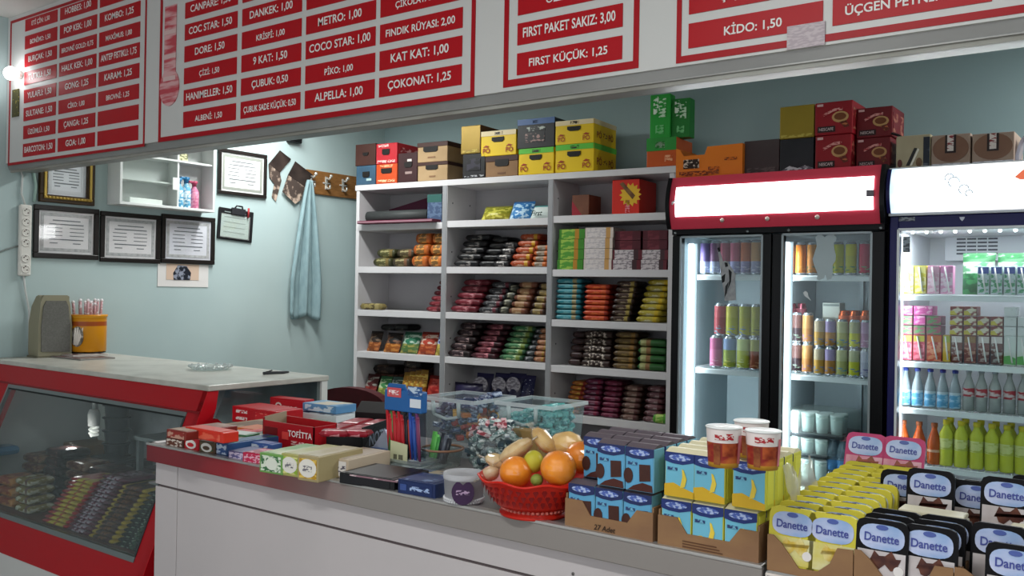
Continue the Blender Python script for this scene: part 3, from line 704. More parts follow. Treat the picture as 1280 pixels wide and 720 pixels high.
for i in range(3):
    for za, zb in ((.02, zs - .004), (zs + .004, KZ - .03)):
        MB().box(xs[i] - ox + .002, xs[i + 1] - ox - .002, YP - oy, YP + .02 - oy, za, zb, LAM, .0015).build('front_panel', ctr)
m = MB()
for sxp in (-1.2, -1.05, -.9): m.lathe([(.0, .0), (.004, .0), (.004, .002), (0, .003)], paint('6b6766', .4, .6), 8, c=(0, 0, 0), M=Matrix.Translation((sxp - ox + (.02 if sxp < -1.1 else 0), YP - oy, KZ - .115)) @ Matrix.Rotation(PI / 2, 4, 'X'))
m.build('screw_heads', ctr)
MB().box(-.03, .03, .0, .02, zs - .003, zs + .003, STEEL).build('corner_clip', ctr).location = (KX0 - ox - .0, YP - oy, 0)

# chest freezer that continues the counter to the right
FX0, FX1, FZ = -.694, .62, .945
fr = empty('chest_freezer', 'low white chest freezer carrying the cartons of pudding packs', 'freezer', (0, 2.2, 0))
m = MB(); m.box(FX0, FX1, 1.86 - 2.2, 2.9 - 2.2, 0, FZ - .06, paint('d2d2d2', .35), .02); m.build('body', fr)
m = MB(); m.box(FX0, FX1, 1.845 - 2.2, 2.9 - 2.2, FZ - .06, FZ, paint('9b9b9b', .35), .008); m.build('lid', fr)
m = MB(); m.box(FX0 + .005, FX0 + .40, 1.838 - 2.2, 1.845 - 2.2, FZ - .075, FZ - .002, paint('d8cfc9', .4), .002); s = m.build('printed_sign', fr)
m = MB()
for a in ((FX0 + .010, FX0 + .395, FZ - .012, FZ - .007), (FX0 + .010, FX0 + .395, FZ - .070, FZ - .065), (FX0 + .010, FX0 + .015, FZ - .07, FZ - .007)): m.box(a[0], a[1], -.364, -.362, a[2], a[3], paint('6b2020', .4))
m.box(FX0 + .03, FX0 + .38, -.3635, -.362, FZ - .055, FZ - .02, printed('d8cfc9', '4d2018', 30, .5, .4, (1, 1, 1))); m.build('sign_border', s)

# chair behind the counter
CYY = 3.75; p0, p1 = at_y(402, 500, CYY), at_y(482, 500, CYY); pt = at_y(440, 484, CYY).z
ch = empty('chair', 'dark red office chair behind the counter, only its rounded backrest showing', 'chair', ((p0.x + p1.x) / 2, CYY, 0), .12)
wv = (p1.x - p0.x) / 2
MAR = mottled('4b171d', '401318', 12, .6)
pts = [(-wv, pt - .42), (wv, pt - .42)] + [(wv * math.cos(a) if abs(math.cos(a)) < .99 else wv * math.copysign(1, math.cos(a)), pt - .12 + .12 * math.sin(a) ** .8) for a in [i * PI / 14 for i in range(15)]]
MB().prism(pts, 'y', -.03, .04, MAR).build('backrest', ch)
MB().box(-.22, .22, -.46, .0, .42, .50, MAR, .03).build('seat', ch)
MB().box(-.03, .03, .04, .07, .40, pt - .15, paint('1a1a1a', .4), .005).build('back_support', ch)
MB().tube([(0, -.22, .06), (0, -.22, .42)], .03, paint('1a1a1a', .4), 10).build('column', ch)
for i in range(5):
    a = i * 2 * PI / 5; MB().tube([(0, -.22, .08), (.28 * math.cos(a), -.22 + .28 * math.sin(a), .05), (.28 * math.cos(a), -.22 + .28 * math.sin(a), .0)], [.025, .018, .022], paint('1a1a1a', .4), 8).build('leg', ch)

# ================================================================ goods along the counter (left to right)
def span(px0, px1, py0, z=KZ):
    """front bottom edge of something standing at height z: left corner, width"""
    a = at_z(px0, py0, z); e = at_y(px1, py0, a.y)
    return a, e.x - a.x
def height(px, pyt, y, z=KZ): return at_y(px, pyt, y).z - z
def display_box(label, px0, px1, pyt, pyb, d, mt, front, toplab=None, rz=0.0, open_top=None, cat='box', group=None, z=KZ, text=None, name='carton'):
    a, w = span(px0, px1, pyb, z); h = height(px0, pyt, a.y, z)
    m = MB().box(0, w, 0, d, .0005, h, mt, .0025)
    t = tag(m.build(name, None, (a.x, a.y, z), rz), label, cat, group)
    MB().box(w * .08, w * .92, -.0012, 0, h * .12, h * .88, front).build('printed_front', t)
    if toplab: MB().box(w * .08, w * .92, d * .04, d * .96, h, h + .0012, toplab).build('printed_top', t)
    if text: lettering(text[0], text[1], t, (w * text[2], -.003, h * text[3]), w * text[4], h * text[5])
    return t, w, h
FILM = clear('e9e0d6', .22, .10, 'c9b9a5')
def ovalmesh(w, h, m, th=.001): return [(w / 2 * math.cos(i * PI / 10), h / 2 * math.sin(i * PI / 10)) for i in range(20)]
def oval(parent, x, z, w, h, mt, y=-.0025, name='oval_logo'):
    return MB().prism(ovalmesh(w, h, mt), 'y', y, y + .0012, mt).build(name, parent, (x, 0, z))
# row of long gum boxes whose short ends face the customer
rows = [('brown gum box in clear film at the far left end of counter', 207, 229, 546, 557, '4b2a20', printed('5e3426', 'cfc3b8', 50, .55), 'b8a48e', .26),
        ('bright red gum box with white oval, second from the counter end', 230, 248, 546, 561, 'c5202a', printed('b21f28', 'd44048', 40, .6), 'd9382f', .32),
        ('brown-green gum box with white oval beside the bright red one', 249, 268, 550, 565, '5b4635', printed('3c5a3f', '6a5038', 40, .5), 'a7a294', .30),
        ('narrow blue gum box standing right of two boxes with ovals', 269, 284, 552, 568, '33507e', printed('39558a', 'b7c6d8', 40, .5), '3c8f62', .26)]
for k, (lab, a0, a1, yt, yb, c, fm, tcol, d) in enumerate(rows):
    t, w, h = display_box(lab, a0, a1, yt, yb, d, paint(c, .35), fm, printed(tcol, c, 14, .42, .35))
    if k in (1, 2):
        oval(t, w * .5, h * .5, w * .72, h * .74, paint('e4e0da', .4)); oval(t, w * .5, h * .46, w * .44, h * .34, paint(c, .4), -.0035)
display_box('small purple sweet pack at the front edge of the counter', 285, 303, 563, 573, .10, paint('5a5580', .35), printed('5f5a8c', 'c5b8cf', 60, .5), None, .12)
display_box('small red and pink sweet pack nearest the purple one', 303, 326, 565, 578, .09, paint('b32145', .35), printed('b8264c', 'd9a6b8', 60, .54), printed('9e2140', 'cf8fa6', 40, .55), .14)
display_box('flat white and blue wafer pack behind the small purple pack', 281, 333, 548, 561, .05, paint('3f5f9a', .35), printed('c9d4df', '4a66a8', 20, .5), paint('46609f', .4), .10)
display_box('green and white wafer pack leaning behind blue wafer pack', 268, 300, 540, 557, .07, paint('4a7d58', .35), printed('cfd8cf', '3f8052', 20, .5), printed('d5dbd5', '4b8a60', 12, .5), .2)
display_box('orange wrapped sweet pack in the middle of the left heap', 296, 314, 534, 549, .10, paint('c8622a', .35), printed('c8622a', 'e0a060', 40, .5), None, .1)
display_box('open brown kraft tray behind the row of gum boxes', 252, 330, 533, 545, .30, mottled('a08a72', '92795f', 8, .7), paint('8d7358', .6), printed('9a8269', '6f5540', 8, .5, .6))
display_box('long bright red sweet box lying on top of the gum boxes', 231, 279, 533, 546, .06, paint('c93325', .35), printed('c93325', 'd9604a', 16, .55), paint('d13a2a', .35), z=KZ + .066)
display_box('red and brown wrapped sweet box lying on the brown gum box', 208, 232, 536, 547, .20, paint('7a2a24', .35), printed('8a2c26', 'b58a78', 30, .5), mottled('b09a86', '8a4a3c', 8, .4), .0, z=KZ + .066)
# bigger boxes behind, near the end of the case
t, w, h = display_box('red box with two white printed lines in front of the red case', 290, 345, 507, 527, .14, paint('b81722', .3), paint('b31620', .3), paint('c32029', .3))
for z in (.72, .3):
    MB().box(w * .10, w * .36, -.0025, 0, h * (z - .09), h * (z + .09), printed('b81722', 'e6d2cf', 60, .46)).build('printed_line', t)
m = MB(); m.box(w * .55, w * .92, -.003, 0, h * .2, h * .8, printed('c41f28', 'e06a60', 30, .6)); m.build('picture_print', t)
t, w, h = display_box('upright red box lettered in white behind the other boxes', 337, 376, 496, 519, .06, paint('b6202a', .3), paint('bb232c', .3), None, .1)
lettering('Ozmo', paint('e3d6cf', .4), t, (w * .5, -.003, h * .52), w * .8, h * .5)
display_box('white and dark blue wafer box stacked at the counter back', 352, 416, 512, 524, .16, paint('d5d9dc', .35), paint('d9dcdf', .35), printed('27406e', 'd9dfe2', 18, .5), .06)
display_box('green box under the white and dark blue wafer box', 362, 386, 526, 534, .10, paint('2c7a3c', .35), paint('2f8040', .35), None, .05)
display_box('pale box with green end left of white and blue wafer box', 341, 360, 515, 524, .10, paint('d8d8cc', .35), printed('dcdccf', '5d9a6a', 30, .55), None, .1)
display_box('light blue box on top of the white and dark blue one', 378, 418, 503, 513, .12, paint('5d8db8', .35), printed('6595c0', 'cfdde8', 22, .5), printed('cfc3ae', '7aa6c6', 10, .5), .05, z=KZ + .045)
# open red toffee carton
a, w = span(328, 392, 557); h = height(395, 531, a.y) ; h = max(h, .06)
t = empty('display_carton', 'open red carton lettered in white, its tall end flap standing up', 'box', (a.x, a.y, KZ), .0)
CR = paint('a5161f', .35); CI = mottled('a2937f', '96866f', 8, .7)
m = MB(); m.box(0, w, 0, .004, 0, h * .9, CR); m.box(0, w, .10, .104, 0, h * .95, CR); m.box(w - .004, w, 0, .104, 0, h * .9, CR); m.box(0, .004, 0, .104, 0, h * 1.0, CR); m.box(0, w, 0, .104, 0.0005, .004, CR)
m.build('box_walls', t); MB().box(.006, w - .006, .006, .098, .004, h * .70, printed('94806a', '6d5240', 16, .5, .5)).build('sweets', t).__setitem__('kind', 'stuff')
MB().prism([(.004, h * .6), (.10, h * .6), (.10, h * 1.12), (.004, h * 1.02)], 'x', .005, .009, CI).build('end_flap', t)
MB().box(w * .04, w * .30, -.0015, 0, h * .25, h * .7, paint('6d1016', .4)).build('printed_panel', t)
lettering('TOFİTTA', paint('e8dcd8', .4), t, (w * .75, -.003, h * .62), w * .46, h * .28); MB().box(w * .58, w * .82, -.0025, 0, h * .22, h * .34, printed('a5161f', 'e0b8b4', 70, .5)).build('printed_line', t)
MB().box(w * .40, w * .52, -.0025, 0, h * .35, h * .6, paint('d8453f', .4)).build('small_logo', t)
# tray of film-wrapped gum packs
gp = [('green and white gum pack, leftmost in the front tray', 324, 350, 573, 592, printed('3f6e46', 'd5dccb', 50, .5), 'c3c4a0', '6d9a52'),
      ('yellow-green gum pack with white oval, second in the front tray', 351, 371, 574, 596, printed('8fae3c', 'd7d28a', 40, .5), 'b5ad8a', 'a5a060'),
      ('yellow gum pack with white oval, third in the front tray', 372, 395, 576, 602, printed('b58a28', 'd9b95a', 40, .5), 'b3a58c', 'a0906a'),
      ('white and red gum pack at the right end of the front tray', 400, 432, 578, 596, paint('dcd6d2', .4), 'b5a79a', 'bba893')]
for k, (lab, a0, a1, yt, yb, fm, top, body) in enumerate(gp):
    t, w, h = display_box(lab, a0, a1, yt - 8, yb - 2, .20, paint(body, .35), fm, mottled(top, body, 10, .35, (1, .6, 1), .45, .6), .10)
    if k in (1, 2): oval(t, w * .5, h * .52, w * .85, h * .72, paint('dfdad2', .4)); MB().box(w * .28, w * .72, -.004, -.001, h * .4, h * .62, printed('dfdad2', '6d6a72', 90, .5)).build('printed_line', t)
    if k == 0: oval(t, w * .55, h * .5, w * .5, h * .6, paint('d9dccf', .4))
    if k == 3: MB().box(w * .05, w * .28, -.003, 0, h * .15, h * .8, paint('a3262c', .4)).build('red_panel', t); MB().box(w * .42, w * .9, -.003, 0, h * .34, h * .66, printed('dcd6d2', '5a5560', 80, .5)).build('printed_line', t)
# black wafer display carton, open, with a lid standing behind
BK = paint('131214', .35)
RZ = .36; W2, D2 = .185, .33; cx, cy = math.cos(RZ), math.sin(RZ)
a = at_z(453, 569, KZ) - Vector((cx, cy, 0)) * W2
h = .075
t = empty('display_carton', 'large open black carton with red wafer packs inside and its lid raised', 'box', (a.x, a.y, KZ), RZ)
m = MB(); m.box(0, W2, 0, .004, .0005, h, BK); m.box(0, .004, 0, D2, 0.0005, h, BK); m.box(W2 - .004, W2, 0, D2, 0.0005, h * 1.25, BK); m.box(0, W2, D2 - .004, D2, 0.0005, h * 1.3, BK); m.box(0, W2, 0, D2, 0.0005, .004, BK); m.build('box_walls', t)
MB().prism([(D2 - .004, h * 1.3), (D2 + .05, h * 1.3 + .035), (D2 + .053, h * 1.3 + .035), (D2, h * 1.3)], 'x', .0, W2 + .05, paint('191416', .45)).build('lid', t)
MB().prism([(0.0, .02), (D2, .02), (D2, h * 1.25), (D2 * .3, h * 1.12)], 'x', W2, W2 + .0012, paint('0e0e11', .3)).build('printed_side', t)
lettering('NOTS', paint('8d97a6', .4), t, (W2 + .0025, D2 * .36, h * .60), .14, .045, xdir=(0, 1, 0))
RW = (paint('8c1a2a', .3), printed('a02336', 'd08d94', 22, .55, .3), None)
for i in range(4):
    lx, ly = .006 + .087 * (i % 2), .012 + .155 * (i // 2)
    o = put(pack_mesh(.086, .15, .04, *RW), 'wafer_pack', None, (a.x + cx * lx - cy * ly, a.y + cy * lx + cx * ly, KZ + .042), RZ)
    tag(o, 'red wafer pack in the black carton, %s in the %s row' % (['left', 'right'][i % 2], ['front', 'rear'][i // 2]), 'wafers', 'red wafers in the black carton')
    o = put(pack_mesh(.086, .15, .036, *RW), 'wafer_pack', None, (a.x + cx * lx - cy * ly, a.y + cy * lx + cx * ly, KZ + .0048), RZ)
    tag(o, 'red wafer pack at the bottom of the black carton, %s, %s row' % (['left', 'right'][i % 2], ['front', 'rear'][i // 2]), 'wafers', 'red wafers in the black carton')
for i, (px, py, rz) in enumerate(((398, 540, .6), (424, 540, .5))):
    b = at_z(px, py, KZ + .1); o = put(pack_mesh(.10, .06, .022, *RW), 'wafer_pack', None, (b.x, b.y, KZ + .083), rz)
    tag(o, 'loose red wafer bar on top in the black carton, ' + ('left' if i == 0 else 'right') + ' of the two', 'wafers')
# little triangular pouch
a, w = span(462, 487, 574); h = height(474, 537, a.y)
t = empty('pyramid_pack', 'small blue and silver pyramid-shaped pouch in front of the pens', 'pack', (a.x, a.y, KZ))
MB().prism([(0, .0005), (w, .0005), (w * .93, h * .4), (w * .06, h * .4)], 'y', 0, .06, paint('3b5482', .35)).build('pouch', t)
MB().prism([(w * .06, h * .4), (w * .93, h * .4), (w * .66, h), (w * .60, h)], 'y', .01, .045, paint('a9b2c4', .25, .3)).build('silver_top', t)
# pens in a hanging card pouch
a, w = span(489, 531, 585); yP = a.y + .02; hT = height(500, 489, yP)
t = empty('pen_display', 'blue header card with a pouch of red, black and blue pens', 'pens', (a.x - .045, yP, KZ))
zc = height(500, 516, yP); zc2 = zc
w2 = at_y(531, 500, yP).x - at_y(484, 500, yP).x
m = MB(); m.box(-.03, w2 - .03, .02, .05, zc, hT, paint('2b5f9c', .35), .004); m.prism([(-.03, hT), (.06, hT), (.05, hT + .018), (-.02, hT + .018)], 'y', .03, .034, paint('2b5f9c', .35)); m.build('header_card', t)
MB().box(-.015, .045, .018, .02, zc + .045, zc + .075, paint('c9575c', .4)).build('red_logo', t)
MB().box(.075, .135, .018, .02, zc + .055, zc + .085, printed('31558c', 'b9cadb', 40, .5)).build('printed_text', t)
MB().box(.085, .13, .018, .02, zc + .018, zc + .045, paint('d5dbe2', .4)).build('white_label', t)
MB().box(-.006, .036, .016, .018, zc + .053, zc + .067, printed('c9575c', 'efe0e0', 90, .45)).build('printed_line', t)
MB().box(-.028, w2 - .032, .046, .048, .0, zc + .01, clear('dfe6ec', .15)).build('pouch', t)
pc = ['b3262e'] * 9 + ['1c1c20', '22202a', 'a33a2c', '2c4a9c', '2c4a9c', '35559e', '6a3a6c', '7a3a5a']
for i, c in enumerate(pc):
    x = -.022 + (w2 - .02) * i / len(pc) + .004 * (i % 2); zt_ = zc - .005 - .012 * (i % 3)
    m = MB().tube([(x + .012, .03, .012), (x + .006, .028, zt_ * .55), (x, .028, zt_)], [.003, .0055, .0055], paint(c, .35), 7); m.ball((x, .028, zt_), .0065, paint(c, .35), 6); m.build('pen', t)
gx = at_y(480, 570, yP)
m = MB().tube([(gx.x, yP + .03, KZ + .008), (gx.x + .005, yP + .04, KZ + height(485, 512, yP))], [.010, .014], paint('4f7b47', .35), 10); tag(m.build('marker', None), 'fat green marker standing left of the pen display', 'pen')
a, w = span(493, 514, 581)
m = MB().prism([(0, .0), (w, .0), (w, .075), (0, .082)], 'y', 0, .002, paint('c9c9a4', .5)); t = tag(m.build('price_tag', None, (a.x, a.y - .02, KZ)), 'pale yellow price tag standing in front of the pens', 'price tag')
m = MB(); m.box(w * .2, w * .4, -.001, 0, .025, .04, paint('6a6a58', .5)); m.box(w * .5, w * .75, -.001, 0, .025, .04, paint('6a6a58', .5)); m.build('print', t)
MB().tube([(w * .5, .003, 0), (w * .5, .03, .0)], .004, paint('b5b592', .5), 6).build('stand', t)
# clear pencil cup with green pens
c0 = at_z(552, 588, KZ); rc = radius(54, c0); yc = c0.y + rc; hc = height(552, 560, yc)
cx0 = at_y(553, 560, yc).x
t = empty('pencil_cup', 'clear plastic cup holding bright green pens, next to the pen display', 'cup', (cx0, yc, KZ))
MB().shell([(rc * .86, .002), (rc, hc)], clear('dfe3e0', .2, .05), 24).build('cup_wall', t); MB().lathe([(0, 0), (rc * .86, 0), (rc * .86, .004), (0, .004)], clear('dfe3e0', .2, .2), 24).build('cup_floor', t)
MB().tube([(rc * math.cos(i * PI / 12), rc * math.sin(i * PI / 12), hc) for i in range(24)], .004, paint('8f6a55', .35), 6, True).build('rim', t)
for i, (dx, c) in enumerate(((-.5, '5fb052'), (-.38, '6cc060'), (-.22, '4a9a4c'), (.0, '2a2c35'), (.15, '5a5f6a'), (.35, '2f3138'))):
    m = MB().tube([(rc * dx, -rc * .3, .008), (rc * dx * 1.1 + .012, -rc * .1, hc * (1.95 - .15 * (i % 3)))], .008, paint(c, .3), 8); tag(m.build('pen', None, (cx0, yc, KZ)), ['light green pen leftmost in the clear cup', 'light green pen second in the clear cup', 'dark green pen in the clear cup', 'black pen in the middle of the clear cup', 'grey pen right of middle in the clear cup', 'dark grey pen rightmost in the clear cup'][i], 'pen')
# flat goods near the front edge
display_box('flat black tray with a pale pink card in it, at front edge', 424, 486, 590, 604, .17, paint('17171a', .35), paint('1b1b1f', .35), paint('1d1d20', .4), .12)
a = at_z(437, 594, KZ + .028); m = MB().box(0, .17, 0, .10, 0, .004, printed('c9b3b6', '8d6a74', 26, .45, .5)); tag(m.build('card', None, (a.x, a.y, KZ + .0265), .12), 'pale pink printed card lying on the flat black tray', 'card')
for i, (px, py, c1, c2, ww, dd, rz, lab) in enumerate(((446, 582, 'a9b2b4', '70787c', .26, .16, .14, 'lowest clear blister pack of the small pile before the pens'), (454, 578, 'b5bcc0', '7d8890', .24, .15, .05, 'blister pack in the middle of the small pile before the pens'), (452, 575, 'aeb9be', '66707a', .22, .14, .2, 'topmost blister pack of the small pile before the pens'))):
    a = at_z(px, py, KZ); m = MB().box(0, ww, 0, dd, 0, .010, clear('dde5e8', .35, .35, c1), .003); m.box(.02, ww - .03, .02, dd - .03, .0095, .0115, printed(c1, c2, 24, .5, .3))
    tag(m.build('blister_pack', None, (a.x, a.y, KZ + .001 + .0125 * i), rz), lab, 'pack')
for i, (px, py, c1, c2, lab) in enumerate(((470, 604, '3d5374', 'b9c0c8', 'blue printed booklet sticking out beside the navy box'), (508, 596, 'a3927c', '4a556e', 'tan and blue card behind the navy box'))):
    a = at_z(px, py, KZ); m = MB().box(0, .16, 0, .08, .0005, .012, printed(c1, c2, 22, .5, .4), .002)
    tag(m.build('booklet', None, (a.x, a.y, KZ), .2), lab, 'booklet')
t, w, h = display_box('small navy blue box at front edge next to the milky tub', 497, 541, 598, 617, .11, paint('1d2a52', .35), paint('1f2e5a', .35), printed('22305c', '6d7fa8', 24, .6), .08)
MB().box(w * .34, w * .86, -.003, 0, h * .36, h * .64, printed('1f2e5a', '9db1d8', 80, .5)).build('printed_line', t)
MB().box(w * .08, w * .25, -.003, 0, h * .3, h * .7, paint('3a4f8a', .4)).build('small_logo', t)
# milky plastic tub with purple label
c0 = at_z(580, 634, KZ); rr = radius(54, c0); yc = c0.y + rr * .8; hc = height(580, 590, yc); cxm = at_y(580, 610, yc).x
t = empty('plastic_tub', 'milky grey plastic tub with a round purple label beside the fruit bowl', 'tub', (cxm, yc, KZ), YAW)
MK = clear('e5e6e8', .2, .6, 'c9c8cc'); 
MB().lathe([(rr * .86, .0), (rr * .90, .004), (rr * .96, hc * .80), (rr * .99, hc * .80), (rr * .99, hc * .84), (rr * 1.0, hc), (rr * .96, hc), (rr * .92, hc * .82), (rr * .84, .008), (0, .008)], MK, 32).build('body', t)
MB().lathe([(rr * .80, .01), (rr * .885, hc * .55), (0, hc * .56)], paint('77747e', .6), 24).build('sweets', t).__setitem__('kind', 'stuff')
for k in range(2):
    m = MB()
    for i in range(44):
        a = i * 2 * PI / 44 + k * .07; r = rr * (.915 + .01 * k); m.ball((r * math.cos(a), r * math.sin(a), hc * (.10 + .07 * k)), .004, paint('c5c5c9', .4), 6)
    m.build('beaded_band', t)
m = MB().prism(ovalmesh(.06, .066, None), 'y', -.001, .001, paint('3a2344', .4)); o = m.build('round_label', t, (-rr * .0, -rr * .955, hc * .46)); o.rotation_euler = (-.06, 0, 0)
MB().box(-.018, .018, -.0025, -.001, -.006, .006, printed('3a2344', 'b59ab8', 120, .5)).build('printed_line', o)

# ================================================================ clear tubs of sweets behind the fruit
def tub(label, pxl, pxr, pyf, dep, y, fill, lumps, px_front, seed):
    """open tapered plastic box; rim corners found on the front rim line"""
    zt = at_y(px_front[0], px_front[1], y).z
    x0, x1 = at_y(pxl, pyf, y).x, at_y(pxr, pyf, y).x
    w, d, h = x1 - x0, dep, zt - KZ
    t = empty('storage_tub', label, 'tub', ((x0 + x1) / 2, y + d / 2, KZ))
    C = clear('f2f7f8', .28, .12, 'd0dcdf'); tp = .86
    def ring(sx, sy, z): return [(-w / 2 * sx, -d / 2 * sy, z), (w / 2 * sx, -d / 2 * sy, z), (w / 2 * sx, d / 2 * sy, z), (-w / 2 * sx, d / 2 * sy, z)]
    A, B = ring(tp, tp, .002), ring(1, 1, h)
    m = MB(); m.add(A + B, [(i, (i + 1) % 4, 4 + (i + 1) % 4, 4 + i) for i in range(4)] + [(3, 2, 1, 0)], C); m.build('walls', t)
    m = MB(); R1, R2 = ring(1.0, 1.0, h), ring(1.07, 1.09, h); R3 = ring(1.07, 1.09, h - .012)
    m.add(R1 + R2 + R3, [(i, (i + 1) % 4, 4 + (i + 1) % 4, 4 + i) for i in range(4)] + [(4 + i, 4 + (i + 1) % 4, 8 + (i + 1) % 4, 8 + i) for i in range(4)], clear('fafcfc', .3, .45, 'e0e6e8')); m.build('rim', t)
    m = MB()
    for sx_ in (-.28, .22):
        m.tube([(w * sx_, -d / 2 - .004, h - .01), (w * sx_ - .004, -d / 2 + .005, h * .70)], .007, clear('f0f6f6', .3, .5, 'd5dfe0'), 6)
    m.tube([(w * -.28 - .004, -d / 2 + .005, h * .70), (w * -.03, -d / 2 + .004, h * .64), (w * .22 - .004, -d / 2 + .005, h * .70)], .006, clear('f0f6f6', .3, .5, 'd5dfe0'), 6)
    m.build('handle_relief', t)
    rnd = random.Random(seed); m = MB()
    hf = h * fill
    for i in range(420):
        x, yy = rnd.uniform(-.42, .42) * w * .9, rnd.uniform(-.43, .43) * d * .88
        z = rnd.uniform(.1, 1) ** .6 * hf * (1 + .12 * math.sin(x * 20)); c = rnd.choice(lumps(x / w, z / h))
        a = rnd.uniform(0, 6.3); M_ = Matrix.Translation((x * (.86 + .14 * z / h), yy * (.86 + .14 * z / h), z + .012)) @ Matrix.Rotation(a, 4, 'Z') @ Matrix.Rotation(rnd.uniform(-.8, .8), 4, 'X')
        s = rnd.uniform(.011, .017)
        m.box(-s * 1.3, s * 1.3, -s * .8, s * .8, -s * .6, s * .6, c, s * .3, M_)
    sw = m.build('wrapped_sweets', t); sw['kind'] = 'stuff'
    return t, w, d, h
BL = [printed('2f3f63', '8794ae', 60, .52, .3), printed('39466b', 'aab2c4', 50, .55, .3), paint('2a3352', .3), printed('5a4a6a', '9aa0b8', 50, .5, .3)]
OGS = [paint('c9702a', .3), paint('d9a03a', .3), paint('a83a2c', .3)] + BL[:1]
TE = [printed('3f9494', '8cc7c4', 55, .52, .3), printed('2f7f86', '79b8b8', 55, .5, .3), paint('5aa9a6', .3)]
tub('clear open tub of blue and orange wrapped sweets behind the pencil cup', 529, 592, 500, .22, 2.36, .86, lambda x, z: OGS if (-.02 < x < .35 and .25 < z < .72) else BL, (560, 498), 3)
t, w, d, h = tub('clear open tub of teal wrapped sweets behind the fruit bowl', 622, 690, 505, .20, 2.42, .80, lambda x, z: TE, (655, 504.5), 5)
m = MB().box(w * .06, w * .20, -d / 2 + .012, -d / 2 + .018, h * .28, h * .62, printed('a8404a', 'd9c2c4', 40, .5)); m.box(w * .25, w * .40, -d / 2 + .014, -d / 2 + .02, h * .34, h * .62, printed('2f3c48', 'd5dde0', 40, .5)); m.build('printed_packets', t)
# brown kraft lid lying between the jar and the teal tub
a = at_y(632, 535, 2.30); e = at_y(672, 528, 2.30)
m = MB().box(0, e.x - a.x, 0, .05, 0, a.z - KZ, mottled('7c6236', '8a6f44', 8, .7), .003)
tag(m.build('kraft_box', None, (a.x, 2.30, KZ + .0005)), 'narrow brown kraft box standing in front of the teal tub', 'box')
# glass jar of foil-wrapped lollipops
c0 = at_z(622, 598, KZ); yc = c0.y + .09; rr = radius(76, c0); hc = height(622, 530, yc); cxj = at_y(621, 560, yc).x
t = empty('sweet_jar', 'round clear jar heaped with silver and red wrapped sweets behind the fruit', 'jar', (cxj, yc, KZ))
CJ = clear('e3e9e8', .2, .06, 'c5d0d0')
MB().shell([(rr * .7, .002), (rr * .95, hc * .2), (rr, hc * .5), (rr * .95, hc * .8), (rr * .8, hc * .96), (rr * .84, hc)], CJ, 28).build('jar_wall', t)
MB().lathe([(0, 0), (rr * .7, 0), (rr * .7, .004), (0, .004)], CJ, 28).build('jar_floor', t)
rnd = random.Random(11); m = MB(); SW = [printed('7f9492', 'd9dedd', 60, .5, .25), printed('5f7a78', 'c5cecd', 60, .5, .25), printed('8a949a', 'e3e6e6', 60, .5, .25), paint('33424a', .3), printed('97414c', 'dcb7bb', 50, .5, .3)]
for i in range(330):
    z = rnd.uniform(.02, 1.04) * hc; R_ = rr * (.88 if z < hc * .9 else .5) * rnd.uniform(.3, 1) ** .5; a = rnd.uniform(0, 6.3)
    if R_ > rr * (.6 + .35 * min(1, z / hc / .3)): R_ *= .8
    s = rnd.uniform(.010, .016); c = SW[4] if (z > hc * .8 and rnd.random() < .4) else rnd.choice(SW[:4])
    if rnd.random() < .5: m.ball((R_ * math.cos(a), R_ * math.sin(a), z), s, c, 7)
    else: m.box(-s * 1.5, s * 1.5, -s * .6, s * .6, -s * .4, s * .4, c, 0, Matrix.Translation((R_ * math.cos(a), R_ * math.sin(a), z)) @ Matrix.Rotation(rnd.uniform(0, 3), 4, 'Z') @ Matrix.Rotation(rnd.uniform(-1, 1), 4, 'Y'))
m.build('wrapped_sweets', t)['kind'] = 'stuff'

# ================================================================ red fruit basket
base = at_z(664, 655, KZ); ym = base.y + .098
xm = at_y(668, 630, ym).x; sc = FPX / (ym * f_[1] + xm * f_[0])
RR = radius(141, Vector((xm, ym, 0))); hb = height(668, 609, ym - RR * .9); 
BRD = mottled('bf1c10', 'cc2a1c', 30, .35)
bk = empty('fruit_basket', 'round red openwork plastic basket heaped with oranges and wrapped cakes', 'basket', (xm, ym, KZ))
wallp = lambda v: RR * (.66 + .34 * (v ** .85))
# scalloped wall with a lattice of small lens shapes
def bw(u, v):
    a = u * 2 * PI; s = .5 + .5 * math.cos(a * 8); z = .024 + (hb - .024) * v * (1 - .10 * (1 - s) * v)
    return (wallp(v) * math.cos(a), wallp(v) * math.sin(a), z)
m = MB().grid(bw, 96, 10, BRD); o = m.build('bowl_wall', bk); sm = o.modifiers.new('thickness', 'SOLIDIFY'); sm.thickness = .004
m = MB()
for r in range(3):
    v = .30 + .22 * r
    for i in range(40):
        a = 2 * PI * (i + .5 * (r % 2)) / 40; R_ = wallp(v) + .003; z = .024 + (hb - .024) * v
        m.add([(R_ * math.cos(a + da) * (1 if dz == 0 else 1), R_ * math.sin(a + da), z + dz) for da, dz in ((-.05, 0), (0, -.012), (.05, 0), (0, .012))], [(0, 1, 2, 3)], paint('7d0d0c', .5))
m.build('lattice_openings', bk)
m = MB(); pr_ = [(RR * .58, .0), (RR * .62, .0), (RR * .62, .006), (RR * .565, .010), (RR * .565, .024), (RR * .60, .028), (RR * .52, .030), (RR * .52, .012)]
m.shell(pr_, BRD, 40); m.build('foot_ring', bk)
m = MB()
for i in range(44):
    a = 2 * PI * i / 44
    m.ball((RR * .572 * math.cos(a), RR * .572 * math.sin(a), .017), .0055, paint('c96a60', .4), 6, (1, 1, .8))
m.build('beaded_foot', bk)
MB().lathe([(0, .026), (RR * .61, .026), (RR * .61, .029), (0, .03)], BRD, 32).build('bowl_floor', bk)
m = MB(); m.tube([bw(i / 96, 1.0) for i in range(96)], .0035, BRD, 6, True); m.build('scalloped_rim', bk)
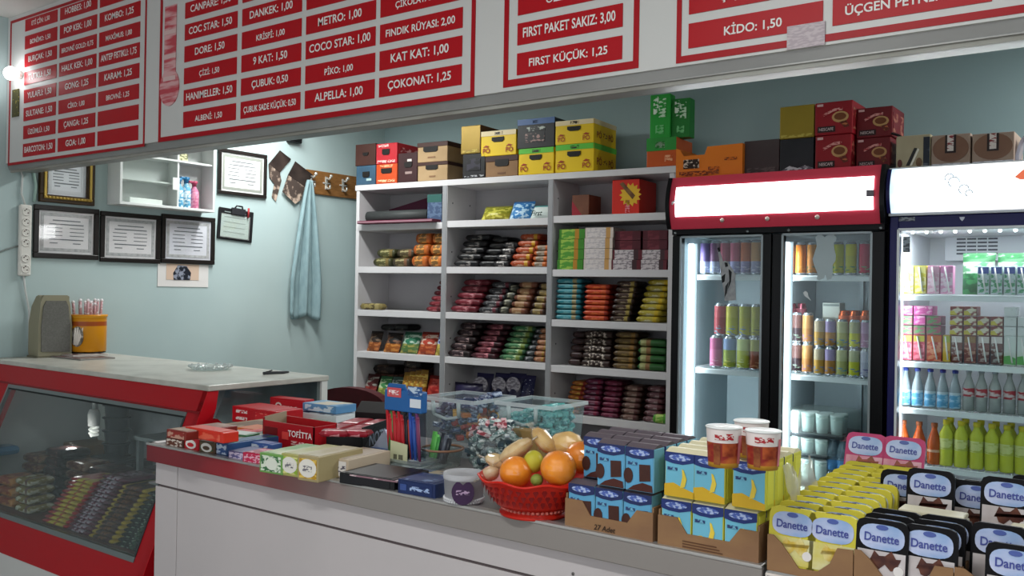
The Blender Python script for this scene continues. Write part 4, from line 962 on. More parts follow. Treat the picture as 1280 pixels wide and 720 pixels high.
def at_fruit(px, py, dy): 
    p = at_y(px, py, ym + dy); return p
ORG = mottled('e5801f', 'f0982f', 14, .4, bump=.2); STEM = paint('5d6a2c', .6)
def orange(label, px, py, rpx, dy, mat=ORG, cat='orange', name='orange', sc3=(1, 1, .95), seed=1, film=True):
    p = at_fruit(px, py, dy); depth = p.y * f_[1] + p.x * f_[0]; r = rpx * depth / FPX
    t = tag(MB().ball((0, 0, 0), r, mat, 26, sc3).build(name, None, (p.x, p.y, p.z)), label, cat)
    MB().lathe([(.0, r * .955 * sc3[2]), (r * .09, r * .965 * sc3[2]), (r * .05, r * .995 * sc3[2]), (0, r * sc3[2])], STEM, 8).build('stem_button', t)
    if film:
        m = MB(); rnd = random.Random(seed)
        m.ball((0, 0, 0), r * 1.03, clear('fffcf6', .35, .0, 'ffffff', .16), 16, sc3, .06, seed, False); m.build('clear_wrap', t)
    return t
orange('large film-wrapped orange at the front right of the red basket', 698, 585, 22.5, -.045)
orange('film-wrapped orange at the front left of the red basket', 645, 590, 20.5, -.05, seed=2)
orange('orange half hidden at the back right of the basket near the milk cartons', 727, 572, 21, .055, mottled('de7a20', 'e68c30', 14, .4, bump=.2), seed=3)
orange('yellow-green lemon between the two front oranges', 667, 577, 12.5, -.02, mottled('a8a02c', 'bdb23a', 12, .45, bump=.2), 'lemon', 'lemon', (1, 1, 1.12), film=False)
orange('small green lime peeping out below the two front oranges', 671, 600, 8, -.07, mottled('6e7a34', '84903f', 12, .45), 'lime', 'lime', film=False)
def cake(label, px, py, L, r, dy, rot, c1, c2, name='wrapped_cake'):
    p = at_fruit(px, py, dy); M_ = Matrix.Rotation(rot[0], 4, 'Z') @ Matrix.Rotation(rot[1], 4, 'Y')
    t = MB(); prof = [(.0, -L / 2), (r * .55, -L / 2 + .006), (r, -L * .22), (r * 1.03, 0), (r, L * .22), (r * .55, L / 2 - .006), (0, L / 2)]
    t.lathe(prof, mottled(c1, c2, 22, .35), 14, M=M_ @ Matrix.Rotation(PI / 2, 4, 'Y'))
    o = tag(t.build(name, None, p), label, 'cake')
    W2 = clear('fdfaf2', .6, .10, 'efe8d8', .16)
    for s in (-1, 1):
        m = MB(); m.grid(lambda u, v: tuple(M_ @ Vector((s * (L / 2 - .004 + .024 * v), (u - .5) * r * 2.0 * (.35 + .65 * v), .004 * math.sin(u * 20) * v))), 10, 3, W2); m.build('wrap_end', o)
    rn = random.Random(len(label)); q_ = MB(); q_.lathe([(q[0] * 1.06 + .0005, q[1] * 1.03) for q in prof], W2, 11, M=M_ @ Matrix.Rotation(PI / 2, 4, 'Y'), smooth=False)
    for v in q_.bm.verts: v.co *= 1 + (rn.random() - .5) * .12
    q_.build('clear_wrap', o)
    return o
cake('film-wrapped cream roll lying highest on the basket, in the middle', 680, 551, .085, .021, .045, (.2, .75), 'c08f3c', 'dcb868')
cake('plump film-wrapped yellow bun at the back of the basket', 706, 555, .095, .030, .08, (.15, -.25), 'd6a54a', 'e6c070')
cake('pale film-wrapped roll lying over the left side of basket', 645, 563, .10, .020, .0, (.5, -.6), 'c2985c', 'e0c898')
cake('pale film-wrapped roll behind the left front orange', 624, 577, .08, .018, -.01, (.9, .3), 'c8a468', 'e2cca0')
cake('small film-wrapped roll at the left rim of the basket', 613, 592, .055, .018, -.03, (.3, -.5), 'c89a6a', 'e0cdb0')

# ================================================================ trays of small milk cartons
KR = mottled('93704f', '86644a', 7, .75, (1, 1, 2), .35, .65)
MW, MD, MH = .0735, .052, .108
def tray_thing(label, x0, y0, z0, W2, D2, hf, hs, rz, notch=True, tx=None):
    t = empty('carton_tray', label, 'tray', (x0, y0, z0), rz)
    th = .004; m = MB()
    if notch: front = [(0, 0), (W2, 0), (W2, hf), (W2 * .82, hf), (W2 * .72, hf * .52), (W2 * .30, hf * .52), (W2 * .20, hf), (0, hf)]
    else: front = [(0, 0), (W2, 0), (W2, hf), (0, hf)]
    m.prism(front, 'y', 0, th, KR); m.box(0, th, th, D2, 0, hs, KR); m.box(W2 - th, W2, th, D2, 0, hs, KR); m.box(th, W2 - th, D2 - th, D2, 0, hs, KR); m.box(th, W2 - th, th, D2 - th, 0, th, KR)
    m.build('tray_walls', t)
    return t
CHO = dict(side=paint('6fa9c4', .35), face=paint('5d9ec4', .35), top=paint('252f5c', .35), blob=mottled('3a1f1a', '4a2a22', 16, .4), low=paint('4a241e', .4))
BAN = dict(side=paint('c9c648', .35), face=paint('6fb6cf', .35), top=paint('25346e', .35), blob=paint('d9bc3a', .4), low=paint('d3a92c', .4))
def milk_proto(k, label):
    t = empty('milk_carton', label, 'milk carton', (0, 0, -5))
    m = MB(); m.box(0, MW, 0, MD, 0, MH * .93, k['side'], .002); m.prism([(0, MH * .93), (MD, MH * .93), (MD * .62, MH), (MD * .38, MH)], 'x', 0.001, MW - .001, paint('d8cfae' if k is BAN else '5a5058', .4)); m.build('body', t)
    MB().box(.002, MW - .002, -.001, 0, .002, MH * .92, k['face']).build('printed_front', t)
    q = MB(); q.prism([(.0, MH * .93), (0, MH * .74), (MW * .25, MH * .70), (MW * .6, MH * .69), (MW, MH * .76), (MW, MH * .93)], 'y', -.002, -.001, k['top']); bn = q.build('blue_band', t)
    MB().prism([(MW * .5 + MW * .36 * math.cos(i * PI / 8), MH * .83 + MH * .065 * math.sin(i * PI / 8)) for i in range(16)], 'y', -.003, -.002, printed('a9b8dc', '4a5fa8', 110, .5, .35)).build('oval_logo', bn)
    MB().prism([(0, .002), (MW, .002), (MW, MH * .14), (MW * .6, MH * .22), (MW * .3, MH * .30), (0, MH * .26)] if k is BAN else [(MW * .1, .002), (MW * .98, .002), (MW * .95, MH * .16), (MW * .62, MH * .20), (MW * .3, MH * .12)], 'y', -.002, -.001, k['low']).build('splash_print', t)
    if k is BAN: pts = [(MW * .58, MH * .60), (MW * .64, MH * .58), (MW * .74, MH * .40), (MW * .68, MH * .24), (MW * .52, MH * .20), (MW * .56, MH * .32), (MW * .60, MH * .44)]
    else: pts = [(MW * .50, MH * .58), (MW * .88, MH * .60), (MW * .90, MH * .26), (MW * .52, MH * .22)]
    MB().prism(pts, 'y', -.003, -.002, k['blob'] if k is CHO else paint('e2c648', .4)).build('fruit_print', t)
    if k is CHO: MB().prism([(MW * .12 + .012 * math.cos(i * PI / 6), MH * .32 + .018 * math.sin(i * PI / 6)) for i in range(12)], 'y', -.003, -.002, k['blob']).build('fruit_print', t)
    if k is BAN: MB().prism([(MD * .2, MH * .1), (MD * .8, MH * .1), (MD * .8, MH * .85), (MD * .2, MH * .85)], 'x', MW, MW + .001, paint('d6d24e', .35)).build('side_panel', t)
    MB().box(MW * .10, MW * .42, -.003, -.001, MH * .56, MH * .62, printed('6fa9c4', '2f3f6a', 120, .5)).build('small_print', t)
    return t
protos = {}
def milk(k, kn, pos, rz, label, group):
    if kn not in protos:
        protos[kn] = milk_proto(k, label); o = protos[kn]; o.location = pos; o.rotation_euler = (0, 0, rz); tag(o, label, None, group)
        return o
    return copy_tree(protos[kn], pos, rz, label, group)
ORDW = ['front', 'second', 'third', 'rearmost']
a, w1 = span(706, 816, 657.5); 
tr1 = tray_thing('brown kraft tray printed 27 Adet holding cocoa milk cartons', a.x, a.y, KZ + .0005, w1, .235, .068, .08, 0)
lettering('27 Adet', paint('3a2a20', .6), tr1, (w1 * .47, -.0015, .012), .07, .013, shear=.2)
b_, w2_ = span(819, 946, 682)
tr2 = tray_thing('brown kraft tray holding banana milk cartons, right of the cocoa tray', b_.x, a.y, KZ + .0005, w2_, .235, .068, .08, 0)
q = MB()
for i in range(3): q.box(w2_ * .26, w2_ * (.60 + .03 * i), -.0012, 0, .018 - .006 * i, .020 - .006 * i, paint('5a3a28', .6))
q.build('printed_lines', tr2)
for kn, k, X0, W_, nm in (('cocoa', CHO, a.x, w1, 'cocoa'), ('banana', BAN, b_.x, w2_, 'banana')):
    pw = (W_ - .010) / 3; s = (pw - MW) / 2
    for lay in range(2):
        for r in range(4):
            for c in range(3):
                z = KZ + .005 + lay * (MH * .985 + .001); x = X0 + .005 + c * pw + s; y = a.y + .0055 + r * .0565
                if lay and kn == 'cocoa' and r == 0 and c == 0: continue
                if lay and kn == 'banana': x += (.002, -.003, .012)[c] + .005
                if lay and kn == 'cocoa': x += .006
                if lay and r == 0 and kn == 'cocoa': y -= .004
                lab = '%s milk carton, %s layer, %s row, %s in its row' % (nm, ['lower', 'upper'][lay], ORDW[r], ['left', 'middle', 'right'][c])
                milk(k, kn, (x, y, z), 0, lab, nm + ' milk cartons in the tray')
# crumpled clear shrink film at the end of the banana cartons
e0 = at_y(985, 600, a.y + .24)
m = MB().grid(lambda u, v: (b_.x + W_ + .008 + .035 * u + .012 * math.sin(v * 9), a.y + .10 + .17 * v, KZ + .19 - .11 * u * u - .03 * u + .012 * math.sin(u * 11 + v * 13)), 8, 10, clear('f8f6f0', .4, .30, 'e5e0d6', .15))
tag(m.build('shrink_film', None), 'crumpled clear shrink film hanging off the banana milk cartons', 'film')
# three paper cups with lids on top of the cartons
zc_ = KZ + .005 + 2 * (MH * .985 + .001) + .0012
CUPW = paint('ded2cf', .4); CUPR = mottled('8a2a24', 'b5602f', 18, .4, (1, 1, 1.5), .45, .6)
def paper_cup(label, px, pyb, pyt, wpx, dy):
    p = at_z(px, pyb, zc_); p.y += 0; dep = p.y * f_[1] + p.x * f_[0]; rt = wpx / 2 * dep / FPX; hh = at_y(px, pyt, p.y + rt).z - zc_
    t = empty('paper_cup', label, 'cup', (p.x, p.y + rt * .9, zc_), YAW)
    rb = rt * .86
    MB().lathe([(rb, 0, paint('b8862c', .4)), (rb + (rt - rb) * .12, hh * .12, CUPR), (rb + (rt - rb) * .62, hh * .62, CUPW), (rt, hh * .96, CUPW), (rt, hh * .97)], CUPW, 28).build('cup_wall', t)
    MB().lathe([(0, hh * .965), (rt * 1.04, hh * .965), (rt * 1.06, hh * .985), (rt * 1.02, hh), (0, hh)], paint('dfe0e0', .3), 28).build('lid', t)
    def arc(a0, a1, z0, z1, mt, nm, dr=.0012):
        def fn(u, v):
            z = z0 + (z1 - z0) * v; R_ = rb + (rt - rb) * z + dr; an = -PI / 2 + a0 + (a1 - a0) * u
            return (R_ * math.cos(an), R_ * math.sin(an), z * hh)
        m = MB().grid(fn, 10, 4, mt); m.build(nm, t)
    arc(-.75, .35, .70, .86, printed('ded2cf', 'a3262e', 90, .5, .4), 'red_script')
    arc(-.3, .55, .30, .62, mottled('b0542a', '6a1e18', 30, .4), 'food_print')
    arc(-.85, -.42, .08, .60, mottled('6d2f1c', 'a86a3a', 26, .4), 'food_print')
    arc(.75, 1.25, .10, .80, paint('c9737a', .4), 'pink_panel')
    arc(1.25, 1.6, .05, .40, paint('b5202a', .4), 'red_panel')
    return t
paper_cup('white and red paper cup, left of the two front cups on the milk cartons', 896, 585, 531, 44, 0)
paper_cup('white and red paper cup, right of the two front cups on the milk cartons', 946, 588, 536, 44, 0)
pc_ = paper_cup('white and red paper cup standing behind the two others on the milk cartons', 917, 578, 528, 44, 0)
pc_.location.y += .062; pc_.location.x -= .0

# ================================================================ cartons of pudding packs on the freezer
def pudding_proto(label, c_body, c_edge, kind):
    W2, H2, D2 = .098, .128, .05
    t = empty('pudding_pack', label, 'pudding', (0, 0, -5))
    BD = paint(c_body, .5, 0, 0, .12)
    m = MB()
    r = .014; pts = [(0, 0), (W2, 0), (W2, H2 - r), (W2 - r * .3, H2 - r * .3), (W2 - r, H2), (r, H2), (r * .3, H2 - r * .3), (0, H2 - r)]
    m.prism(pts, 'y', 0, .012, BD); m.build('card_sleeve', t)
    m = MB(); 
    for i in range(2): m.box(.006, W2 - .006, .0125 + .019 * i, .030 + .019 * i, .012, H2 - .016, paint(c_edge, .45), .006)
    m.build('pudding_cups', t)
    m = MB(); m.prism([(W2 / 2 + W2 * .43 * math.copysign(abs(math.cos(i * PI / 12)) ** .6, math.cos(i * PI / 12)), H2 * .74 + H2 * .19 * math.copysign(abs(math.sin(i * PI / 12)) ** .8, math.sin(i * PI / 12))) for i in range(24)], 'y', -.0015, 0, mottled('c2c6e2', '7f9fcc', 9, .3, (1, 1, 2))); lg = m.build('oval_logo', t)
    lettering('Danette', paint('414a92', .35), lg, (W2 / 2, -.003, H2 * .73), W2 * .66, H2 * .13)
    MB().prism([(W2 / 2 + W2 * .12 * math.cos(i * PI / 6), H2 * .885 + H2 * .04 * math.sin(i * PI / 6)) for i in range(12)], 'y', -.0025, -.001, paint('4a5a9c', .35)).build('round_emblem', lg)
    MB().box(.004, W2 - .004, -.0012, 0, H2 * .10, H2 * .53, {'yellow': mottled('d6d2a8', 'c9b94a', 16, .4), 'pink': mottled('d5a9b5', 'c06a80', 16, .4), 'black': mottled('c9c2c4', 'b5a9a8', 16, .4)}[kind]).build('printed_panel', t)
    c = {'yellow': 'c7a63a', 'pink': '9a4a32', 'black': '3f1d18'}[kind]
    MB().prism([(W2 * .58 + W2 * .30 * math.cos(a), H2 * .36 + H2 * .11 * math.sin(a) + (.012 if i % 3 == 0 else 0)) for i, a in enumerate([k * PI / 8 for k in range(16)])], 'y', -.0025, -.001, mottled(c, '6d3f2c' if kind != 'yellow' else 'e0d9a0', 30, .35)).build('dessert_print', t)
    MB().prism([(W2 * .84 + .0095 * math.cos(i * PI / 8), H2 * .27 + .0095 * math.sin(i * PI / 8)) for i in range(16)], 'y', -.003, -.001, paint('dcd5d3', .4)).build('round_badge', t)
    if kind == 'yellow': MB().prism([(W2 * .34, .0), (W2 * .50, .0005), (W2 * .66, .0), (W2 * .60, .010), (W2 * .42, .011)], 'z', H2 - .0005, H2 + .0008, paint('2a2820', .4)).build('dark_print', t)
    finish_texts()
    return t
def place(proto, used, pos, rx, rz, label, group):
    o = proto if not used else copy_tree(proto, pos, rz, label, group)
    o.location = pos; o.rotation_euler = (rx, 0, rz); tag(o, label, None, group); return o
Z0 = FZ + .006
A = at_y(961, 668, 1.853)
def kraft_front(label, x0, x1, y0, hf, D2, sid):
    t = empty('carton_tray', label, 'tray', (x0, y0, FZ + .0005)); W2 = x1 - x0; th = .004
    top = [(W2, 0), (W2, hf * .96), (W2 * .82, hf * .94), (W2 * .74, hf * .50), (W2 * .60, hf * .22), (W2 * .38, hf * .20), (W2 * .27, hf * .52), (W2 * .17, hf * .80), (W2 * .07, hf), (0, hf)]
    m = MB(); m.prism([(0, 0)] + top, 'y', 0, th, KR); m.box(0, th, th, D2, 0, sid, KR); m.box(W2 - th, W2, th, D2, 0, sid, KR); m.box(th, W2 - th, D2 - th, D2, 0, sid, KR); m.box(th, W2 - th, th, D2 - th, 0, th, KR)
    m.build('tray_walls', t); return t
hfk = A.z - FZ
x_1, x_2, x_3 = at_y(959, 690, 1.853).x, at_y(1067.5, 700, 1.853).x, at_y(1193, 712, 1.853).x
kraft_front('brown kraft carton full of yellow pudding packs', x_1, x_2 - .002, 1.853, hfk, .62, .06)
kraft_front('brown kraft carton of black pudding packs beside the yellow ones', x_2, x_3 - .002, 1.853, hfk, .62, .06)
kraft_front('brown kraft carton of black pudding packs, the one cut off by picture edge', x_3, x_3 + .235, 1.853, hfk, .62, .06)
yel = pudding_proto('', 'c9bd45', 'd9cf9a', 'yellow'); u = False
pw = (x_2 - x_1 - .012) / 2
for r in range(11):
    for c in range(2):
        place(yel, u, (x_1 + .006 + c * pw + (pw - .098) / 2, 1.859 + .0525 * r, Z0 + .002 * r), -.10, 0, 'yellow pudding pack, %s column of its carton, %s' % (['left', 'right'][c], 'front row' if r == 0 else ORD[r - 1] + ' row from front' if r < 10 else 'rearmost row'), 'yellow pudding packs in the kraft carton'); u = True
pk = pudding_proto('', 'b5446e', 'd9b5c0', 'pink')
for c, (px, py) in enumerate(((1052, 604), (1099, 612))):
    g = at_y(px, py, 2.40)
    place(pk, c > 0, (g.x, 2.40, Z0 + .095), -.35, .0, 'pink pudding pack leaning on the yellow ones, %s of the pink pair' % ('left' if c == 0 else 'right'), 'pink pudding packs')
blk = pudding_proto('', '0f0e11', 'c9c0a8', 'black'); ub = False
def black_pack(pos, rx, rz, label):
    global ub
    place(blk, ub, pos, rx, rz, label, 'black pudding packs'); ub = True
pw2 = (x_3 - x_2 - .012) / 2
for c in range(2):
    for r in range(3):
        black_pack((x_2 + .006 + c * pw2 + (pw2 - .098) / 2 + .004 * r * c, 1.857 + .0525 * r + .008 * c, Z0 + .004), -.12, 0, 'black pudding pack in the middle carton, %s column, %s' % (['left', 'right'][c], ['front row', 'second row', 'third row', 'fourth row'][r]))
# cream cups seen edge-on and the packs standing behind them
def cup_pile(label, x, y, z, n, W2=.10):
    t = empty('pudding_cups', label, 'pudding', (x, y, z))
    for i in range(n):
        MB().box(.002 * (i % 2), W2 - .002 * (i % 2), 0, .06, i * .0105, i * .0105 + .009, paint('cbc3ab', .45), .003).build('cup_rim', t)
    return t
g = at_y(1128, 640, 2.08); cup_pile('pile of cream cup rims between the front and rear black packs', g.x, 2.03, Z0 + .062, 6, .13)
g1 = at_y(1136, 631, 2.16)
for r, (px, y_, dz, rz, lab) in enumerate(((1131, 2.155, .062, 0, 'black pudding pack standing behind the cream cup rims'), (1188, 2.20, .040, .0, 'black pudding pack right behind, between two upright ones'), (1224, 2.13, .068, 0, 'black pudding pack standing highest at the right of the picture'), (1262, 2.19, .068, 0, 'black pudding pack behind the highest one at picture edge'), (1098, 2.22, .040, 0, 'dark pudding pack half hidden behind the upright black one'))):
    g = at_y(px, 640, y_); black_pack((g.x, y_, Z0 + dz), -.14, rz, lab)
for r in range(4):
    for c, px in enumerate((1128, 1180, 1222)):
        g = at_y(px, 660, 2.16 + .055 * r)
        if 2.16 + .055 * r > 2.42: continue
        black_pack((g.x + .004 * r, 2.26 + .055 * r, Z0 + .002), -.06, 0, 'black pudding pack low in the rear heap, %s row, %s' % (ORDW[r], ['left', 'middle', 'right'][c]))
g = at_y(1224, 668, 2.03); cup_pile('pile of cream cup rims at the right, below the highest black pack', g.x + .05, 2.02, Z0 + .058, 6, .14)
for c in range(2):
    black_pack((x_3 + .048 + c * .104, 1.862, Z0 - .02 + .015), -.12, 0, 'black pudding pack at the bottom right corner, ' + ['first in its carton', 'second in its carton'][c])
for r in range(2):
    black_pack((x_3 + .012 + .105 * r, 1.935, Z0 + .012), -.10, 0, 'black pudding pack behind the bottom right ones, ' + ['nearer the middle carton', 'farther from the middle carton'][r])

# ================================================================ white bookcase on the back wall
BA = math.radians(4.2); BO = Vector((-4.898, 4.72, 0)); BU = Vector((math.cos(BA), math.sin(BA), 0)); BV = Vector((-math.sin(BA), math.cos(BA), 0))
BD_ = .36
def bkp(px, py, v=0.0):
    """sight line onto the bookcase's front plane pushed back by v: (u along it, height)"""
    d = ray(px, py); o = BO + BV * v; t = o.dot(BV) / d.dot(BV); q = d * t
    return (q - o).dot(BU), CAM_Z + q.z
def bw3(u, v, z): q = BO + BU * u + BV * v; return Vector((q.x, q.y, z))
MEL = mottled('c9c6c8', 'c2bfc1', 1.5, .45); EDGE = paint('8f8f92', .4, .2)
u0 = bkp(444, 330)[0]; uD1, uD1b = bkp(552, 330)[0], bkp(558, 330)[0]; uD2, uD2b = bkp(684, 330)[0], bkp(690.5, 330)[0]; u3, u3b = bkp(835, 330)[0], bkp(841, 330)[0]
BT = 2.276
bc = empty('bookcase', 'tall white three-bay bookcase stacked with wrapped biscuits and sweets', 'bookcase', (BO.x, BO.y, 0), BA)
def bpart(name, *q, mat=MEL, bev=.0015):
    return MB().box(*q, mat, bev).build(name, bc)
bpart('side_panel', u0, u0 + .03, .001, BD_, 0, BT - .04); bpart('side_panel', u3, u3b, .001, BD_, 0, BT - .04)
for a, b in ((uD1, uD1b), (uD2, uD2b)):
    t = bpart('divider', a, b, .0, BD_ - .012, 0, BT - .04)
    MB().box(a, b - .004, -.003, 0, 0, BT - .04, EDGE).build('edge_strip', t)
bpart('top_board', u0 - .01, u3b + .01, -.004, BD_, BT - .04, BT)
bpart('back_panel', u0 + .03, u3, BD_ - .012, BD_, .08, BT - .04, mat=mottled('a9a7aa', 'a19fa2', 2, .6))
bays = dict(L=(u0 + .03, uD1), M=(uD1b, uD2), R=(uD2b, u3))
SZ = dict(L=[None, 1.985, 1.675, 1.359, 1.052, .72], M=[None, 1.992, 1.675, 1.363, 1.056, .733], R=[None, 2.002, 1.659, 1.339, 1.047, .738])
for k, (a, b) in bays.items():
    for z in SZ[k][1:] + [.40, .09]:
        bpart('shelf', a, b, .002, BD_ - .012, z - .045, z)
m = MB()
for a in (uD1b, uD2b):
    for z in (2.12, 1.78, 1.47, 1.18, .86):
        for v in (.06, .27): m.tube([(a + .0005, v, z), (a + .002, v, z)], .006, paint('54545a', .5), 8)
m.build('peg_holes', bc)
BAYN = dict(L='left bay of the bookcase', M='middle bay of the bookcase', R='right bay of the bookcase')
SHN = [None, 'top shelf', 'second shelf', 'third shelf', 'fourth shelf', 'fifth shelf']
def bstack(what, bay, sh, px0, px1, pyt, n, mats, v=.02, D=.17, step=(0, .022), boxy=False, cat='biscuits', name='biscuit_pack', pyb=None, p=(.2, .68), H=None):
    z = SZ[bay][sh] + .0008
    vm = v + step[1] * (n - 1)
    a = max(bkp(px0, 330, v)[0], bays[bay][0] + .005); e = min(bkp(px1, 330, v)[0], bays[bay][1] - .006 - max(0, step[0]) * (n - 1))
    if H is None: H = max(.012, (bkp((px0 + px1) / 2, pyt, vm)[1] - z) / n)
    pos = bw3(a, v, z)
    pack_stack(what, SHN[sh] + ' of ' + bay_short[bay], what + 's on the ' + SHN[sh], cat, pos, BA, n, e - a, D, H, mats, step, boxy, .005, name, p)
bay_short = dict(L='left bay', M='middle bay', R='right bay')
def W3(wrap, patch, fg, acc=None, scale=26, am=.53):
    return (paint(wrap, .32), printed(patch, fg, scale, am, .32), paint(acc, .32) if acc else None)
# left bay
bstack('small olive wrapped cake', 'L', 2, 466, 489, 311, 2, W3('3a3a26', '4c4a2c', '8d865e', '6b5a34'), step=(.01, .03))
bstack('small brown-olive wrapped cake', 'L', 2, 490, 512, 311, 2, W3('3a3226', '4a402c', '8d825e', '6b4a34'), step=(.01, .03))
bstack('orange wrapped cake', 'L', 2, 514, 534, 291, 3, W3('9a4f22', '6b4f2e', 'c0813f', 'a85a26'))
bstack('orange-brown wrapped cake', 'L', 2, 535, 553, 291, 3, W3('9f5526', '6f5230', 'c98a46', 'b0622a'))
bstack('gold biscuit bar', 'L', 3, 449, 479, 379, 1, W3('776a42', '8d7f52', '4a3f2a', '8f8258'), D=.06)
bstack('dark red wrapped biscuit', 'L', 3, 533, 553, 350, 6, W3('5a1b22', '6f232b', 'a5656a', '4a171d'), v=.03, step=(.0, .03))
def bag(label, px0, px1, pyt, bay, sh, mats, v=.04, th=.07, name='snack_bag', cat='snack bag', lean=.06, z=None):
    z = SZ[bay][sh] + .001 if z is None else z
    a, e = max(bkp(px0, 400, v)[0], bays[bay][0] + .004), min(bkp(px1, 400, v)[0], bays[bay][1] - .004); w = e - a; h = bkp(px0, pyt, v)[1] - z
    c1, c2, c3 = mats; m = MB()
    def face(sg):
        def fn(u, q):
            puff = math.sin(PI * min(1, max(0, u))) ** .6 * math.sin(PI * min(1, max(0, (q - .02) / .96))) ** .5
            return (w * u, sg * th / 2 * puff + th / 2 + lean * q, h * q)
        return fn
    rows_ = ((0, .46, c2), (.46, .88, c1), (.88, 1.0, c3))
    for sg in (-1, 1):
        for q0, q1, mt in rows_:
            f = face(sg); m.grid(lambda u, q: f(u, q0 + (q1 - q0) * q), 8, 5, mt)
    o = m.build(name, None, bw3(a, v, z), BA); return tag(o, label, cat)
PO = lambda a, b, s=20: printed(a, b, s, .52, .3)
bag('brown and orange snack bag, leftmost on the fourth shelf', 455, 470, 414, 'L', 4, (PO('2c211d', '6a5544'), PO('7a4220', 'a8683a'), paint('1f1816', .35)))
bag('dark and orange snack bag, second from left on the fourth shelf', 476, 495, 416, 'L', 4, (PO('23201f', '6a4a3a'), PO('8a4d1c', 'b5783a'), paint('1c1918', .35)))
bag('green snack bag on the fourth shelf between orange ones', 497, 518, 415, 'L', 4, (PO('2d6a50', 'a5b8a8'), PO('4f6a3c', '8f8a4a'), paint('1f4a38', .35)))
bag('orange-red snack bag on the fourth shelf beside the green one', 519, 540, 415, 'L', 4, (PO('a03a2a', 'c9b0a0'), PO('8d3a22', 'b5603a'), paint('6d2018', .35)))
bag('blue and yellow snack bag at the right end of fourth shelf', 541, 554, 413, 'L', 4, (PO('2c3f7a', 'a5b0c8'), PO('8d8038', 'b5a250'), paint('5a3030', .35)))
for i, (px, lab) in enumerate(((470, 'black wrapped pack lying on top of the snack bags, left'), (486, 'black wrapped pack lying on top of the snack bags, right'))):
    q = bkp(px, 410, .12); o = put(pack_mesh(.14, .16, .05, paint('181818', .3), printed('1d1d1d', '45423e', 20, .55, .3)), 'biscuit_pack', None, bw3(q[0], .17, q[1] - .02), BA); tag(o, lab, 'biscuits')
bag('dark red snack bag, leftmost on the lowest visible shelf', 450, 466, 468, 'L', 5, (PO('4a1e20', '8d8a84'), PO('6a1d1f', '8a3a34'), paint('3a1416', .35)))
bag('green and yellow snack bag beside the dark red one', 468, 482, 471, 'L', 5, (PO('3f7a4a', 'b8c4a0'), PO('6f7a38', 'a8a858'), paint('2c5a3a', .35)))
bag('grey-green snack bag behind the blue header card', 483, 497, 472, 'L', 5, (PO('4a5a58', 'a8b5b0'), PO('4a6a4a', '8a9a6a'), paint('39504a', .35)))
for i, px in enumerate((499, 506, 513, 520)):
    bag('yellow and orange striped snack bag, %s of four behind each other' % ['first', 'second', 'third', 'last'][i], px, px + 9, 466 - i, 'L', 5, (PO('9a6a24', 'd0b458'), PO('8a4a1c', 'c08a3c'), paint('7a5a24', .35)), lean=.04)
bag('red snack bag at the right end of the lowest visible shelf', 529, 551, 470, 'L', 5, (PO('8d1f1c', 'b54a40'), PO('7a1a18', 'a8382e'), paint('5a1614', .35)))
for i, (px, w_) in enumerate(((468, .22), (506, .17))):
    q = bkp(px, 460, .2); o = put(pack_mesh(w_, .16, .07, paint('241d1c', .4), printed('2d2422', '5a4a40', 18, .5)), 'biscuit_pack', None, bw3(q[0], .18, SZ['L'][5] + .157 + .055 * i), BA); tag(o, 'brown pack lying on top of the lowest bags, ' + ('left one' if i == 0 else 'right one'), 'biscuits')
    q = (max(q[0], bays['L'][0] + .016), 0); o = put(MB().box(0, w_, 0, .14, 0, .155 + .06 * i, printed('33211e', '5a3a30', 16, .5), .003).mesh('carton'), 'carton', None, bw3(q[0] - .01, .205, SZ['L'][5] + .001), BA); tag(o, 'dark brown carton behind the lowest snack bags, ' + ('left one' if i == 0 else 'right one'), 'box')
# things on the top-left shelf
z = SZ['L'][1] + .001
q0, q1 = bkp(441, 275, -.06)[0], bkp(535, 275, -.06)[0]
o = MB().box(0, q1 - q0, 0, .30, 0, .022, paint('5c2136', .5), .005); o.box(.004, q1 - q0 - .004, -.001, .0, .006, .016, paint('8d6a74', .5)); tag(o.build('folder', None, bw3(q0 + .03, -.05, z), BA), 'maroon folder lying on the top-left shelf, sticking out at its end', 'folder')
q0, q1 = max(bkp(455, 265, .06)[0], bays['L'][0] + .006), bkp(533, 265, .06)[0]; r = (bkp(490, 260, .06)[1] - bkp(490, 274, .06)[1]) / 2
m = MB().tube([(0, 0, 0), (q1 - q0, 0, 0)], r, paint('3a3d3d', .5), 16); m.tube([(-.003, 0, 0), (0, 0, 0)], r * .6, paint('1c1d1d', .5), 12); tag(m.build('rolled_mat', None, bw3(q0, .10, z + .0225 + r), BA), 'dark grey rolled mat lying on the maroon folder', 'mat')
P = [bkp(484, 262, .2), bkp(535, 246, .2), bkp(535, 266, .2), bkp(484, 272, .2)]
m = MB().prism([(p[0] - P[0][0], p[1] - z) for p in (P[0], P[1])] + [(P[1][0] - P[0][0], .023), (0, .023)], 'y', 0, .02, paint('571c38', .55)); tag(m.build('folder', None, bw3(P[0][0], .22, z), BA), 'maroon folder standing slanted behind the rolled mat', 'folder')
q0, q1 = bkp(534, 262, .05)[0], bkp(552, 262, .05)[0]; h = bkp(540, 243, .05)[1] - z
m = MB().box(0, q1 - q0, 0, .16, 0, h, printed('3a4a66', '52647e', 20, .5, .5), .004); m.box(.0, q1 - q0, -.001, .0, h * .72, h, paint('2c5550', .5)); tag(m.build('carton', None, bw3(q0, .05, z), BA), 'upright slate blue carton with green band on the top-left shelf', 'box')
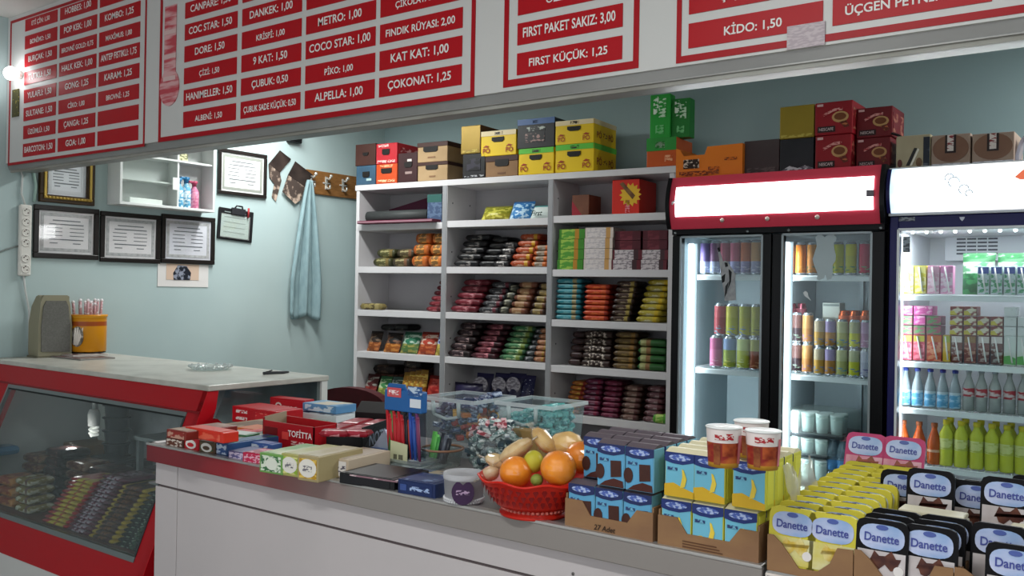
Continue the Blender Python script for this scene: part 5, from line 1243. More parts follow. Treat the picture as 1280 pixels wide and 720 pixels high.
# middle bay
bag('crumpled yellow-green sweet bag on the top shelf of the middle bay', 594, 628, 257, 'M', 1, (PO('7a7a24', 'b5b04a', 30), PO('8a8228', 'c0b855', 30), paint('6a6a24', .35)), th=.10)
bag('blue sweet bag right of the yellow-green bag', 630, 657, 251, 'M', 1, (PO('2f6aa0', 'a5c4d8', 30), PO('3a78b0', 'b5cfdf', 30), paint('2a5a8a', .35)), th=.09)
t = bag('white sweet bag lettered First at the end of the top shelf', 657, 683, 256, 'M', 1, (paint('c5cdc9', .35), paint('bcc6c2', .35), paint('3f8a8a', .35)), th=.07)
lettering('First', paint('23342f', .4), t, (.068, .004, .036), .085, .034, shear=.3)
BLK = W3('1a191b', '201f21', '77726f', '151416')
bstack('black wrapped biscuit', 'M', 2, 566, 598, 293, 5, BLK, step=(.004, .03))
bstack('plain black wrapped biscuit', 'M', 2, 599, 620, 296, 5, W3('141315', '1a191a', '3a3836'), step=(.004, .03))
bstack('black and white wrapped biscuit', 'M', 2, 617, 636, 302, 4, W3('2b2a2c', '3c3a3b', 'b5aeaa', '1d1c1e', 40), step=(.004, .03), v=.02)
bstack('orange and red wrapped biscuit', 'M', 2, 637, 663, 292, 5, W3('8c3a20', '9c4424', 'c9a08a', 'b58a2c'), step=(.004, .024), v=.015)
bstack('orange and grey wrapped biscuit', 'M', 2, 664, 684, 306, 4, W3('a8552a', '7d6a58', 'b0a89c', 'b5602a'), step=(.0, .012))
bstack('dark red chocolate wafer', 'M', 3, 564, 598, 349, 5, W3('5d1f28', '6c2630', 'a36b70', '55161f'), step=(.006, .028))
bstack('black and silver wafer', 'M', 3, 599, 625, 352, 5, W3('29282b', '343336', 'a5a0a0', '5c2730'), step=(.006, .028))
bstack('olive grey wafer', 'M', 3, 625, 638, 356, 4, W3('2d2c27', '45443a', '8f8c7a'), step=(.006, .028))
bstack('tan and brown wafer', 'M', 3, 636, 660, 352, 5, W3('5a3426', '8d6a4c', 'b59a7a', '6b3f2c'), step=(.006, .022))
bstack('brown and gold wafer', 'M', 3, 663, 684, 354, 5, W3('33241f', '7a6844', 'a8925c', '5a3a28'), step=(.004, .02))
bstack('dark chocolate bar', 'M', 4, 561, 590, 403, 5, W3('241a1b', '33262a', '97807f', '201718'), step=(.006, .026))
bstack('maroon chocolate bar', 'M', 4, 590, 622, 405, 6, W3('3a1a20', '5a2630', 'a8666e', '2a1519'), step=(.006, .026))
bstack('green chocolate bar', 'M', 4, 625, 656, 407, 6, W3('2b4a33', '3a6a44', 'a3b58d', '6a7a3a'), step=(.006, .022))
bstack('grey and black chocolate bar', 'M', 4, 656, 669, 410, 6, W3('2b2c2e', '3d4042', '9c9c9e'), step=(.004, .022))
bstack('orange-brown chocolate bar', 'M', 4, 668, 684, 410, 6, W3('7d4f38', '8f6248', 'b58f72', '8f702f'), step=(.003, .012))
o = bag('dark blue snack bag lying flat at the left of the lowest shelf', 565, 600, 478, 'M', 5, (paint('241f3c', .3), paint('2a2444', .3), paint('1c1830', .3)), th=.10, lean=.0)
for i, px in enumerate((588, 611, 629)):
    t = bag('dark blue snack bag with a round grey print, %s of three' % ['left', 'middle', 'right'][i], px, px + 21, 467, 'M', 5, (paint('22203a', .3), paint('1f1d36', .3), paint('2a2848', .3)), th=.08, v=.06)
    w_ = bkp(px + 21, 400, .06)[0] - bkp(px, 400, .06)[0]; h_ = bkp(px, 467, .06)[1] - SZ['M'][5]
    MB().prism([(w_ * .5 + w_ * .42 * math.cos(k * PI / 9), h_ * .66 + h_ * .24 * math.sin(k * PI / 9)) for k in range(18)], 'y', .034, .038, printed('6f6a74', '9d98a0', 30, .5, .4)).build('round_print', t)
bag('dark blue snack bag with pale dots at the right of lowest shelf', 645, 662, 470, 'M', 5, (printed('1f2040', 'b5b8c8', 50, .66, .3), paint('1f1d36', .3), paint('2a2848', .3)), th=.08, v=.06)
# right bay
z = SZ['R'][1] + .001
q0, q1 = bkp(716, 255, .06)[0], bkp(737, 255, .06)[0]; h = bkp(720, 244, .06)[1] - z
m = MB().box(0, q1 - q0, 0, .17, 0, h, mottled('6f4430', '5d3828', 10, .5), .003); m.prism([(0, 0), (.075, 0), (0, h * .72)], 'y', -.001, 0, paint('8d2430', .4)); tag(m.build('carton', None, bw3(q0, .05, z), BA), 'small brown carton with a red corner on the top shelf', 'box')
q0, q1 = bkp(765, 245, .03)[0], bkp(799, 245, .03)[0]; h = bkp(770, 225, .03)[1] - z; w_ = q1 - q0
t = tag(MB().box(0, w_, 0, .26, 0, h, paint('c02a20', .35), .003).build('carton', None, bw3(q0, .03, z), BA), 'red carton with a yellow sun and chocolate bar print', 'box')
sun = [(w_ * .68 + (.055 if i % 2 else .075) * math.cos(i * PI / 14), h * .55 + (.055 if i % 2 else .075) * math.sin(i * PI / 14)) for i in range(28)]
MB().prism(sun, 'y', -.0015, 0, paint('cfa52c', .4)).build('sun_print', t)
MB().prism([(w_ * .28, h * .88), (w_ * .40, h * .93), (w_ * .86, h * .52), (w_ * .76, h * .42)], 'y', -.003, -.001, mottled('4a2a1c', '7a5a34', 18, .4)).build('chocolate_bar_print', t)
MB().box(w_ * .50, w_ * .66, -.0015, 0, h * .02, h * .40, printed('b3201b', 'd0808a', 50, .5)).build('printed_line', t)
def R2(what, px0, px1, pyt, n, mats, p, sh=2, v=.015):
    bstack(what, 'R', sh, px0, px1, pyt, n, mats, v=v, step=(0, .003), boxy=True, p=p)
R2('green and orange wafer box', 697, 729, 286, 4, W3('3f7a2c', '4f8a35', '8fae4a', 'a8762c', 22), (.1, .62))
R2('white wafer box with an orange end', 730, 765, 284, 4, W3('c5b8b0', 'c9c0be', 'b2aaac', 'b58a52', 34), (.06, .74))
for nm, a, b in (('maroon and white wafer box', 764, 800), ('dark maroon and white wafer box', 799, 833)):
    bstack(nm, 'R', 2, a, b, 312, 2, W3('5a1a24', 'c0b6b8', '857b80', '3a2226', 34), v=.015, step=(.01, .003), boxy=True, p=(.06, .72))
    me_ = None
    z_ = SZ['R'][2] + .001; Hh_ = (bkp(780, 312, .02)[1] - z_) / 2
    aa = bkp(a + 1, 330, .03)[0]; ee = bkp(b - 1, 330, .03)[0]
    for i in range(2):
        o = put(pack_mesh(ee - aa - .01, .17, Hh_ * .95, paint('4a1620', .35), printed('561a25', '6a2a34', 18, .5, .35), None, boxy=True), 'biscuit_pack', None, bw3(aa + .012, .04, z_ + Hh_ * (2 + i * .96)), BA)
        tag(o, 'plain %s wafer box, %s above white ones, right bay' % (nm.split(' and')[0], ['lower', 'upper'][i]), 'biscuits', 'plain maroon wafer boxes')
bstack('teal wafer bar', 'R', 3, 694, 727, 348, 8, W3('2c6d7a', '35808c', '6fa5ab', '8d7f5a', 24), step=(0, .002), p=(.1, .64))
bstack('orange-red wafer bar', 'R', 3, 729, 762, 355, 7, W3('8a2c1c', 'b03c22', 'd0683a', 'b8502a', 24), step=(0, .004), p=(.12, .66))
bstack('dark brown wafer bar', 'R', 3, 763, 790, 351, 7, W3('2c1f1a', '3c2a22', 'a5937c', '8d7a3c', 30), step=(.004, .006))
bstack('yellow wafer bar', 'R', 3, 795, 826, 349, 7, W3('8d7d24', 'a5963a', 'c7c2a0', 'b59a24', 26), step=(.006, .016))
bstack('dark brown lettered chocolate bar', 'R', 4, 727, 765, 414, 5, (paint('2a1d1a', .35), printed('2c1f1b', 'b5a89c', 40, .56, .35, (1.4, 1, 1.4)), paint('33231f', .35)), v=.03, step=(0, .01), p=(.08, .8))
bstack('plain brown chocolate bar', 'R', 4, 712, 728, 414, 5, W3('2d1f1c', '38272a', '4a3836'), v=.05, step=(.0, .015))
bstack('olive and tan wafer bar', 'R', 4, 767, 797, 415, 6, W3('4a3a24', '5d4a2c', '8a7448', '7a5a2a'), v=.03, step=(0, .008))
bstack('green and tan wafer bar', 'R', 4, 798, 833, 424, 4, W3('2f5a30', '8a8a5a', 'a5a878', '7a5a3a', 20), v=.02, step=(0, .004), p=(.1, .3))
bstack('orange-red slanted chocolate bar', 'R', 5, 706, 727, 476, 7, W3('8a4a24', '9c5c2c', 'c09a4a', '7a241c'), v=.05, step=(.004, .012))
bstack('purple wafer pack', 'R', 5, 728, 752, 474, 7, W3('4a1830', '5a2038', '8a6a7a', '6a1c34'), v=.04, step=(0, .01))
bstack('plum red wafer pack', 'R', 5, 753, 776, 476, 7, W3('521a2c', '621f36', '80465c', '4a1526'), v=.03, step=(0, .01))
bstack('brown and grey rolled wafer pack', 'R', 5, 777, 802, 482, 6, W3('3a2620', '6a5048', 'a08a80', '4a2a28'), v=.02, step=(0, .012))
bstack('maroon and grey rolled wafer pack', 'R', 5, 806, 830, 483, 6, W3('3f2226', '6a4a4e', 'a08a8c', '4a2226'), v=.02, step=(0, .012))
q0, q1 = bkp(815, 522, .0)[0], bkp(835, 522, .0)[0]; o = put(pack_mesh(q1 - q0, .10, .055, paint('4f8a35', .35), printed('6fa03f', 'a8bf6a', 24, .5, .35)), 'biscuit_pack', None, bw3(q0, .002, SZ['R'][5] + .0008), BA); tag(o, 'bright green pack lying at the front of the lowest shelf, right end', 'biscuits')
# bags down on the lower shelves that show dimly under the lowest shelf
for i, px in enumerate((712, 743, 772, 800)):
    q = bkp(px, 560, .06); o = put(pack_mesh(.14, .17, .12, paint('2c2c30', .35), printed('3a3a40', '8a8a8d', 18, .55, .3)), 'snack_bag', None, bw3(q[0], .06, .4008), BA); tag(o, 'dark pack on the shelf near the floor, %s of four in the right bay' % ['leftmost', 'second', 'third', 'rightmost'][i], 'snack bag', 'dark packs near the floor')

# ---------------------------------------------------------------- cartons on top of the bookcase
def top_box(label, px0, px1, pyt, pyb, d, body, v=.0, z=BT + .001, lid=None, hole=None, decos=(), side=None, text=(), rz=0.0, name='carton'):
    a, zb = bkp(px0, pyb, v); e = bkp(px1, pyb, v)[0]; w = e - a; h = bkp((px0 + px1) / 2, pyt, v)[1] - z
    t = tag(MB().box(0, w, 0, d, 0, h, body, .004).build(name, None, bw3(a, v, z), BA + rz), label, 'box')
    if lid: m = MB(); m.box(-.004, w + .004, -.004, d + .004, h * lid[1], h + .003, lid[0], .003); m.build('lid', t)
    if hole:
        x0, x1, z0, z1 = hole; MB().prism([(w * x0, h * (z0 + .06)), (w * (x0 + .06), h * z0), (w * (x1 - .06), h * z0), (w * x1, h * (z0 + .06)), (w * x1, h * z1), (w * x0, h * z1)], 'y', -.0055, 0, paint('161312', .6)).build('hand_hole', t)
    for nm, x0, x1, z0, z1, mt in decos: MB().box(w * x0, w * x1, -.003, 0, h * z0, h * z1, mt).build(nm, t)
    for nm, y0, y1, z0, z1, mt in (side or ()): MB().box(w - .001, w + .002, d * y0, d * y1, h * z0, h * z1, mt).build(nm, t)
    for s, x, zz, ww, hh, mt in text: lettering(s, mt, t, (w * x, -.0045, h * zz), w * ww, h * hh)
    return t, w, h, d, z + h
KF = mottled('8f7450', '806645', 5, .75); KFL = mottled('a58a68', '937a5a', 5, .75)
DKB = paint('3a211c', .5)
t, w, h, d, zt = top_box('slate blue carton at the left end of the bookcase top', 445, 469, 207, 232, .26, mottled('38546a', '2f475a', 6, .5), hole=(.35, .7, .38, .68), decos=(('small_print', .55, .8, .2, .32, paint('9db5b5', .5)),))
top_box('dark brown carton on top of the slate blue carton', 444, 469, 180, 207, .26, mottled('43261f', '3a1f1a', 6, .5), z=zt + .001, hole=(.38, .66, .45, .6))
t, w, h, d, zt = top_box('orange carton under the red one on the bookcase top', 470, 496, 205, 230, .30, paint('b5441c', .4), hole=(.25, .75, .52, .78), decos=(('printed_line', .1, .9, .08, .2, printed('b5441c', 'e0b08a', 50, .48)), ('printed_line', .2, .8, .84, .95, printed('b5441c', 'dca880', 50, .48))))
top_box('red carton on the orange carton', 470, 496, 179, 204, .30, paint('a8202a', .4), z=zt + .001, hole=(.3, .66, .44, .72), decos=(('white_label', .36, .58, .52, .68, paint('c5a59c', .5)), ('printed_line', .08, .92, .06, .18, printed('a8202a', 'e0b0ac', 50, .48)), ('printed_line', .08, .6, .82, .94, printed('a8202a', 'e0b0ac', 50, .48))), side=(('printed_side', .1, .9, .3, .8, printed('931b25', 'd9a0a0', 16, .6)),))
t, w, h, d, zt = top_box('tall dark maroon carton between orange and kraft cartons', 497, 521, 191, 229, .27, mottled('371b1d', '2e1618', 6, .5), hole=(.35, .75, .50, .68), decos=(('small_print', .4, .75, .28, .36, paint('8f7a76', .5)), ('white_label', .5, .72, .7, .78, paint('c5bcb8', .5))))
t, w, h, d, zt = top_box('lower kraft carton with a dark brown lid', 522, 559, 203, 228, .30, KFL, lid=(DKB, .84), hole=(.28, .68, .60, .86), decos=(('small_print', .4, .6, .2, .28, paint('7a5a40', .6)),))
top_box('upper kraft carton with a dark brown lid', 522, 559, 178, 202, .30, KFL, z=zt + .004, lid=(DKB, .78), hole=(.2, .68, .52, .8), decos=(('small_print', .35, .6, .2, .28, paint('7a5a40', .6)),))
t, w, h, d, zt = top_box('black carton with a silver line under the gold carton', 578, 606, 192, 224, .28, paint('1c1b1d', .4), decos=(('silver_line', .1, .95, .05, .12, printed('1c1b1d', 'a5a5a8', 40, .5)), ('faint_print', .2, .8, .3, .8, printed('1c1b1d', '33303a', 14, .5))))
top_box('gold carton on the black carton', 576, 600, 157, 191, .24, mottled('8a7130', '7d6628', 5, .35, metal=.3), z=zt + .001, decos=(('pale_line', .1, .9, .04, .14, printed('8a7130', 'b5a04a', 30, .5)),), side=(('dark_side', .0, 1, 0, 1, paint('5d3d22', .5)),), v=.0)
t, w, h, d, zt = top_box('kraft carton with dark top carrying a yellow carton', 607, 647, 195, 221, .30, mottled('8a6a4c', '7c5e42', 5, .7), lid=(DKB, .74), hole=(.3, .72, .5, .84), decos=(('small_print', .38, .62, .12, .2, paint('6a4a34', .6)),))
YEL = paint('dab617', .4); RDP = paint('9a3a1c', .45); CRM = paint('d9c7a0', .45); GRN = paint('58b23a', .4)
def pocarton(label, px0, px1, pyt, pyb, top, z, d=.30, hole=True, side=False):
    t, w, h, dd, zt = top_box(label, px0, px1, pyt, pyb, d, YEL, z=z, hole=(.32, .66, .55, .74) if hole else None)
    MB().box(.002, w - .002, -.003, 0, h * .80, h * .998, top).build('top_band', t)
    MB().box(w * .40, w * .62, -.005, -.002, h * .84, h * .95, printed(('c9b58d' if top is CRM else '4fa032'), '231a14', 60, .48)).build('printed_logo', t)
    for x in (.05, .70):
        lettering('PÖ', RDP, t, (w * (x + .12), -.005, h * .24), w * .21, h * .24)
        MB().prism([(w * (x + .02), h * .36), (w * (x + .10), h * .44), (w * (x + .2), h * .40), (w * (x + .12), h * .36)], 'y', -.004, 0, RDP).build('splash_print', t)
    if side:
        MB().box(w - .001, w + .002, .002, d - .002, h * .80, h * .998, top).build('side_band', t)
        for y in (.22, .74): lettering('PÖ', paint('8a3f1c', .45), t, (w + .004, d * y, h * .4), d * .22, h * .32, xdir=(0, 1, 0))
        MB().box(w - .001, w + .0025, d * .42, d * .58, h * .3, h * .5, printed('dab617', '6a4a1c', 40, .5)).build('side_print', t)
    return zt
pocarton('yellow carton with cream top on the kraft carton', 601, 645, 163, 193, CRM, zt + .004)
zt = pocarton('yellow carton with green top under the black and blue carton', 648, 692, 185, 217, GRN, BT + .001)
t, w, h, d, zt2 = top_box('black carton with a blue top band on a yellow carton', 646.5, 693, 148, 184, .30, paint('262527', .4), z=zt + .001, decos=(('top_band', .0, 1, .80, 1, paint('4a6592', .4)), ('blue_logo', .42, .56, .84, .94, paint('2f4470', .4)), ('silver_print', .25, .75, .58, .72, printed('262527', 'aab0a8', 30, .56)), ('red_script', .22, .74, .2, .5, printed('262527', '9a7a74', 34, .56))))
zt = pocarton('yellow carton with green top at the right end of the row', 694, 742, 180, 213, GRN, BT + .001, d=.32, side=True)
pocarton('topmost yellow carton with cream top at right end of the row', 694, 742, 150, 179, CRM, zt + .001, d=.32, side=True)
t, w, h, d, zt = top_box('low orange carton with green top at the bookcase end', 808, 845, 172, 206, .26, paint('b8501f', .4), decos=(('green_band', 0, 1, .55, 1, paint('2f8a3a', .4)), ('white_print', .3, .62, .64, .86, printed('2f8a3a', 'cfe0cc', 30, .5)), ('oval_print', .62, .88, .16, .38, printed('b8501f', 'dca07a', 40, .5))))
for i, (a, b, lab, col, yt) in enumerate(((812, 837, 'upright bright green box with white lettering, left of two', '2c9a3c', 118), (839, 862, 'upright green box beside the brighter green one', '287a36', 123))):
    top_box(lab, a, b, yt, 172, .08, paint(col, .4), z=zt + .001, v=.03 + .02 * i, decos=(('white_print', .18, .42, .55, .95, printed(col, 'd9e6d8', 24, .5)), ('white_print', .45, .8, .48, .9, printed(col, 'c0dcc0', 30, .52)), ('oval_print', .3, .7, .1, .3, printed(col, '6fb87a', 30, .5))))

# ================================================================ the two drinks coolers
YC = 4.35; DC = .70
BLACK = paint('0c0d10', .32, 0, 0, .15); BLK2 = paint('121317', .4, 0, 0, .15); NAVY = paint('1a1b52', .35); INW = mottled('c3ccd0', 'bcc5c9', 2, .45); WIREW = paint('e3e8ea', .35)
def box6(x0, x1, y0, y1, z0, z1): return (x0, x1, y0, y1, z0, z1)
def X(px, py=400, y=YC): return at_y(px, py, y).x
def Z(px, py, y=YC): return at_y(px, py, y).z
# -------- cooler with the red header: two glass doors
A0, A1 = X(838.5), X(1106)
ZTOP = Z(960, 216)
ac = (A0 + A1) / 2
co = empty('drinks_cooler', 'black two-door drinks cooler with a red header and lit white panel', 'cooler', (ac, YC, 0))
def cpart(parent, name, q, mt, bev=0, O=None):
    O = O if O is not None else ac
    return MB().box(q[0] - O, q[1] - O, q[2] - YC, q[3] - YC, q[4], q[5], mt, bev).build(name, parent)
ZB = Z(960, 284)             # underside of the header
m = MB()
for q in ((A0, A0 + .035, YC + .05, YC + DC, .05, ZTOP - .02), (A1 - .035, A1, YC + .05, YC + DC, .05, ZTOP - .02), (A0, A1, YC + DC - .04, YC + DC, .05, ZTOP - .02), (A0, A1, YC + .05, YC + DC, ZTOP - .06, ZTOP - .02), (A0, A1, YC + .05, YC + DC, .05, .30), (A0, A1, YC + .05, YC + DC, ZB - .024, ZB - .006)):
    m.box(q[0] - ac, q[1] - ac, q[2] - YC, q[3] - YC, q[4], q[5], BLACK, .003)
m.build('body', co)
m = MB()
for q in ((A0 + .035, A0 + .045, YC + .05, YC + DC - .04, .30, ZB - .024), (A1 - .045, A1 - .035, YC + .05, YC + DC - .04, .30, ZB - .024), (A0 + .045, A1 - .045, YC + DC - .05, YC + DC - .04, .30, ZB - .024), (A0 + .045, A1 - .045, YC + .05, YC + DC - .05, ZB - .032, ZB - .024), (A0 + .045, A1 - .045, YC + .05, YC + DC - .05, .30, .31)):
    m.box(q[0] - ac, q[1] - ac, q[2] - YC, q[3] - YC, q[4], q[5], mottled('8f9da2', '87959a', 2, .45))
for fx in (.24, .74): m.box(A0 + (A1 - A0) * fx - .01 - ac, A0 + (A1 - A0) * fx + .01 - ac, DC - .065, DC - .05, .31, ZB - .06, paint('7d898e', .4, .3))
m.build('liner', co)
# curved red header
RH = paint('cc3e52', .3); RHD = paint('8a1c2a', .3)
def bulge(t): return -.012 - .055 * math.sin(PI * (.15 + .75 * t)) ** .9      # y offset of the header at height fraction t
hz = lambda t: ZB + (ZTOP - ZB) * t
m = MB(); m.grid(lambda u, v: (A0 + .012 + (A1 - A0 - .024) * u - ac, bulge(v), hz(v)), 2, 14, RH)
m.box(A0 + .01 - ac, A1 - .01 - ac, -.02, DC * .5, hz(1) - .012, hz(1), RH); m.box(A0 + .012 - ac, A1 - .012 - ac, -.02, .06, hz(0), hz(0) + .012, RH)
m.build('header', co)
for xa, xb in ((A0 - .006, A0 + .014), (A1 - .014, A1 + .006)):
    m = MB()
    pts = [(.07, hz(0))] + [(bulge(i / 10) - .010, hz(i / 10)) for i in range(11)] + [(.07, hz(1))]
    m.prism(pts, 'x', xa - ac, xb - ac, BLACK); m.build('header_cheek', co)
l0, l1 = X(849) , X(1094.5)
t0, t1 = .23, .80
def lite(u, v): 
    t = t0 + (t1 - t0) * v; return (l0 + (l1 - l0) * u - ac, bulge(t) - .006, hz(t))
MB().grid(lite, 2, 8, glow('fbfdff', 3.0)).build('lit_panel', co)
m = MB()
for px in (906, 962, 1024):
    x = X(px); m.lathe([(.0, .0), (.012, .0), (.010, .006), (0, .007)], paint('c9bdb4', .3, .5), 10, M=Matrix.Translation((x - ac, bulge(.13) - .001, hz(.14))) @ Matrix.Rotation(PI / 2, 4, 'X'))
m.tube([(l0 - .012 - ac, bulge(.5) - .012, hz(.47)), (l0 - .006 - ac, bulge(.5) - .02, hz(.5)), (l0 + .004 - ac, bulge(.5) - .012, hz(.53))], .006, paint('cfd0d2', .3, .5), 7)
m.build('clips', co)
cpart(co, 'dark_sticker', (l1 - .03, l1 + .002, YC + bulge(.5) - .010, YC + bulge(.5) - .004, hz(.45), hz(.56)), paint('6f6870', .5))
cpart(co, 'top_rail', (A0 + .004, A1 - .004, YC - .012, YC + .06, ZB - .028, ZB + .004), BLK2, .003)
m = MB()
for px in (844, 934, 985, 1100):
    x = X(px); m.lathe([(.0, .0), (.008, .0), (.006, .004), (0, .005)], paint('9aa0a4', .3, .7), 10, M=Matrix.Translation((x - ac, -.013, ZB - .018)) @ Matrix.Rotation(PI / 2, 4, 'X'))
m.build('rail_screws', co)
# doors
DG = clear('f4fafb', .10)
def cooler_door(name_parent, O, x0, x1, g0, g1, zt, zg1, zb, fm, bottom=.22, glass=True, handle=None, gasket=None):
    m = MB(); yb, yf = .045, -.005
    for q in ((x0, g0, zb, zt), (g1, x1, zb, zt), (g0, g1, zg1, zt), (g0, g1, zb, zb + bottom)): m.box(q[0] - O, q[1] - O, yf, yb, q[2], q[3], fm, .004)
    d = m.build('door', name_parent)
    if glass: MB().box(g0 - O, g1 - O, .012, .018, zb + bottom, zg1, DG).build('glass', d)
    gk = MB(); G = gasket or paint('8f989c', .4, .4); e = .005
    for q in ((g0 - e, g0 + e, zb + bottom, zg1), (g1 - e, g1 + e, zb + bottom, zg1), (g0, g1, zg1 - e, zg1 + e)): gk.box(q[0] - O, q[1] - O, yf - .002, yf + .004, q[2], q[3], G)
    gk.build('gasket', d)
    if handle: MB().box(handle - .012 - O, handle + .012 - O, yf - .03, yf, 1.0, 1.6, BLK2, .006).build('handle', d)
    return d
XM = X(963.5)
ZD = ZB - .032
d1 = cooler_door(co, ac, A0 + .004, XM - .003, X(850), X(951.5), ZD, Z(900, 295.5), .12, BLACK)
d2 = cooler_door(co, ac, XM + .003, A1 - .004, X(977), X(1088), ZD, Z(1030, 292), .12, BLACK)
bz = MB().box(X(1061) - ac, X(1088) - ac, -.009, -.004, Z(1075, 287), Z(1075, 278.5), paint('c2c5c9', .3, .3), .001).build('badge', d2)
MB().box(X(1064) - ac, X(1085) - ac, -.010, -.008, Z(1075, 285.4), Z(1075, 280.2), printed('3a3c42', 'b9bcc2', 60, .58)).build('badge_print', bz)
# interior upright lamps behind each door's left edge
for px in (862, 981):
    x = X(px, 400, YC + .07)
    MB().tube([(x - ac, .075, .35), (x - ac, .075, ZB - .07)], .013, glow('eaf6ff', 3.2), 10).build('lamp_tube', co)
    MB().box(x - .03 - ac, x + .03 - ac, .088, .094, .35, ZB - .07, paint('dfe8ec', .3)).build('lamp_backing', co)
    area('cooler_light', (x, YC + .10, 1.1), (.03, 1.3), 3.2, (.92, .97, 1.0), (PI / 2, 0, 0))
area('header_light', (ac, YC - .12, hz(.5)), (1.0, .12), 4.0, (1, 1, 1), (-PI / 2, 0, 0))
# wire shelves
YS_ = YC + .125
def wire_shelf(parent, O, x0, x1, z, yf=YS_ - YC, yb=DC - .07, price=True):
    m = MB()
    if price: m.box(x0 - O, x1 - O, yf, yf + .006, z - .030, z - .006, WIREW, .001)
    m.tube([(x0 - O, yf + .002, z - .006), (x1 - O, yf + .002, z - .006)], .004, WIREW, 6)
    n = int((x1 - x0) / .026)
    for i in range(n + 1): m.box(x0 - O + i * (x1 - x0) / n - .002, x0 - O + i * (x1 - x0) / n + .002, yf, yb, z - .005, z - .001, WIREW)
    for f in (.3, .6, .98): m.box(x0 - O, x1 - O, yf + (yb - yf) * f - .003, yf + (yb - yf) * f + .003, z - .010, z - .005, WIREW)
    return m.build('wire_shelf', parent)
ZS1 = (Z(910, 343, YS_) + Z(1035, 343.5, YS_)) / 2; ZS2 = (Z(910, 462.5, YS_) + Z(1035, 469, YS_)) / 2
sx0, sx1, sx2, sx3 = A0 + .048, XM - .012, XM + .012, A1 - .048
MB().box(XM - .01 - ac, XM + .01 - ac, .06, DC - .06, .31, ZB - .06, paint('9fabb0', .4)).build('divider', co)
for z in (ZS1, ZS2, .43): wire_shelf(co, ac, sx0, sx1, z); wire_shelf(co, ac, sx2, sx3, z)
# stickers on the doors
def sticker(label, O3, pts, mt, parts=(), name='door_sticker'):
    P = [at_y(x, y, YC + .012) for x, y in pts]
    c = Vector((sum(p.x for p in P) / len(P), YC + .0105, sum(p.z for p in P) / len(P)))
    o = tag(MB().prism([(p.x - c.x, p.z - c.z) for p in P], 'y', -.0012, .0008, mt).build(name, None, c), label, 'sticker')
    for nm, pp, m2 in parts:
        Q = [at_y(x, y, YC + .012) for x, y in pp]; MB().prism([(p.x - c.x, p.z - c.z) for p in Q], 'y', -.0022, -.0012, m2).build(nm, o)
    return o
GR = mottled('8d8f93', 'a8aaad', 30, .5)
sticker('grey and black sticker of a robed figure with raised arm on the left door', None,
        [(897.5, 312), (899, 311), (900.5, 314), (904, 327), (906.5, 326), (910, 327), (912, 331), (917, 338), (919.5, 344), (919, 350), (920, 375), (914, 376), (906, 376), (905.5, 366), (902.5, 352), (901, 338), (900, 332)], GR,
        (('dark_fold', [(906, 328), (909.5, 328.5), (910.5, 333), (907, 334)], paint('17181a', .5)), ('dark_fold', [(911, 336), (915, 340), (914, 352), (910, 362), (912, 350)], paint('17181a', .5)), ('dark_fold', [(902, 346), (907, 342), (906, 352), (903, 354)], paint('17181a', .5)), ('dark_fold', [(907, 358), (911, 352), (909, 366), (906, 372)], paint('2b2c2f', .5)), ('dark_fold', [(897, 310), (899, 309), (900.5, 314), (898.5, 315.5)], paint('121315', .5))))
sticker('plain pale grey animal-shaped sticker on the right door', None,
        [(1019.5, 297), (1023, 293), (1027.5, 293.5), (1031, 296.5), (1036, 293.5), (1042, 293), (1046, 297), (1045, 301), (1042.5, 303), (1043, 311), (1045, 319), (1044.5, 326), (1041, 331), (1041, 344), (1039, 349), (1034, 350), (1032, 343), (1030, 348), (1024, 350.5), (1021, 349), (1022.5, 343), (1018, 332), (1016, 324), (1018.5, 316), (1021, 308), (1020.5, 302)], paint('a9b6bb', .5))
sticker('tiny white torn sticker on the right door below the animal-shaped one', None, [(1004, 366), (1007, 363.5), (1010, 366), (1010.5, 370), (1014, 376), (1009, 372), (1006, 370)], paint('d3d8da', .5))

# -------- drinks
def can_proto(name, r, h, bands, lid='b9bdc2'):
    """bands: (fraction, material) from the bottom"""
    L_ = paint(lid, .25, .8); m = MB(); pr = [(r * .82, 0, L_), (r, h * .05, bands[0][1])]
    for i, (f, mt) in enumerate(bands):
        pr.append((r, h * (.05 + .87 * f), bands[i + 1][1] if i + 1 < len(bands) else L_))
    pr += [(r * .80, h * .975, L_), (r * .82, h), (r * .76, h), (r * .74, h * .985), (0, h * .985)]
    m.lathe(pr, L_, 18); me = m.mesh(name); return me
def cans(label, grp, cols, y, z, r, h, name='can', cat='can'):
    """cols: (px, mesh, words)"""
    for px, me, wd in cols:
        p = at_y(px, 400, y); tag(put(me, name, None, (p.x, y, z), random.uniform(-.5, .5)), wd + ' ' + label, cat, grp)
def cmesh(key, c1, c2, fg, r, h, split=.62):
    return can_proto('can_' + key, r, h, [(.30, printed(c1, fg, 40, .58, .28)), (split, paint(c1, .28)), (1, paint(c2, .28))])
r1 = .0335; h1 = Z(905, 301, YS_ + .04) - ZS1
r1 = (X(899, 330, YS_ + .04) - X(886.5, 330, YS_ + .04)) / 2 * .97
TOP = [('purple', 'a9b0cf', '6a5a8a', 'dfe6f0', 880.5), ('dusky violet', 'b0b5d2', '75506f', 'e0e8f2', 893), ('rose red', 'b9b9d5', '9a4a5e', 'e5e5f0', 905.5), ('pink red', 'a8a5cf', 'b55a72', 'd5d8ea', 918), ('orange', '8d86a8', 'b5623f', 'b8b0c8', 931), ('tan orange', '9b9ab5', 'b88a5e', 'c5c3d2', 944)]
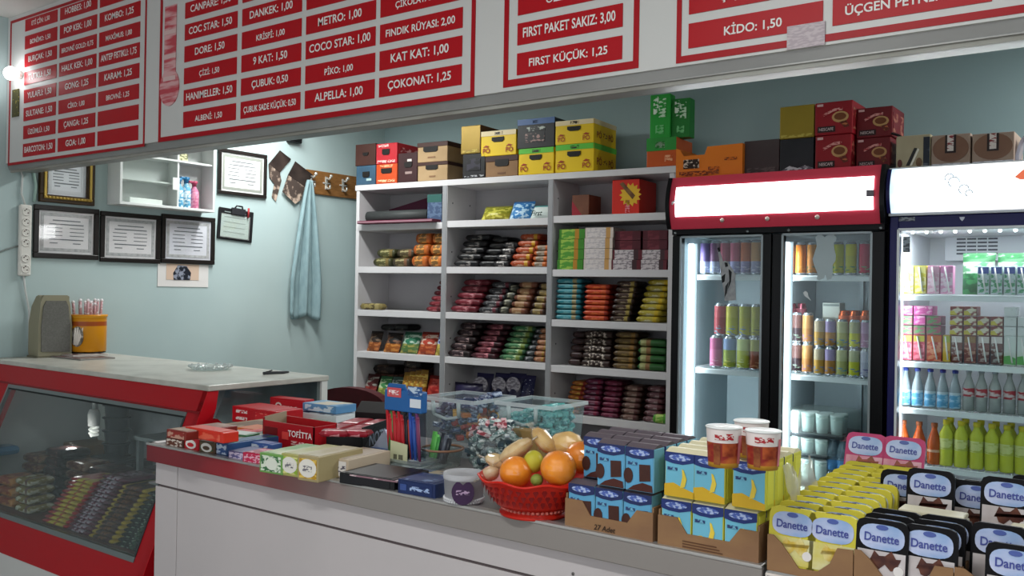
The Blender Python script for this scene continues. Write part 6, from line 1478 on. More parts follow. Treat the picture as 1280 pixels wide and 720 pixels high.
for k, (nm, c1, c2, fg, px) in enumerate(TOP):
    me = cmesh(nm.replace(' ', '_'), c1, c2, fg, r1, h1, .38)
    cans('slim can on the top shelf behind the left cooler door', 'slim cans on the top shelf of the left door', [(px, me, nm)], YS_ + .04, ZS1 + .001, r1, h1)
    cans('slim can in the second row behind the left cooler door, top shelf', 'slim cans in the second row of the left door', [(px + 3, me, nm)], YS_ + .12, ZS1 + .001, r1, h1)
# two layers of cans on the middle shelf, left
h2 = (Z(910, 420, YS_ + .06) - ZS2); rr2 = (X(938, 440, YS_ + .06) - X(922, 440, YS_ + .06)) / 2 * .96
LOW = [('pink', 'b86a8c', 'a5587c', 'd5a0b5', 896), ('yellow and blue', '8a9a3a', '7f93b5', 'c9c050', 913), ('pale lime', 'b0b84a', 'bfc98a', 'd8dca0', 930), ('brown-red', '8a4a35', '9a9a5a', 'b5805a', 946)]
UPP = [('red', '9a3a42', 'a84a50', '6a8a9a', 901), ('yellow', 'b5b33a', 'c0b84a', '7d95ae', 915.5), ('olive yellow', 'a8a53c', 'a8a845', '6d82a8', 932), ('yellow-green', 'a0a04a', 'a5a050', '7d7d5a', 946.5)]
for lay, S_ in enumerate((LOW, UPP)):
    for nm, c1, c2, fg, px in S_:
        me = cmesh(nm.replace(' ', '_') + str(lay), c1, c2, fg, rr2, h2, .6)
        cans('can, %s layer of the stack behind the left cooler door' % ['lower', 'upper'][lay], 'stacked cans behind the left door', [(px, me, nm)], YS_ + .06, ZS2 + .001 + lay * (h2 + .0005), rr2, h2)
# top shelf right
h3 = Z(1030, 303, YS_ + .04) - ZS1; r3 = (X(1070, 330, YS_ + .04) - X(1056, 330, YS_ + .04)) / 2 * .98
for nm, c1, c2, fg, px in (('orange-brown', 'a8622c', 'b5702f', '3f6a50', 985.5), ('bright orange', 'b8702c', 'b86a24', 'c98a40', 1000), ('dull orange', 'b0702f', 'a8702c', '3a6a4a', 1014.5), ('amber', 'b58a2c', 'b58a2c', '3f6a3c', 1029), ('yellow', 'b5b03a', 'b8b83a', '3f8a5a', 1047), ('lemon yellow', 'b0b03a', 'bcb82f', '3a7a5a', 1062.5), ('crimson', 'b02c4a', 'b52c4f', '5a9a6a', 1079.5)):
    me = cmesh(nm.replace(' ', '_') + 't', c1, c2, fg, r3, h3, .6)
    cans('can on the top shelf behind the right cooler door', 'cans on the top shelf of the right door', [(px, me, nm)], YS_ + .04, ZS1 + .001, r3, h3)
# middle shelf right: cans two high
h4 = (Z(1050, 399.5, YS_ + .05) - ZS2) / 2; r4 = (X(1061, 440, YS_ + .05) - X(1047, 440, YS_ + .05)) / 2 * .98
MID = [('gold and orange', 'b58a3a', 'b5a58a', '5a7aa8', 1025), ('brown-gold', 'a5763a', '9a8ab0', '4a6aa8', 1038.5), ('pale yellow', 'a5a565', 'b5b58a', '5a8ab0', 1053), ('lemon', 'bcbc2f', 'b0b08a', '4f6aa0', 1068.5)]
for lay in range(2):
    for nm, c1, c2, fg, px in MID:
        me = cmesh(nm.replace(' ', '_') + 'm', c1, c2, fg, r4, h4, .55)
        cans('can, %s of two stacked behind the right cooler door' % ['lower', 'upper'][lay], 'cans stacked two high behind the right door', [(px, me, nm)], YS_ + .05, ZS2 + .001 + lay * (h4 + .0005), r4, h4)
for nm, c1, c2, fg, px, lay in (('pinkish violet', 'a57a9a', 'b090b0', 'c9b0c5', 1083, 1), ('white and violet', 'b5b5c9', 'c5c5d5', '6a5a9a', 1083, 0)):
    me = cmesh(nm.replace(' ', '_') + 'm', c1, c2, fg, r4, h4, .55)
    cans('can at the right end of the stacked cans', 'cans stacked two high behind the right door', [(px, me, nm)], YS_ + .05, ZS2 + .001 + lay * (h4 + .0005), r4, h4)
DKC = [('dark brown', '2a1f24', '4a3a44', '6a6a7a', 984), ('dark plum', '2a1d22', '5a3f3c', '6a7a6a', 996.5), ('orange-tan', '9a6a3a', 'a87a4a', '6a5a8a', 1010)]
h5 = (Z(1000, 391, YS_ + .10) - ZS2) / 2
for lay in range(2):
    for nm, c1, c2, fg, px in DKC:
        me = cmesh(nm.replace(' ', '_') + 'd', c1, c2, fg, r4, h5, .5)
        cans('can, %s of two stacked near the middle of the cooler' % ['lower', 'upper'][lay], 'darker cans stacked two high behind the right door', [(px, me, nm)], YS_ + .085, ZS2 + .001 + lay * (h5 + .0005), r4, h5)
# things behind them
p0, p1 = at_y(1028, 397, YS_ + .2), at_y(1050, 379, YS_ + .2)
zz = ZS2 + .001; ORC = paint('b5562f', .35)
for i, px in enumerate((1056, 1069, 1083)):
    hh = Z(px, 388, YS_ + .17) - zz; m = can_proto('bottle_orange_cap', .030, hh, [(.84, printed('7d6a4a', 'a89a6a', 30, .5)), (1, ORC)], 'b5562f'); cans('tall bottle with an orange lid behind the lemon can', 'orange-lidded bottles in the cooler', [(px, m, ['left', 'middle', 'right'][i])], YS_ + .17, zz, .03, hh, 'bottle', 'bottle')
for i, px in enumerate((990, 1002)):
    hh = Z(px, 379, YS_ + .16) - zz; m = can_proto('bottle_dark', .026, hh, [(.8, paint('5a2a33', .35)), (1, paint('7a3a45', .35))], '7a3a45'); cans('dark red bottle at the back behind the dark cans', 'dark red bottles in the cooler', [(px, m, ['left', 'right'][i])], YS_ + .175, zz, .026, hh, 'bottle', 'bottle')
w_ = p1.x - p0.x
m = MB().box(0, w_, 0, .08, 0, p0.z - zz, paint('8f958c', .4)); tag(m.build('carton', None, (p0.x, YS_ + .2, zz)), 'plain carton below the white box at the back of cooler', 'box')
m = MB().box(0, w_, 0, .09, 0, p1.z - p0.z, paint('c5cbc2', .4), .003); m.box(.004, w_ - .004, -.001, 0, (p1.z - p0.z) * .78, (p1.z - p0.z) * .92, paint('7d8884', .4)); tag(m.build('carton', None, (p0.x, YS_ + .2, p0.z + .0005)), 'white box with grey band standing behind the pale yellow cans', 'box')
# shrink-wrapped cups and water bottles at the bottom
GC = paint('b9c9c4', .35); GD = paint('3f5f5e', .4)
zb0 = .4305
ys_ = YS_ + .05
hs = (Z(1010, 514, ys_) - zb0); 
zA = Z(1010, 607, ys_); zB_ = Z(1010, 572, ys_); zC_ = Z(1010, 546.5, ys_)
layers = []
zz = zA
while zz - (zB_ - zA) > zb0: zz -= (zB_ - zA)
m = MB().box(0, X(1034, 540, ys_) - max(X(976, 540, ys_), sx2 + .004), 0, .30, 0, max(.01, zz - zb0 - .001), paint('3b4548', .45), .003)
tag(m.build('crate', None, (max(X(976, 540, ys_), sx2 + .004), ys_, zb0)), 'dark plastic crate under the packs of water cups', 'crate')
k = 0
while zz < zC_ + .02:
    hh = (zB_ - zA) if zz < zB_ - .01 else (zC_ - zB_) if zz < zC_ - .01 else (Z(1010, 514, ys_) - zC_)
    wr = 1034 if zz < zC_ - .01 else 1053
    yy = ys_
    x0, x1 = max(X(978, 540, yy), sx2 + .004), X(wr, 540, yy)
    def _cup(label, x0, x1, y, z, h, n, dp=.30):
        t = empty('cup_multipack', label, 'water cups', (x0, y, z)); w = x1 - x0
        MB().box(0, w, 0, dp, 0.0005, h * .18, paint('22292c', .4), .003).build('tray', t)
        r_2 = w / n / 2 * .94
        for r in range(2):
            for i in range(n):
                MB().lathe([(r_2 * .8, 0, GC), (r_2 * .96, h * .55, printed('a9bab4', 'd5dfda', 30, .5)), (r_2, h * .68, paint('dbe3e0', .3)), (r_2, h * .74)], GC, 12, c=(r_2 + i * w / n, r_2 + .005 + r * r_2 * 2.05, h * .18)).build('water_cup', t)
        MB().box(-.002, w + .002, -.003, dp, h * .12, h - .001, clear('f0f5f4', .35, .12, 'c5cfcc')).build('shrink_wrap', t)
    _cup('shrink-wrapped pack of water cups, ' + ['lowest of the pile', 'second of the pile', 'third of the pile', 'fourth of the pile', 'fifth of the pile', 'sixth of the pile', 'seventh of the pile'][k] + ' in the cooler', x0, x1, yy, zz, hh, 4 if wr > 1040 else 3)
    zz += hh; k += 1
zt_b = Z(1062, 548, ys_ + .02); hb_ = .215
WB = clear('d5e6ef', .3, .25, 'a9c3d2')
for i, px in enumerate((1041, 1054, 1067, 1080)):
    for r in range(2):
        x = X(px + 4 * r, 560, ys_ + .05 + .075 * r); t = empty('water_bottle', 'small clear water bottle at the cooler bottom, %s, %s row' % (['leftmost', 'second', 'third', 'rightmost'][i], ['front', 'rear'][r]), 'bottle', (x, ys_ + .05 + .075 * r, zt_b - hb_), 0, 'water bottles at the bottom of the cooler')
        MB().lathe([(.026, 0), (.030, .01), (.030, .10), (.027, .11), (.030, .12), (.030, .15), (.013, .19), (.013, .205)], WB, 14).build('bottle', t)
        MB().lathe([(.0305, .05), (.0305, .10)], paint('4f8ac0', .35), 14).build('label', t)
        MB().lathe([(.015, .195), (.015, .215), (0, .215)], paint('c5838a' if i else 'b5c8d5', .35), 12).build('cap', t)
m = MB().box(X(1036, 560, ys_) - .0, X(1088, 560, ys_), ys_ + .005, ys_ + .26, .4305, zt_b - hb_ - .0005, paint('4a5558', .45), .003); tag(m.build('crate', None), 'dark plastic crate under the small water bottles', 'crate')

# -------- cooler with the bluish lit header, cut off by the picture edge
B0 = A1 + .014; WB2 = .72; B1 = B0 + WB2; bc2 = (B0 + B1) / 2
c2 = empty('drinks_cooler', 'navy blue drinks cooler with a bright pale blue lit header', 'cooler', (bc2, YC, 0))
zh1, zh0 = Z(1195, 207.5), Z(1195, 264.5); zi = Z(1200, 285)
m = MB()
for q in ((B0, B0 + .03, YC + .05, YC + DC, .05, zh1), (B1 - .03, B1, YC + .05, YC + DC, .05, zh1), (B0, B1, YC + DC - .04, YC + DC, .05, zh1), (B0, B1, YC + .05, YC + DC, zh1 - .03, zh1), (B0, B1, YC + .05, YC + DC, .05, .30), (B0, B1, YC + .03, YC + DC, zi + .005, zi + .04)):
    m.box(q[0] - bc2, q[1] - bc2, q[2] - YC, q[3] - YC, q[4], q[5], NAVY, .003)
m.build('body', c2)
m = MB(); LN = mottled('d3d5da', 'cbcdd2', 2, .4)
for q in ((B0 + .03, B0 + .038, YC + .05, YC + DC - .04, .30, zi + .005), (B1 - .038, B1 - .03, YC + .05, YC + DC - .04, .30, zi + .005), (B0 + .038, B1 - .038, YC + DC - .05, YC + DC - .04, .30, zi + .005), (B0 + .038, B1 - .038, YC + .05, YC + DC - .05, zi - .003, zi + .005), (B0 + .038, B1 - .038, YC + .05, YC + DC - .05, .30, .31)):
    m.box(q[0] - bc2, q[1] - bc2, q[2] - YC, q[3] - YC, q[4], q[5], LN)
m.box(B0 + .12 - bc2, B1 - .04 - bc2, DC - .12, DC - .05, Z(1200, 326, YC + DC - .12), zi - .003, LN, .004)
m.build('liner', c2)
m = MB(); v0, v1 = X(1196, 300, YC + DC - .12), X(1249, 300, YC + DC - .12)
for i in range(6):
    z = Z(1220, 293 + i * 4.6, YC + DC - .12)
    for k in range(4):
        a = v0 + (v1 - v0) * k / 4; m.box(a - bc2, a + (v1 - v0) / 4 - .006 - bc2, DC - .123, DC - .119, z - .008, z, paint('3a3d48', .5))
m.build('vent_grille', c2)
def hb2(t): return -.006 - .05 * math.sin(PI * (.12 + .80 * t)) ** .9
LP = bpy.data.materials.new('lit_header_blue'); LP.use_nodes = True; tn = LP.node_tree; tn.nodes.clear()
N = tn.nodes.new; L = tn.links.new
tc, sx, rp, em, ou, nz, mx = N('ShaderNodeTexCoord'), N('ShaderNodeSeparateXYZ'), N('ShaderNodeValToRGB'), N('ShaderNodeEmission'), N('ShaderNodeOutputMaterial'), N('ShaderNodeTexNoise'), N('ShaderNodeMath')
rp.color_ramp.elements[0].position = .0; rp.color_ramp.elements[0].color = lin('7fb8dc'); rp.color_ramp.elements[1].position = .22; rp.color_ramp.elements[1].color = lin('fbfeff')
mr = N('ShaderNodeMapRange'); mr.inputs[1].default_value = -WB2 / 2; mr.inputs[2].default_value = WB2 / 2
nz.inputs['Scale'].default_value = 14; mx.operation = 'MULTIPLY_ADD'; mx.inputs[1].default_value = .12
L(tc.outputs['Object'], sx.inputs[0]); L(sx.outputs[0], mr.inputs[0]); L(tc.outputs['Object'], nz.inputs['Vector']); L(nz.outputs['Fac'], mx.inputs[0]); L(mr.outputs[0], mx.inputs[2]); L(mx.outputs[0], rp.inputs[0]); L(rp.outputs[0], em.inputs[0]); L(em.outputs[0], ou.inputs[0])
em.inputs[1].default_value = 1.25
MB().grid(lambda u, v: (B0 + .012 + (WB2 - .024) * u - bc2, hb2(v), zh0 + (zh1 - zh0) * v), 2, 12, LP).build('lit_header', c2)
m = MB()
for xa, xb in ((B0 - .004, B0 + .012), (B1 - .012, B1 + .004)):
    m.prism([(.06, zh0)] + [(hb2(i / 10) - .004, zh0 + (zh1 - zh0) * i / 10) for i in range(11)] + [(.06, zh1)], 'x', xa - bc2, xb - bc2, NAVY)
m.box(B0 - bc2, B1 - bc2, -.02, .05, zh0 - .012, zh0 + .001, paint('9fa3a8', .35, .4)); m.box(B0 - bc2, B1 - bc2, -.02, .05, zh1, zh1 + .006, paint('b9bcc0', .35, .4)); m.build('header_frame', c2)
m = MB(); SB = paint('9fc4dc', .4)
hx = X(1196); 
for i, (dx, tz, r) in enumerate(((-.03, .72, .018), (-.01, .62, .022), (.03, .45, .020), (.05, .36, .014))):
    m.tube([(hx + dx + r * math.cos(a * PI / 6) - bc2, hb2(tz + .0) - .002, zh0 + (zh1 - zh0) * tz + r * math.sin(a * PI / 6)) for a in range(9)], .002, SB, 5)
m.build('faint_drawing', c2)
m = MB(); rx = X(1268); m.prism([(rx - bc2, zh0 + (zh1 - zh0) * .66), (rx + .02 - bc2, zh0 + (zh1 - zh0) * .60), (rx + .10 - bc2, zh0 + (zh1 - zh0) * .60), (rx + .10 - bc2, zh0 + (zh1 - zh0) * .82), (rx + .03 - bc2, zh0 + (zh1 - zh0) * .80)], 'y', hb2(.7) - .006, hb2(.7) + .006, paint('d86a4a', .4, 0, .5)); m.build('red_emblem', c2)
d3 = cooler_door(c2, bc2, B0 + .002, B1 - .002, X(1121.5), B1 - .04, zh0 - .013, zi, .12, NAVY, gasket=paint('d5d9dc', .35))
MB().box(X(1122) - bc2, X(1142) - bc2, -.009, -.004, Z(1130, 276.5), Z(1130, 271.5), printed('8a8f98', '4a4d58', 60, .5), .001).build('badge', d3)
MB().prism([(X(1201) + .012 * a - bc2, Z(1201, 273.5) + .012 * b) for a, b in ((-.9, .6), (.9, .6), (.6, -.2), (0, -.9), (-.6, -.2))], 'y', -.009, -.004, paint('a5a8b5', .3, .4)).build('badge', d3)
YB2 = YC + .10
zs = [ (Z(1130, 367.5, YB2) + Z(1270, 368.6, YB2)) / 2, (Z(1130, 452, YB2) + Z(1270, 456.3, YB2)) / 2, (Z(1130, 508.5, YB2) + Z(1270, 519.3, YB2)) / 2, (Z(1150, 582.3, YB2) + Z(1270, 592.2, YB2)) / 2]
for z in zs: wire_shelf(c2, bc2, B0 + .04, B1 - .04, z, .10)
area('cooler_light', (bc2, YC + .16, zi - .012), (.6, .04), 2.6, (.95, .97, 1.0))
area('cooler_light', (B0 + .05, YC + .08, 1.2), (.03, 1.2), 1.2, (.95, .97, 1.0), (PI / 2, 0, 0))
area('header_light', (bc2, YC - .12, (zh0 + zh1) / 2), (.65, .12), 4.0, (.92, .97, 1), (-PI / 2, 0, 0))
m = MB()
for i in range(11): m.ball((B0 + .07 + i * .06 - bc2, .13, zi - .006), .008, glow('ffffff', 5), 8)
m.build('led_row', c2)
MB().box(B0 + .045 - bc2, B0 + .075 - bc2, .058, .064, zi - .10, zi - .03, printed('4a4d50', '9a9da0', 40, .5)).build('thermometer', c2)
# juice and milk cartons with straws
def jc(label, px0, px1, pyt, zsh, body, front, top=None, y=None, grp=None, straw=True, stripe=None, rows=1, dp=.05):
    y = y or YB2 + .02; x0, x1 = X(px0, 400, y), X(px1, 400, y); h = Z(px0, pyt, y) - zsh - .0015; w = (x1 - x0) * .97
    t = tag(MB().box(0, w, 0, dp, 0, h, paint(body, .35), .002).build('juice_carton', None, (x0, y, zsh + .0015)), label, 'carton', grp)
    MB().box(.002, w - .002, -.001, 0, h * .02, h * .97, front).build('printed_front', t)
    if top: MB().box(.002, w - .002, -.002, -.0005, h * .74, h * .97, paint(top, .35)).build('top_band', t)
    if stripe: MB().prism([(0, h * .05), (w, h * .03), (w, h * .24), (w * .5, h * .34), (0, h * .30)], 'y', -.002, -.001, paint(stripe, .35)).build('green_wave', t)
    if straw: MB().tube([(w * .35, -.005, h * .95), (w * .72, -.005, h * .08)], .0035, paint('e0dfdc', .35), 6).build('straw', t)
    return t
TS = 'top shelf of the blue cooler'
for nm, a, b, bd, fm, tp in (('pale yellow juice carton, first on the ' + TS, 1127, 1142, 'c5c26a', printed('c9c460', 'e6e6b0', 24, .5), 'd9dba5'), ('yellow juice carton, second on the ' + TS, 1142.5, 1157.5, 'cdbf3c', printed('d2c53f', 'e6dfa0', 24, .5), 'd9d080'), ('light pink juice carton, third on the ' + TS, 1158.5, 1174, 'd59ab5', printed('dba5ba', 'e8cdd6', 24, .5), 'dfa9bf'), ('pink juice carton, fourth on the ' + TS, 1174.5, 1191, 'd98fb8', printed('dd9cc0', 'ead3df', 24, .5), 'dc8fbd')):
    jc(nm, a, b, 332, zs[0], bd, fm, tp, grp='juice cartons on the top shelf of the blue cooler')
for i, (a, b) in enumerate(((1221, 1236), (1237.5, 1252.5), (1254, 1269), (1270.5, 1286))):
    jc('white milk carton with blue top and green print, %s of four' % ['leftmost', 'second', 'third', 'rightmost'][i], a, b, 333, zs[0], 'c9d5d8', printed('c5d3d5', '4a9a6a', 26, .52), '3f5aa8', grp='milk cartons on the top shelf of the blue cooler')
def pouch(label, px0, px1, pyt, y):
    x0, x1 = X(px0, 340, y), X(px1, 340, y); h = Z(px0, pyt, y) - zs[0] - .0015; w = x1 - x0
    m = MB()
    for sg in (-1, 1):
        for q0, q1, mt in ((0, .5, printed('1f6238', '3a8a50', 20, .5)), (.5, .78, printed('b5c5b2', '5a956a', 14, .5)), (.78, 1.0, printed('2a6a3c', '8ab08a', 20, .58))):
            m.grid(lambda u, q: (w * u * (1 - .06 * math.sin(PI * (q0 + (q1 - q0) * q))) , .05 + sg * .05 * math.sin(PI * u) ** .6 * math.sin(PI * min(.98, .02 + (q0 + (q1 - q0) * q))) ** .5, h * (q0 + (q1 - q0) * q)), 8, 4, mt)
    tag(m.build('snack_bag', None, (x0, y, zs[0] + .0015)), label, 'bag')
pouch('green and white bag standing behind the milk cartons, left of two', 1201, 1243, 316, YB2 + .12); pouch('green and white bag standing behind the milk cartons, right of two', 1245, 1290, 316, YB2 + .12)
# second shelf
SS = 'second shelf of the blue cooler'
BOT = [('pink-red juice carton, first on the ', 1126.5, 1141, 'b03a4a', printed('b53f55', 'd57a8a', 24, .5), '9aa53c', None), ('pink-red juice carton, second on the ', 1142, 1157, 'b03a4a', printed('b53f55', 'd57a8a', 24, .5), 'a5a03c', None), ('red-orange juice carton, third on the ', 1159, 1178, 'b5402f', printed('b84535', 'd58a6a', 24, .5), 'c06a2f', None), ('yellow juice carton, fourth on the ', 1179, 1188.5, 'c5a02c', printed('c9a535', 'a86a3a', 24, .6), 'a8b03c', None),
       ('brown milk carton, fifth on the ', 1189.5, 1204, '5a2c28', printed('6a3a33', 'b5a5a0', 24, .55), 'cfc5c0', None), ('brown milk carton with a white straw, sixth on the ', 1205.5, 1221, '6a2f28', printed('7a3a2f', 'b58a75', 24, .55), '8a6a3a', None), ('brown milk carton, seventh on the ', 1223, 1238, '5a2a28', printed('6a3833', 'b5a098', 24, .55), 'c5bab5', None), ('brown milk carton, eighth on the ', 1239, 1254.5, '5a2c2a', printed('5f3833', 'a8a5a0', 24, .55), 'c9c0bc', None),
       ('white and green milk carton, ninth on the ', 1255.5, 1271, 'c9d3cc', paint('c5cfc9', .35), None, '5aa55f'), ('white and green milk carton, last on the ', 1272, 1287, 'c9d3cc', paint('c5cfc9', .35), None, '5aa55f')]
for nm, a, b, bd, fm, tp, st in BOT: jc(nm + SS, a, b, 418 + (a - 1126) * .015, zs[1], bd, fm, tp, grp='cartons on the second shelf of the blue cooler', stripe=st)
def lay_box(label, px0, px1, pyt, pyb, body, front, grp, acc=None):
    y = YB2 + .022; x0, x1 = X(px0, 400, y), X(px1, 400, y); z0, z1 = Z(px0, pyb, y), Z(px0, pyt, y); w = (x1 - x0) * .97
    t = tag(MB().box(0, w, 0, .10, 0.0006, z1 - z0, paint(body, .35), .002).build('milk_carton', None, (x0, y, z0)), label, 'carton', grp)
    MB().box(.001, w - .001, -.001, 0, .003, z1 - z0 - .002, front).build('printed_end', t)
    if acc: MB().prism([(0, .004), (w * .6, .004), (w * .3, (z1 - z0) * .55), (0, (z1 - z0) * .5)], 'y', -.002, -.001, paint(acc, .35)).build('printed_corner', t)
yb = 418
zrow = lambda px, k: (418 + (px - 1126) * .015 - 12.2 * k)
def rowz(px, k): return zrow(px, k)
PKc, GKc, BRc, WTc = ('c04f8f', printed('c8589a', 'e0b0c8', 30, .55)), ('8a4a5f', printed('9a5a6a', '5a8a5a', 26, .5)), ('8a3a2c', printed('7a2f2c', 'd5cdb5', 20, .5)), ('cfd5d3', printed('d3d9d7', '8a9a94', 20, .62))
LR = ['lowest', 'middle', 'top']
for k in range(3):
    for i, (a, b) in enumerate(((1126.5, 1141), (1142, 1157), (1158, 1177))):
        if k == 2 and i == 2: a, b = 1156, 1166
        c = PKc if k == 2 or (k == 1 and i == 1) else GKc
        lay_box('%s small carton lying on the pink-red ones, %s layer, %s' % ('pink' if c is PKc else 'pink-green', LR[k], ['left', 'middle', 'right'][i]), a, b, rowz(a, k + 1) + .6, rowz(a, k), c[0], c[1], 'small cartons lying on the pink-red ones')
    for i, (a, b) in enumerate(((1187.5, 1203.5), (1205, 1221), (1222, 1237), (1238.5, 1254))):
        if k == 2 and i > 1: continue
        lay_box('red and yellow small carton lying on brown ones, %s layer, %s' % (LR[k], ['leftmost', 'second', 'third', 'rightmost'][i]), a, b, rowz(a, k + 1) + .6, rowz(a, k), BRc[0], BRc[1], 'small cartons lying on the brown ones', 'c5b53c')
    for i, (a, b) in enumerate(((1255, 1271), (1272, 1288))):
        if k == 2 and i > 0: continue
        lay_box('white small carton lying on white and green ones, %s layer, %s' % (LR[k], ['left', 'right'][i]), a, b, rowz(a, k + 1) + .6, rowz(a, k), WTc[0], WTc[1], 'small cartons lying on the white ones')
# bottles
def bottle_proto(prof, mats):
    """prof rows: (r, z, key)"""
    m = MB(); m.lathe([(r, z, mats[k]) for r, z, k in prof], mats['b'], 16); return m.mesh('bottle')
def bottles(lab, grp, pxs, y, z, h, r, mats, prof, words, lbl=None):
    me = bottle_proto([(a * r, b * h, k) for a, b, k in prof], mats)
    for px, wd in zip(pxs, words):
        p = X(px, 540, y); tag(put(me, 'bottle', None, (p, y, z + .001)), '%s, %s' % (lab, wd), 'bottle', grp)
hB = Z(1140, 459, YB2 + .05) - zs[2]; rB = (X(1153, 490, YB2 + .05) - X(1138, 490, YB2 + .05)) / 2 * .96
GLS = paint('a9b4ba', .15, .1); 
profA = [(.9, 0, 'b'), (1, .03, 'l'), (1, .36, 'w'), (1, .42, 'b'), (.95, .52, 'b'), (.42, .80, 'b'), (.40, .90, 'c'), (.52, .905, 'c'), (.52, .98, 'c'), (.0, 1.0, 'c')]
W5 = ['leftmost', 'second', 'third', 'fourth', 'rightmost']
bottles('glass bottle with blue cap and blue label on the third shelf', 'blue-capped bottles in the blue cooler', (1131, 1146, 1162, 1177.5, 1193), YB2 + .05, zs[2], hB, rB, dict(b=mottled('9aa5ab', '7a868c', 12, .15), l=printed('5a9ac0', '9fc4dc', 24, .5), w=paint('b5c5d0', .3), c=paint('2f3f8a', .35)), profA, W5)
hC = Z(1250, 463, YB2 + .05) - zs[2]
profC = [(.9, 0, 'b'), (1, .03, 'b'), (1, .34, 'l'), (1.01, .54, 'b'), (.95, .60, 'b'), (.40, .82, 'b'), (.40, .90, 'c'), (.50, .905, 'c'), (.50, .98, 'c'), (0, 1, 'c')]
bottles('clear glass bottle with round red label on the third shelf', 'red-labelled bottles in the blue cooler', (1210, 1226, 1243, 1261, 1279), YB2 + .05, zs[2], hC, rB, dict(b=mottled('a3a7a5', '868c8c', 12, .12), l=printed('a5333f', 'c5b5b5', 20, .52), c=paint('8a8f94', .3, .5)), profC, W5)
hD = Z(1148, 527, YB2 + .05) - zs[3]; rD = (X(1158, 560, YB2 + .05) - X(1139, 560, YB2 + .05)) / 2 * .92
profD = [(.9, 0, 'b'), (1, .03, 'b'), (1, .30, 'w'), (1, .36, 'b'), (.96, .55, 'b'), (.40, .84, 'b'), (.40, .90, 'c'), (.48, .905, 'c'), (.48, 1, 'c'), (0, 1, 'c')]
bottles('orange drink bottle on the lowest lit shelf', 'orange drink bottles', (1129, 1149, 1168), YB2 + .05, zs[3], hD, rD, dict(b=mottled('a84a20', 'b8602f', 10, .2), w=paint('d0a58a', .35), c=paint('8a4a2c', .35)), profD, ['left', 'middle', 'right'])
hE = Z(1230, 529, YB2 + .05) - zs[3]; rE = (X(1210, 560, YB2 + .05) - X(1191, 560, YB2 + .05)) / 2 * .94
profE = [(.9, 0, 'b'), (1, .03, 'b'), (.96, .22, 'b'), (1, .34, 'b'), (.98, .36, 'l'), (.98, .60, 'b'), (1, .70, 'b'), (.45, .86, 'b'), (.45, .90, 'c'), (.52, .905, 'c'), (.52, 1, 'c'), (0, 1, 'c')]
MY = dict(b=mottled('c0c63e', 'ccd052', 8, .2), l=printed('b0b84e', 'cfd48a', 24, .5), c=paint('c8b82f', .35))
W7 = ['leftmost', 'second', 'third', 'fourth', 'fifth', 'sixth']
bottles('yellow-green drink bottle in the front row of the lowest lit shelf', 'yellow-green drink bottles', (1183, 1201.5, 1221, 1240, 1259, 1278), YB2 + .05, zs[3], hE, rE, MY, profE, W7)
bottles('yellow-green drink bottle in the second row of the lowest lit shelf', 'yellow-green drink bottles', (1188, 1207, 1226, 1245, 1264), YB2 + .14, zs[3], hE, rE, MY, profE, W7)

# -------- cartons on top of the coolers
ZR = ZTOP + .0012
def cool_box(label, px0, px1, pyt, d, body, y=YC + .06, z=ZR, decos=(), rz=0, bev=.004, text=(), side=()):
    x0, x1 = X(px0, 190, y), X(px1, 190, y); w = x1 - x0; h = at_y((px0 + px1) / 2, pyt, y).z - z
    t = tag(MB().box(0, w, 0, d, 0, h, body, bev).build('carton', None, (x0, y, z), rz), label, 'box')
    for nm, pts, mt in decos: MB().prism([(w * a, h * b) for a, b in pts], 'y', -.003, 0, mt).build(nm, t)
    for nm, q, mt in side: MB().box(w - .001, w + .002, d * q[0], d * q[1], h * q[2], h * q[3], mt).build(nm, t)
    return t, w, h, z + h
R4 = lambda a, b, c, d: [(a, c), (b, c), (b, d), (a, d)]
# open orange display carton
y = YC + .03; x0, x1 = X(845, 200, y), X(928, 200, y); w = x1 - x0; h1_ = at_y(880, 186, y).z - ZR; h2_ = at_y(925, 179, y).z - ZR
t = empty('display_carton', 'bright orange open display carton at left end of the red cooler top', 'box', (x0, y, ZR))
OC = paint('d8741f', .4)
m = MB(); m.prism([(0, 0), (w, 0), (w, h2_), (w * .48, h2_ * .98), (w * .44, h1_ * .80), (w * .12, h1_ * .80), (w * .06, h2_ * .95), (0, h2_)], 'y', 0, .005, OC)
m.box(0, .005, .005, .24, 0, h2_, OC); m.box(w - .005, w, .005, .24, 0, h2_, OC); m.box(0, w, .235, .24, 0, h2_ * .9, OC); m.box(0.005, w - .005, .005, .235, 0, .005, OC); m.build('box_walls', t)
MB().box(w * .12, w * .36, -.003, 0, h1_ * .34, h1_ * .66, printed('2a1a14', 'c9b5a5', 40, .56)).build('dark_label', t)
MB().box(w * .06, w * .5, -.003, 0, h1_ * .08, h1_ * .24, printed('c8641c', '6a2a14', 50, .5)).build('printed_line', t)
MB().box(w * .50, w * .66, -.003, 0, h1_ * .1, h1_ * .36, printed('c8641c', '7a3a1c', 60, .5)).build('printed_block', t)
MB().box(w * .74, w * .92, -.003, 0, h1_ * .55, h1_ * .64, printed('c8641c', '6a3014', 60, .5)).build('printed_line', t)
o = put(pack_mesh(.26, .10, .05, paint('2a1a18', .35), printed('35211d', '8a6a5a', 24, .52, .35)), 'biscuit_pack', None, (x0 + .012, y + .02, ZR + h1_ * .80 - .045)); o.rotation_euler = (0, .06, 0); tag(o, 'dark wafer pack showing in the cutout of the orange display carton', 'biscuits')
t, w, h, zt = cool_box('dull brown-black carton right of the orange display carton', 930, 974, 175, .26, mottled('3f3435', '453a3b', 4, .5), decos=(('faint_print', R4(.1, .9, .05, .2), printed('3f3435', '5a4d4d', 30, .5)),))
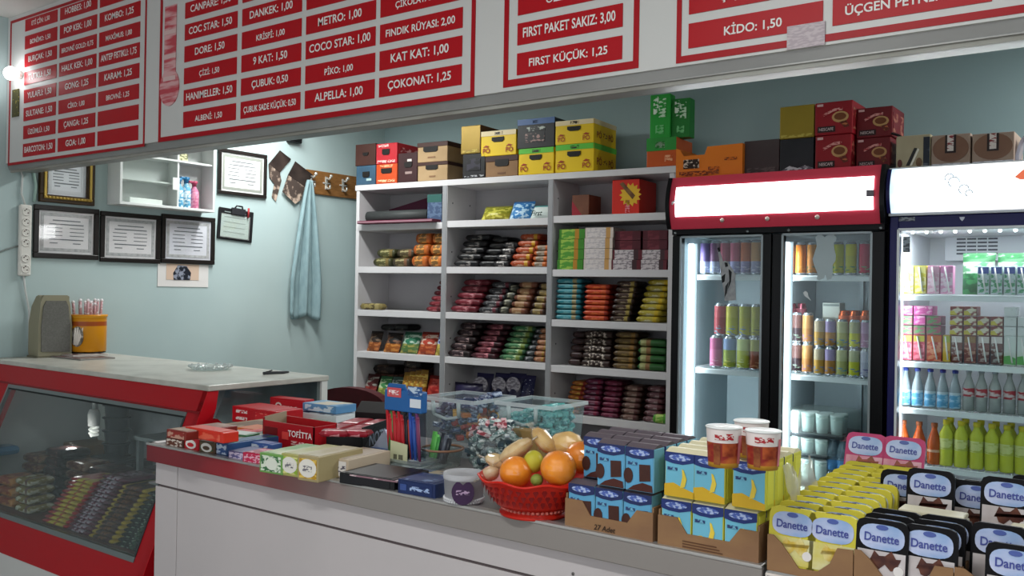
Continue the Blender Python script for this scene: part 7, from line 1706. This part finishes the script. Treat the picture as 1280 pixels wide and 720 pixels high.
t, w, h, zt = cool_box('black carton with torn silver wrap along its foot', 975, 1017, 173, .26, mottled('26262c', '1c1c21', 4, .4), decos=(('silver_wrap', [(.0, .02), (1, .02), (1, .10), (.75, .2), (.55, .12), (.3, .2), (.1, .1)], printed('b9babf', '5a5560', 30, .5)),))
cool_box('gold carton standing on the black carton, on the red cooler', 974, 1017, 132, .24, mottled('8d7a28', '857224', 4, .35, metal=.2), z=zt + .001, decos=(('pale_line', R4(.05, .95, .03, .12), printed('8d7a28', 'b0a04a', 30, .5)),))
CRD = mottled('8a1420', '7d121c', 4, .4)
def coffee(label, px0, px1, pyt, z, y, dk=False):
    c = CRD if not dk else mottled('6a141c', '5a1018', 4, .4)
    t, w, h, zt = cool_box(label, px0, px1, pyt, .22, c, z=z, y=y)
    MB().box(w * .06, w * .22, -.003, 0, h * .88, h * .95, paint('c9a5a5', .4)).build('white_logo', t)
    MB().prism([(w * .22, h * .64), (w * .52, h * .78), (w * .74, h * .80), (w * .74, h * .72), (w * .5, h * .70), (w * .24, h * .56)], 'y', -.003, 0, printed('8a1420', 'c58a85', 60, .46)).build('script_print', t)
    MB().prism([(w * (.68 + .22 * math.cos(a * PI / 9)), h * (.52 + .17 * math.sin(a * PI / 9))) for a in range(18)], 'y', -.003, 0, paint('b08a5a', .4)).build('cup_print', t)
    MB().prism([(w * (.68 + .16 * math.cos(a * PI / 9)), h * (.53 + .11 * math.sin(a * PI / 9))) for a in range(18)], 'y', -.0045, -.002, paint('6a3a1f', .4)).build('coffee_print', t)
    MB().prism([(w * .66, h * .36), (w * .84, h * .40), (w * .92, h * .22), (w * .80, h * .18)], 'y', -.003, 0, printed('a8603a', '5a2418', 30, .5)).build('beans_print', t)
    MB().box(w * .08, w * .55, -.003, 0, h * .08, h * .26, paint('2b1a1c', .4)).build('dark_label', t)
    lettering('NESCAFE', paint('b5a5a5', .4), t, (w * .315, -.0045, h * .17), w * .38, h * .09)
    MB().box(w - .001, w + .002, .01, .2, h * .15, h * .8, printed('6a1018', '9a5a4a', 14, .56)).build('printed_side', t)
    return zt
zt = coffee('red coffee carton with a cup print, lower one of the left pair', 1019, 1064, 168.5, ZR, YC + .05)
coffee('red coffee carton with a cup print, upper one of the left pair', 1018, 1065, 127, zt + .001, YC + .045)
zt = coffee('darker red coffee carton, lower one of the right pair', 1070, 1113, 172, ZR, YC + .10, True)
coffee('darker red coffee carton, upper one of the right pair', 1070, 1115, 134, zt + .001, YC + .10, True)
m = MB().tube([(0, 0, 0), (.03, -.01, -.012), (.055, -.015, -.03)], .006, paint('191a1c', .4), 7); p = at_y(1108, 167, YC + .08); tag(m.build('cable_end', None, (A1 - .005, YC + .09, p.z)), 'short black cable end beside the darker red cartons', 'cable')
ZR2 = zh1 + .0072
t, w, h, zt = cool_box('beige carton printed with dark bars and circles on the blue cooler', 1120, 1163, 169, .26, mottled('a59a80', '9a8f76', 5, .6), z=ZR2, decos=(('dark_bar', R4(.80, .98, .06, .92), printed('1f2430', '5a5f6a', 14, .62)), ('slanted_stripe', [(.30, .1), (.40, .1), (.62, .6), (.54, .62)], paint('2a2a2c', .5)), ('slanted_stripe', [(.42, .1), (.48, .1), (.68, .56), (.64, .6)], paint('d5d0c5', .5)), ('round_mark', [(.12 + .07 * math.cos(a * PI / 6), .18 + .12 * math.sin(a * PI / 6)) for a in range(12)], paint('5a2f2a', .5)), ('round_mark', [(.68 + .09 * math.cos(a * PI / 6), .18 + .14 * math.sin(a * PI / 6)) for a in range(12)], paint('6a4f3a', .5))))
for lab, a, b, yt, c in (('brown carton with an oval and a white label, left of two on the blue cooler', 1164, 1213, 168, '6a4a3c'), ('brown carton with an oval and a white label, right of two on the blue cooler', 1215, 1268, 166, '6f5142')):
    t, w, h, zt = cool_box(lab, a, b, yt, .26, mottled('9a8578', '8f7a6c', 5, .6), z=ZR2)
    MB().prism([(w * (.5 + .46 * math.cos(i * PI / 12)), h * (.56 + .42 * math.sin(i * PI / 12))) for i in range(24)], 'y', -.003, 0, mottled(c, '7a5a48', 6, .5)).build('oval_print', t)
    MB().box(w * .36, w * .64, -.0045, 0, h * .42, h * .98, paint('2a1f20', .5)).build('dark_label', t)
    MB().box(w * .42, w * .58, -.006, 0, h * .48, h * .98, printed('c5bab5', '7a2a30', 30, .6)).build('white_label', t)
    MB().box(w * .02, w * .98, -.004, 0, h * .02, h * .10, printed('a8a5b0', 'c9c5cf', 30, .5)).build('pale_band', t)
p = at_y(1270, 205, YC + .08)
m = MB().grid(lambda u, v: (.09 * (u - .1) + .01 * math.sin(v * 9), .12 * v, .115 * (1 - (2 * abs(u - .5)) ** 2.5) * (1 - .15 * math.sin(v * 14)) + .0), 12, 10, clear('e5e3e8', .5, .45, 'b9b5c0', .2)); tag(m.build('film_bundle', None, (p.x, YC + .08, ZR2)), 'crumpled clear film bundle beside the brown cartons', 'film')

finish_texts()
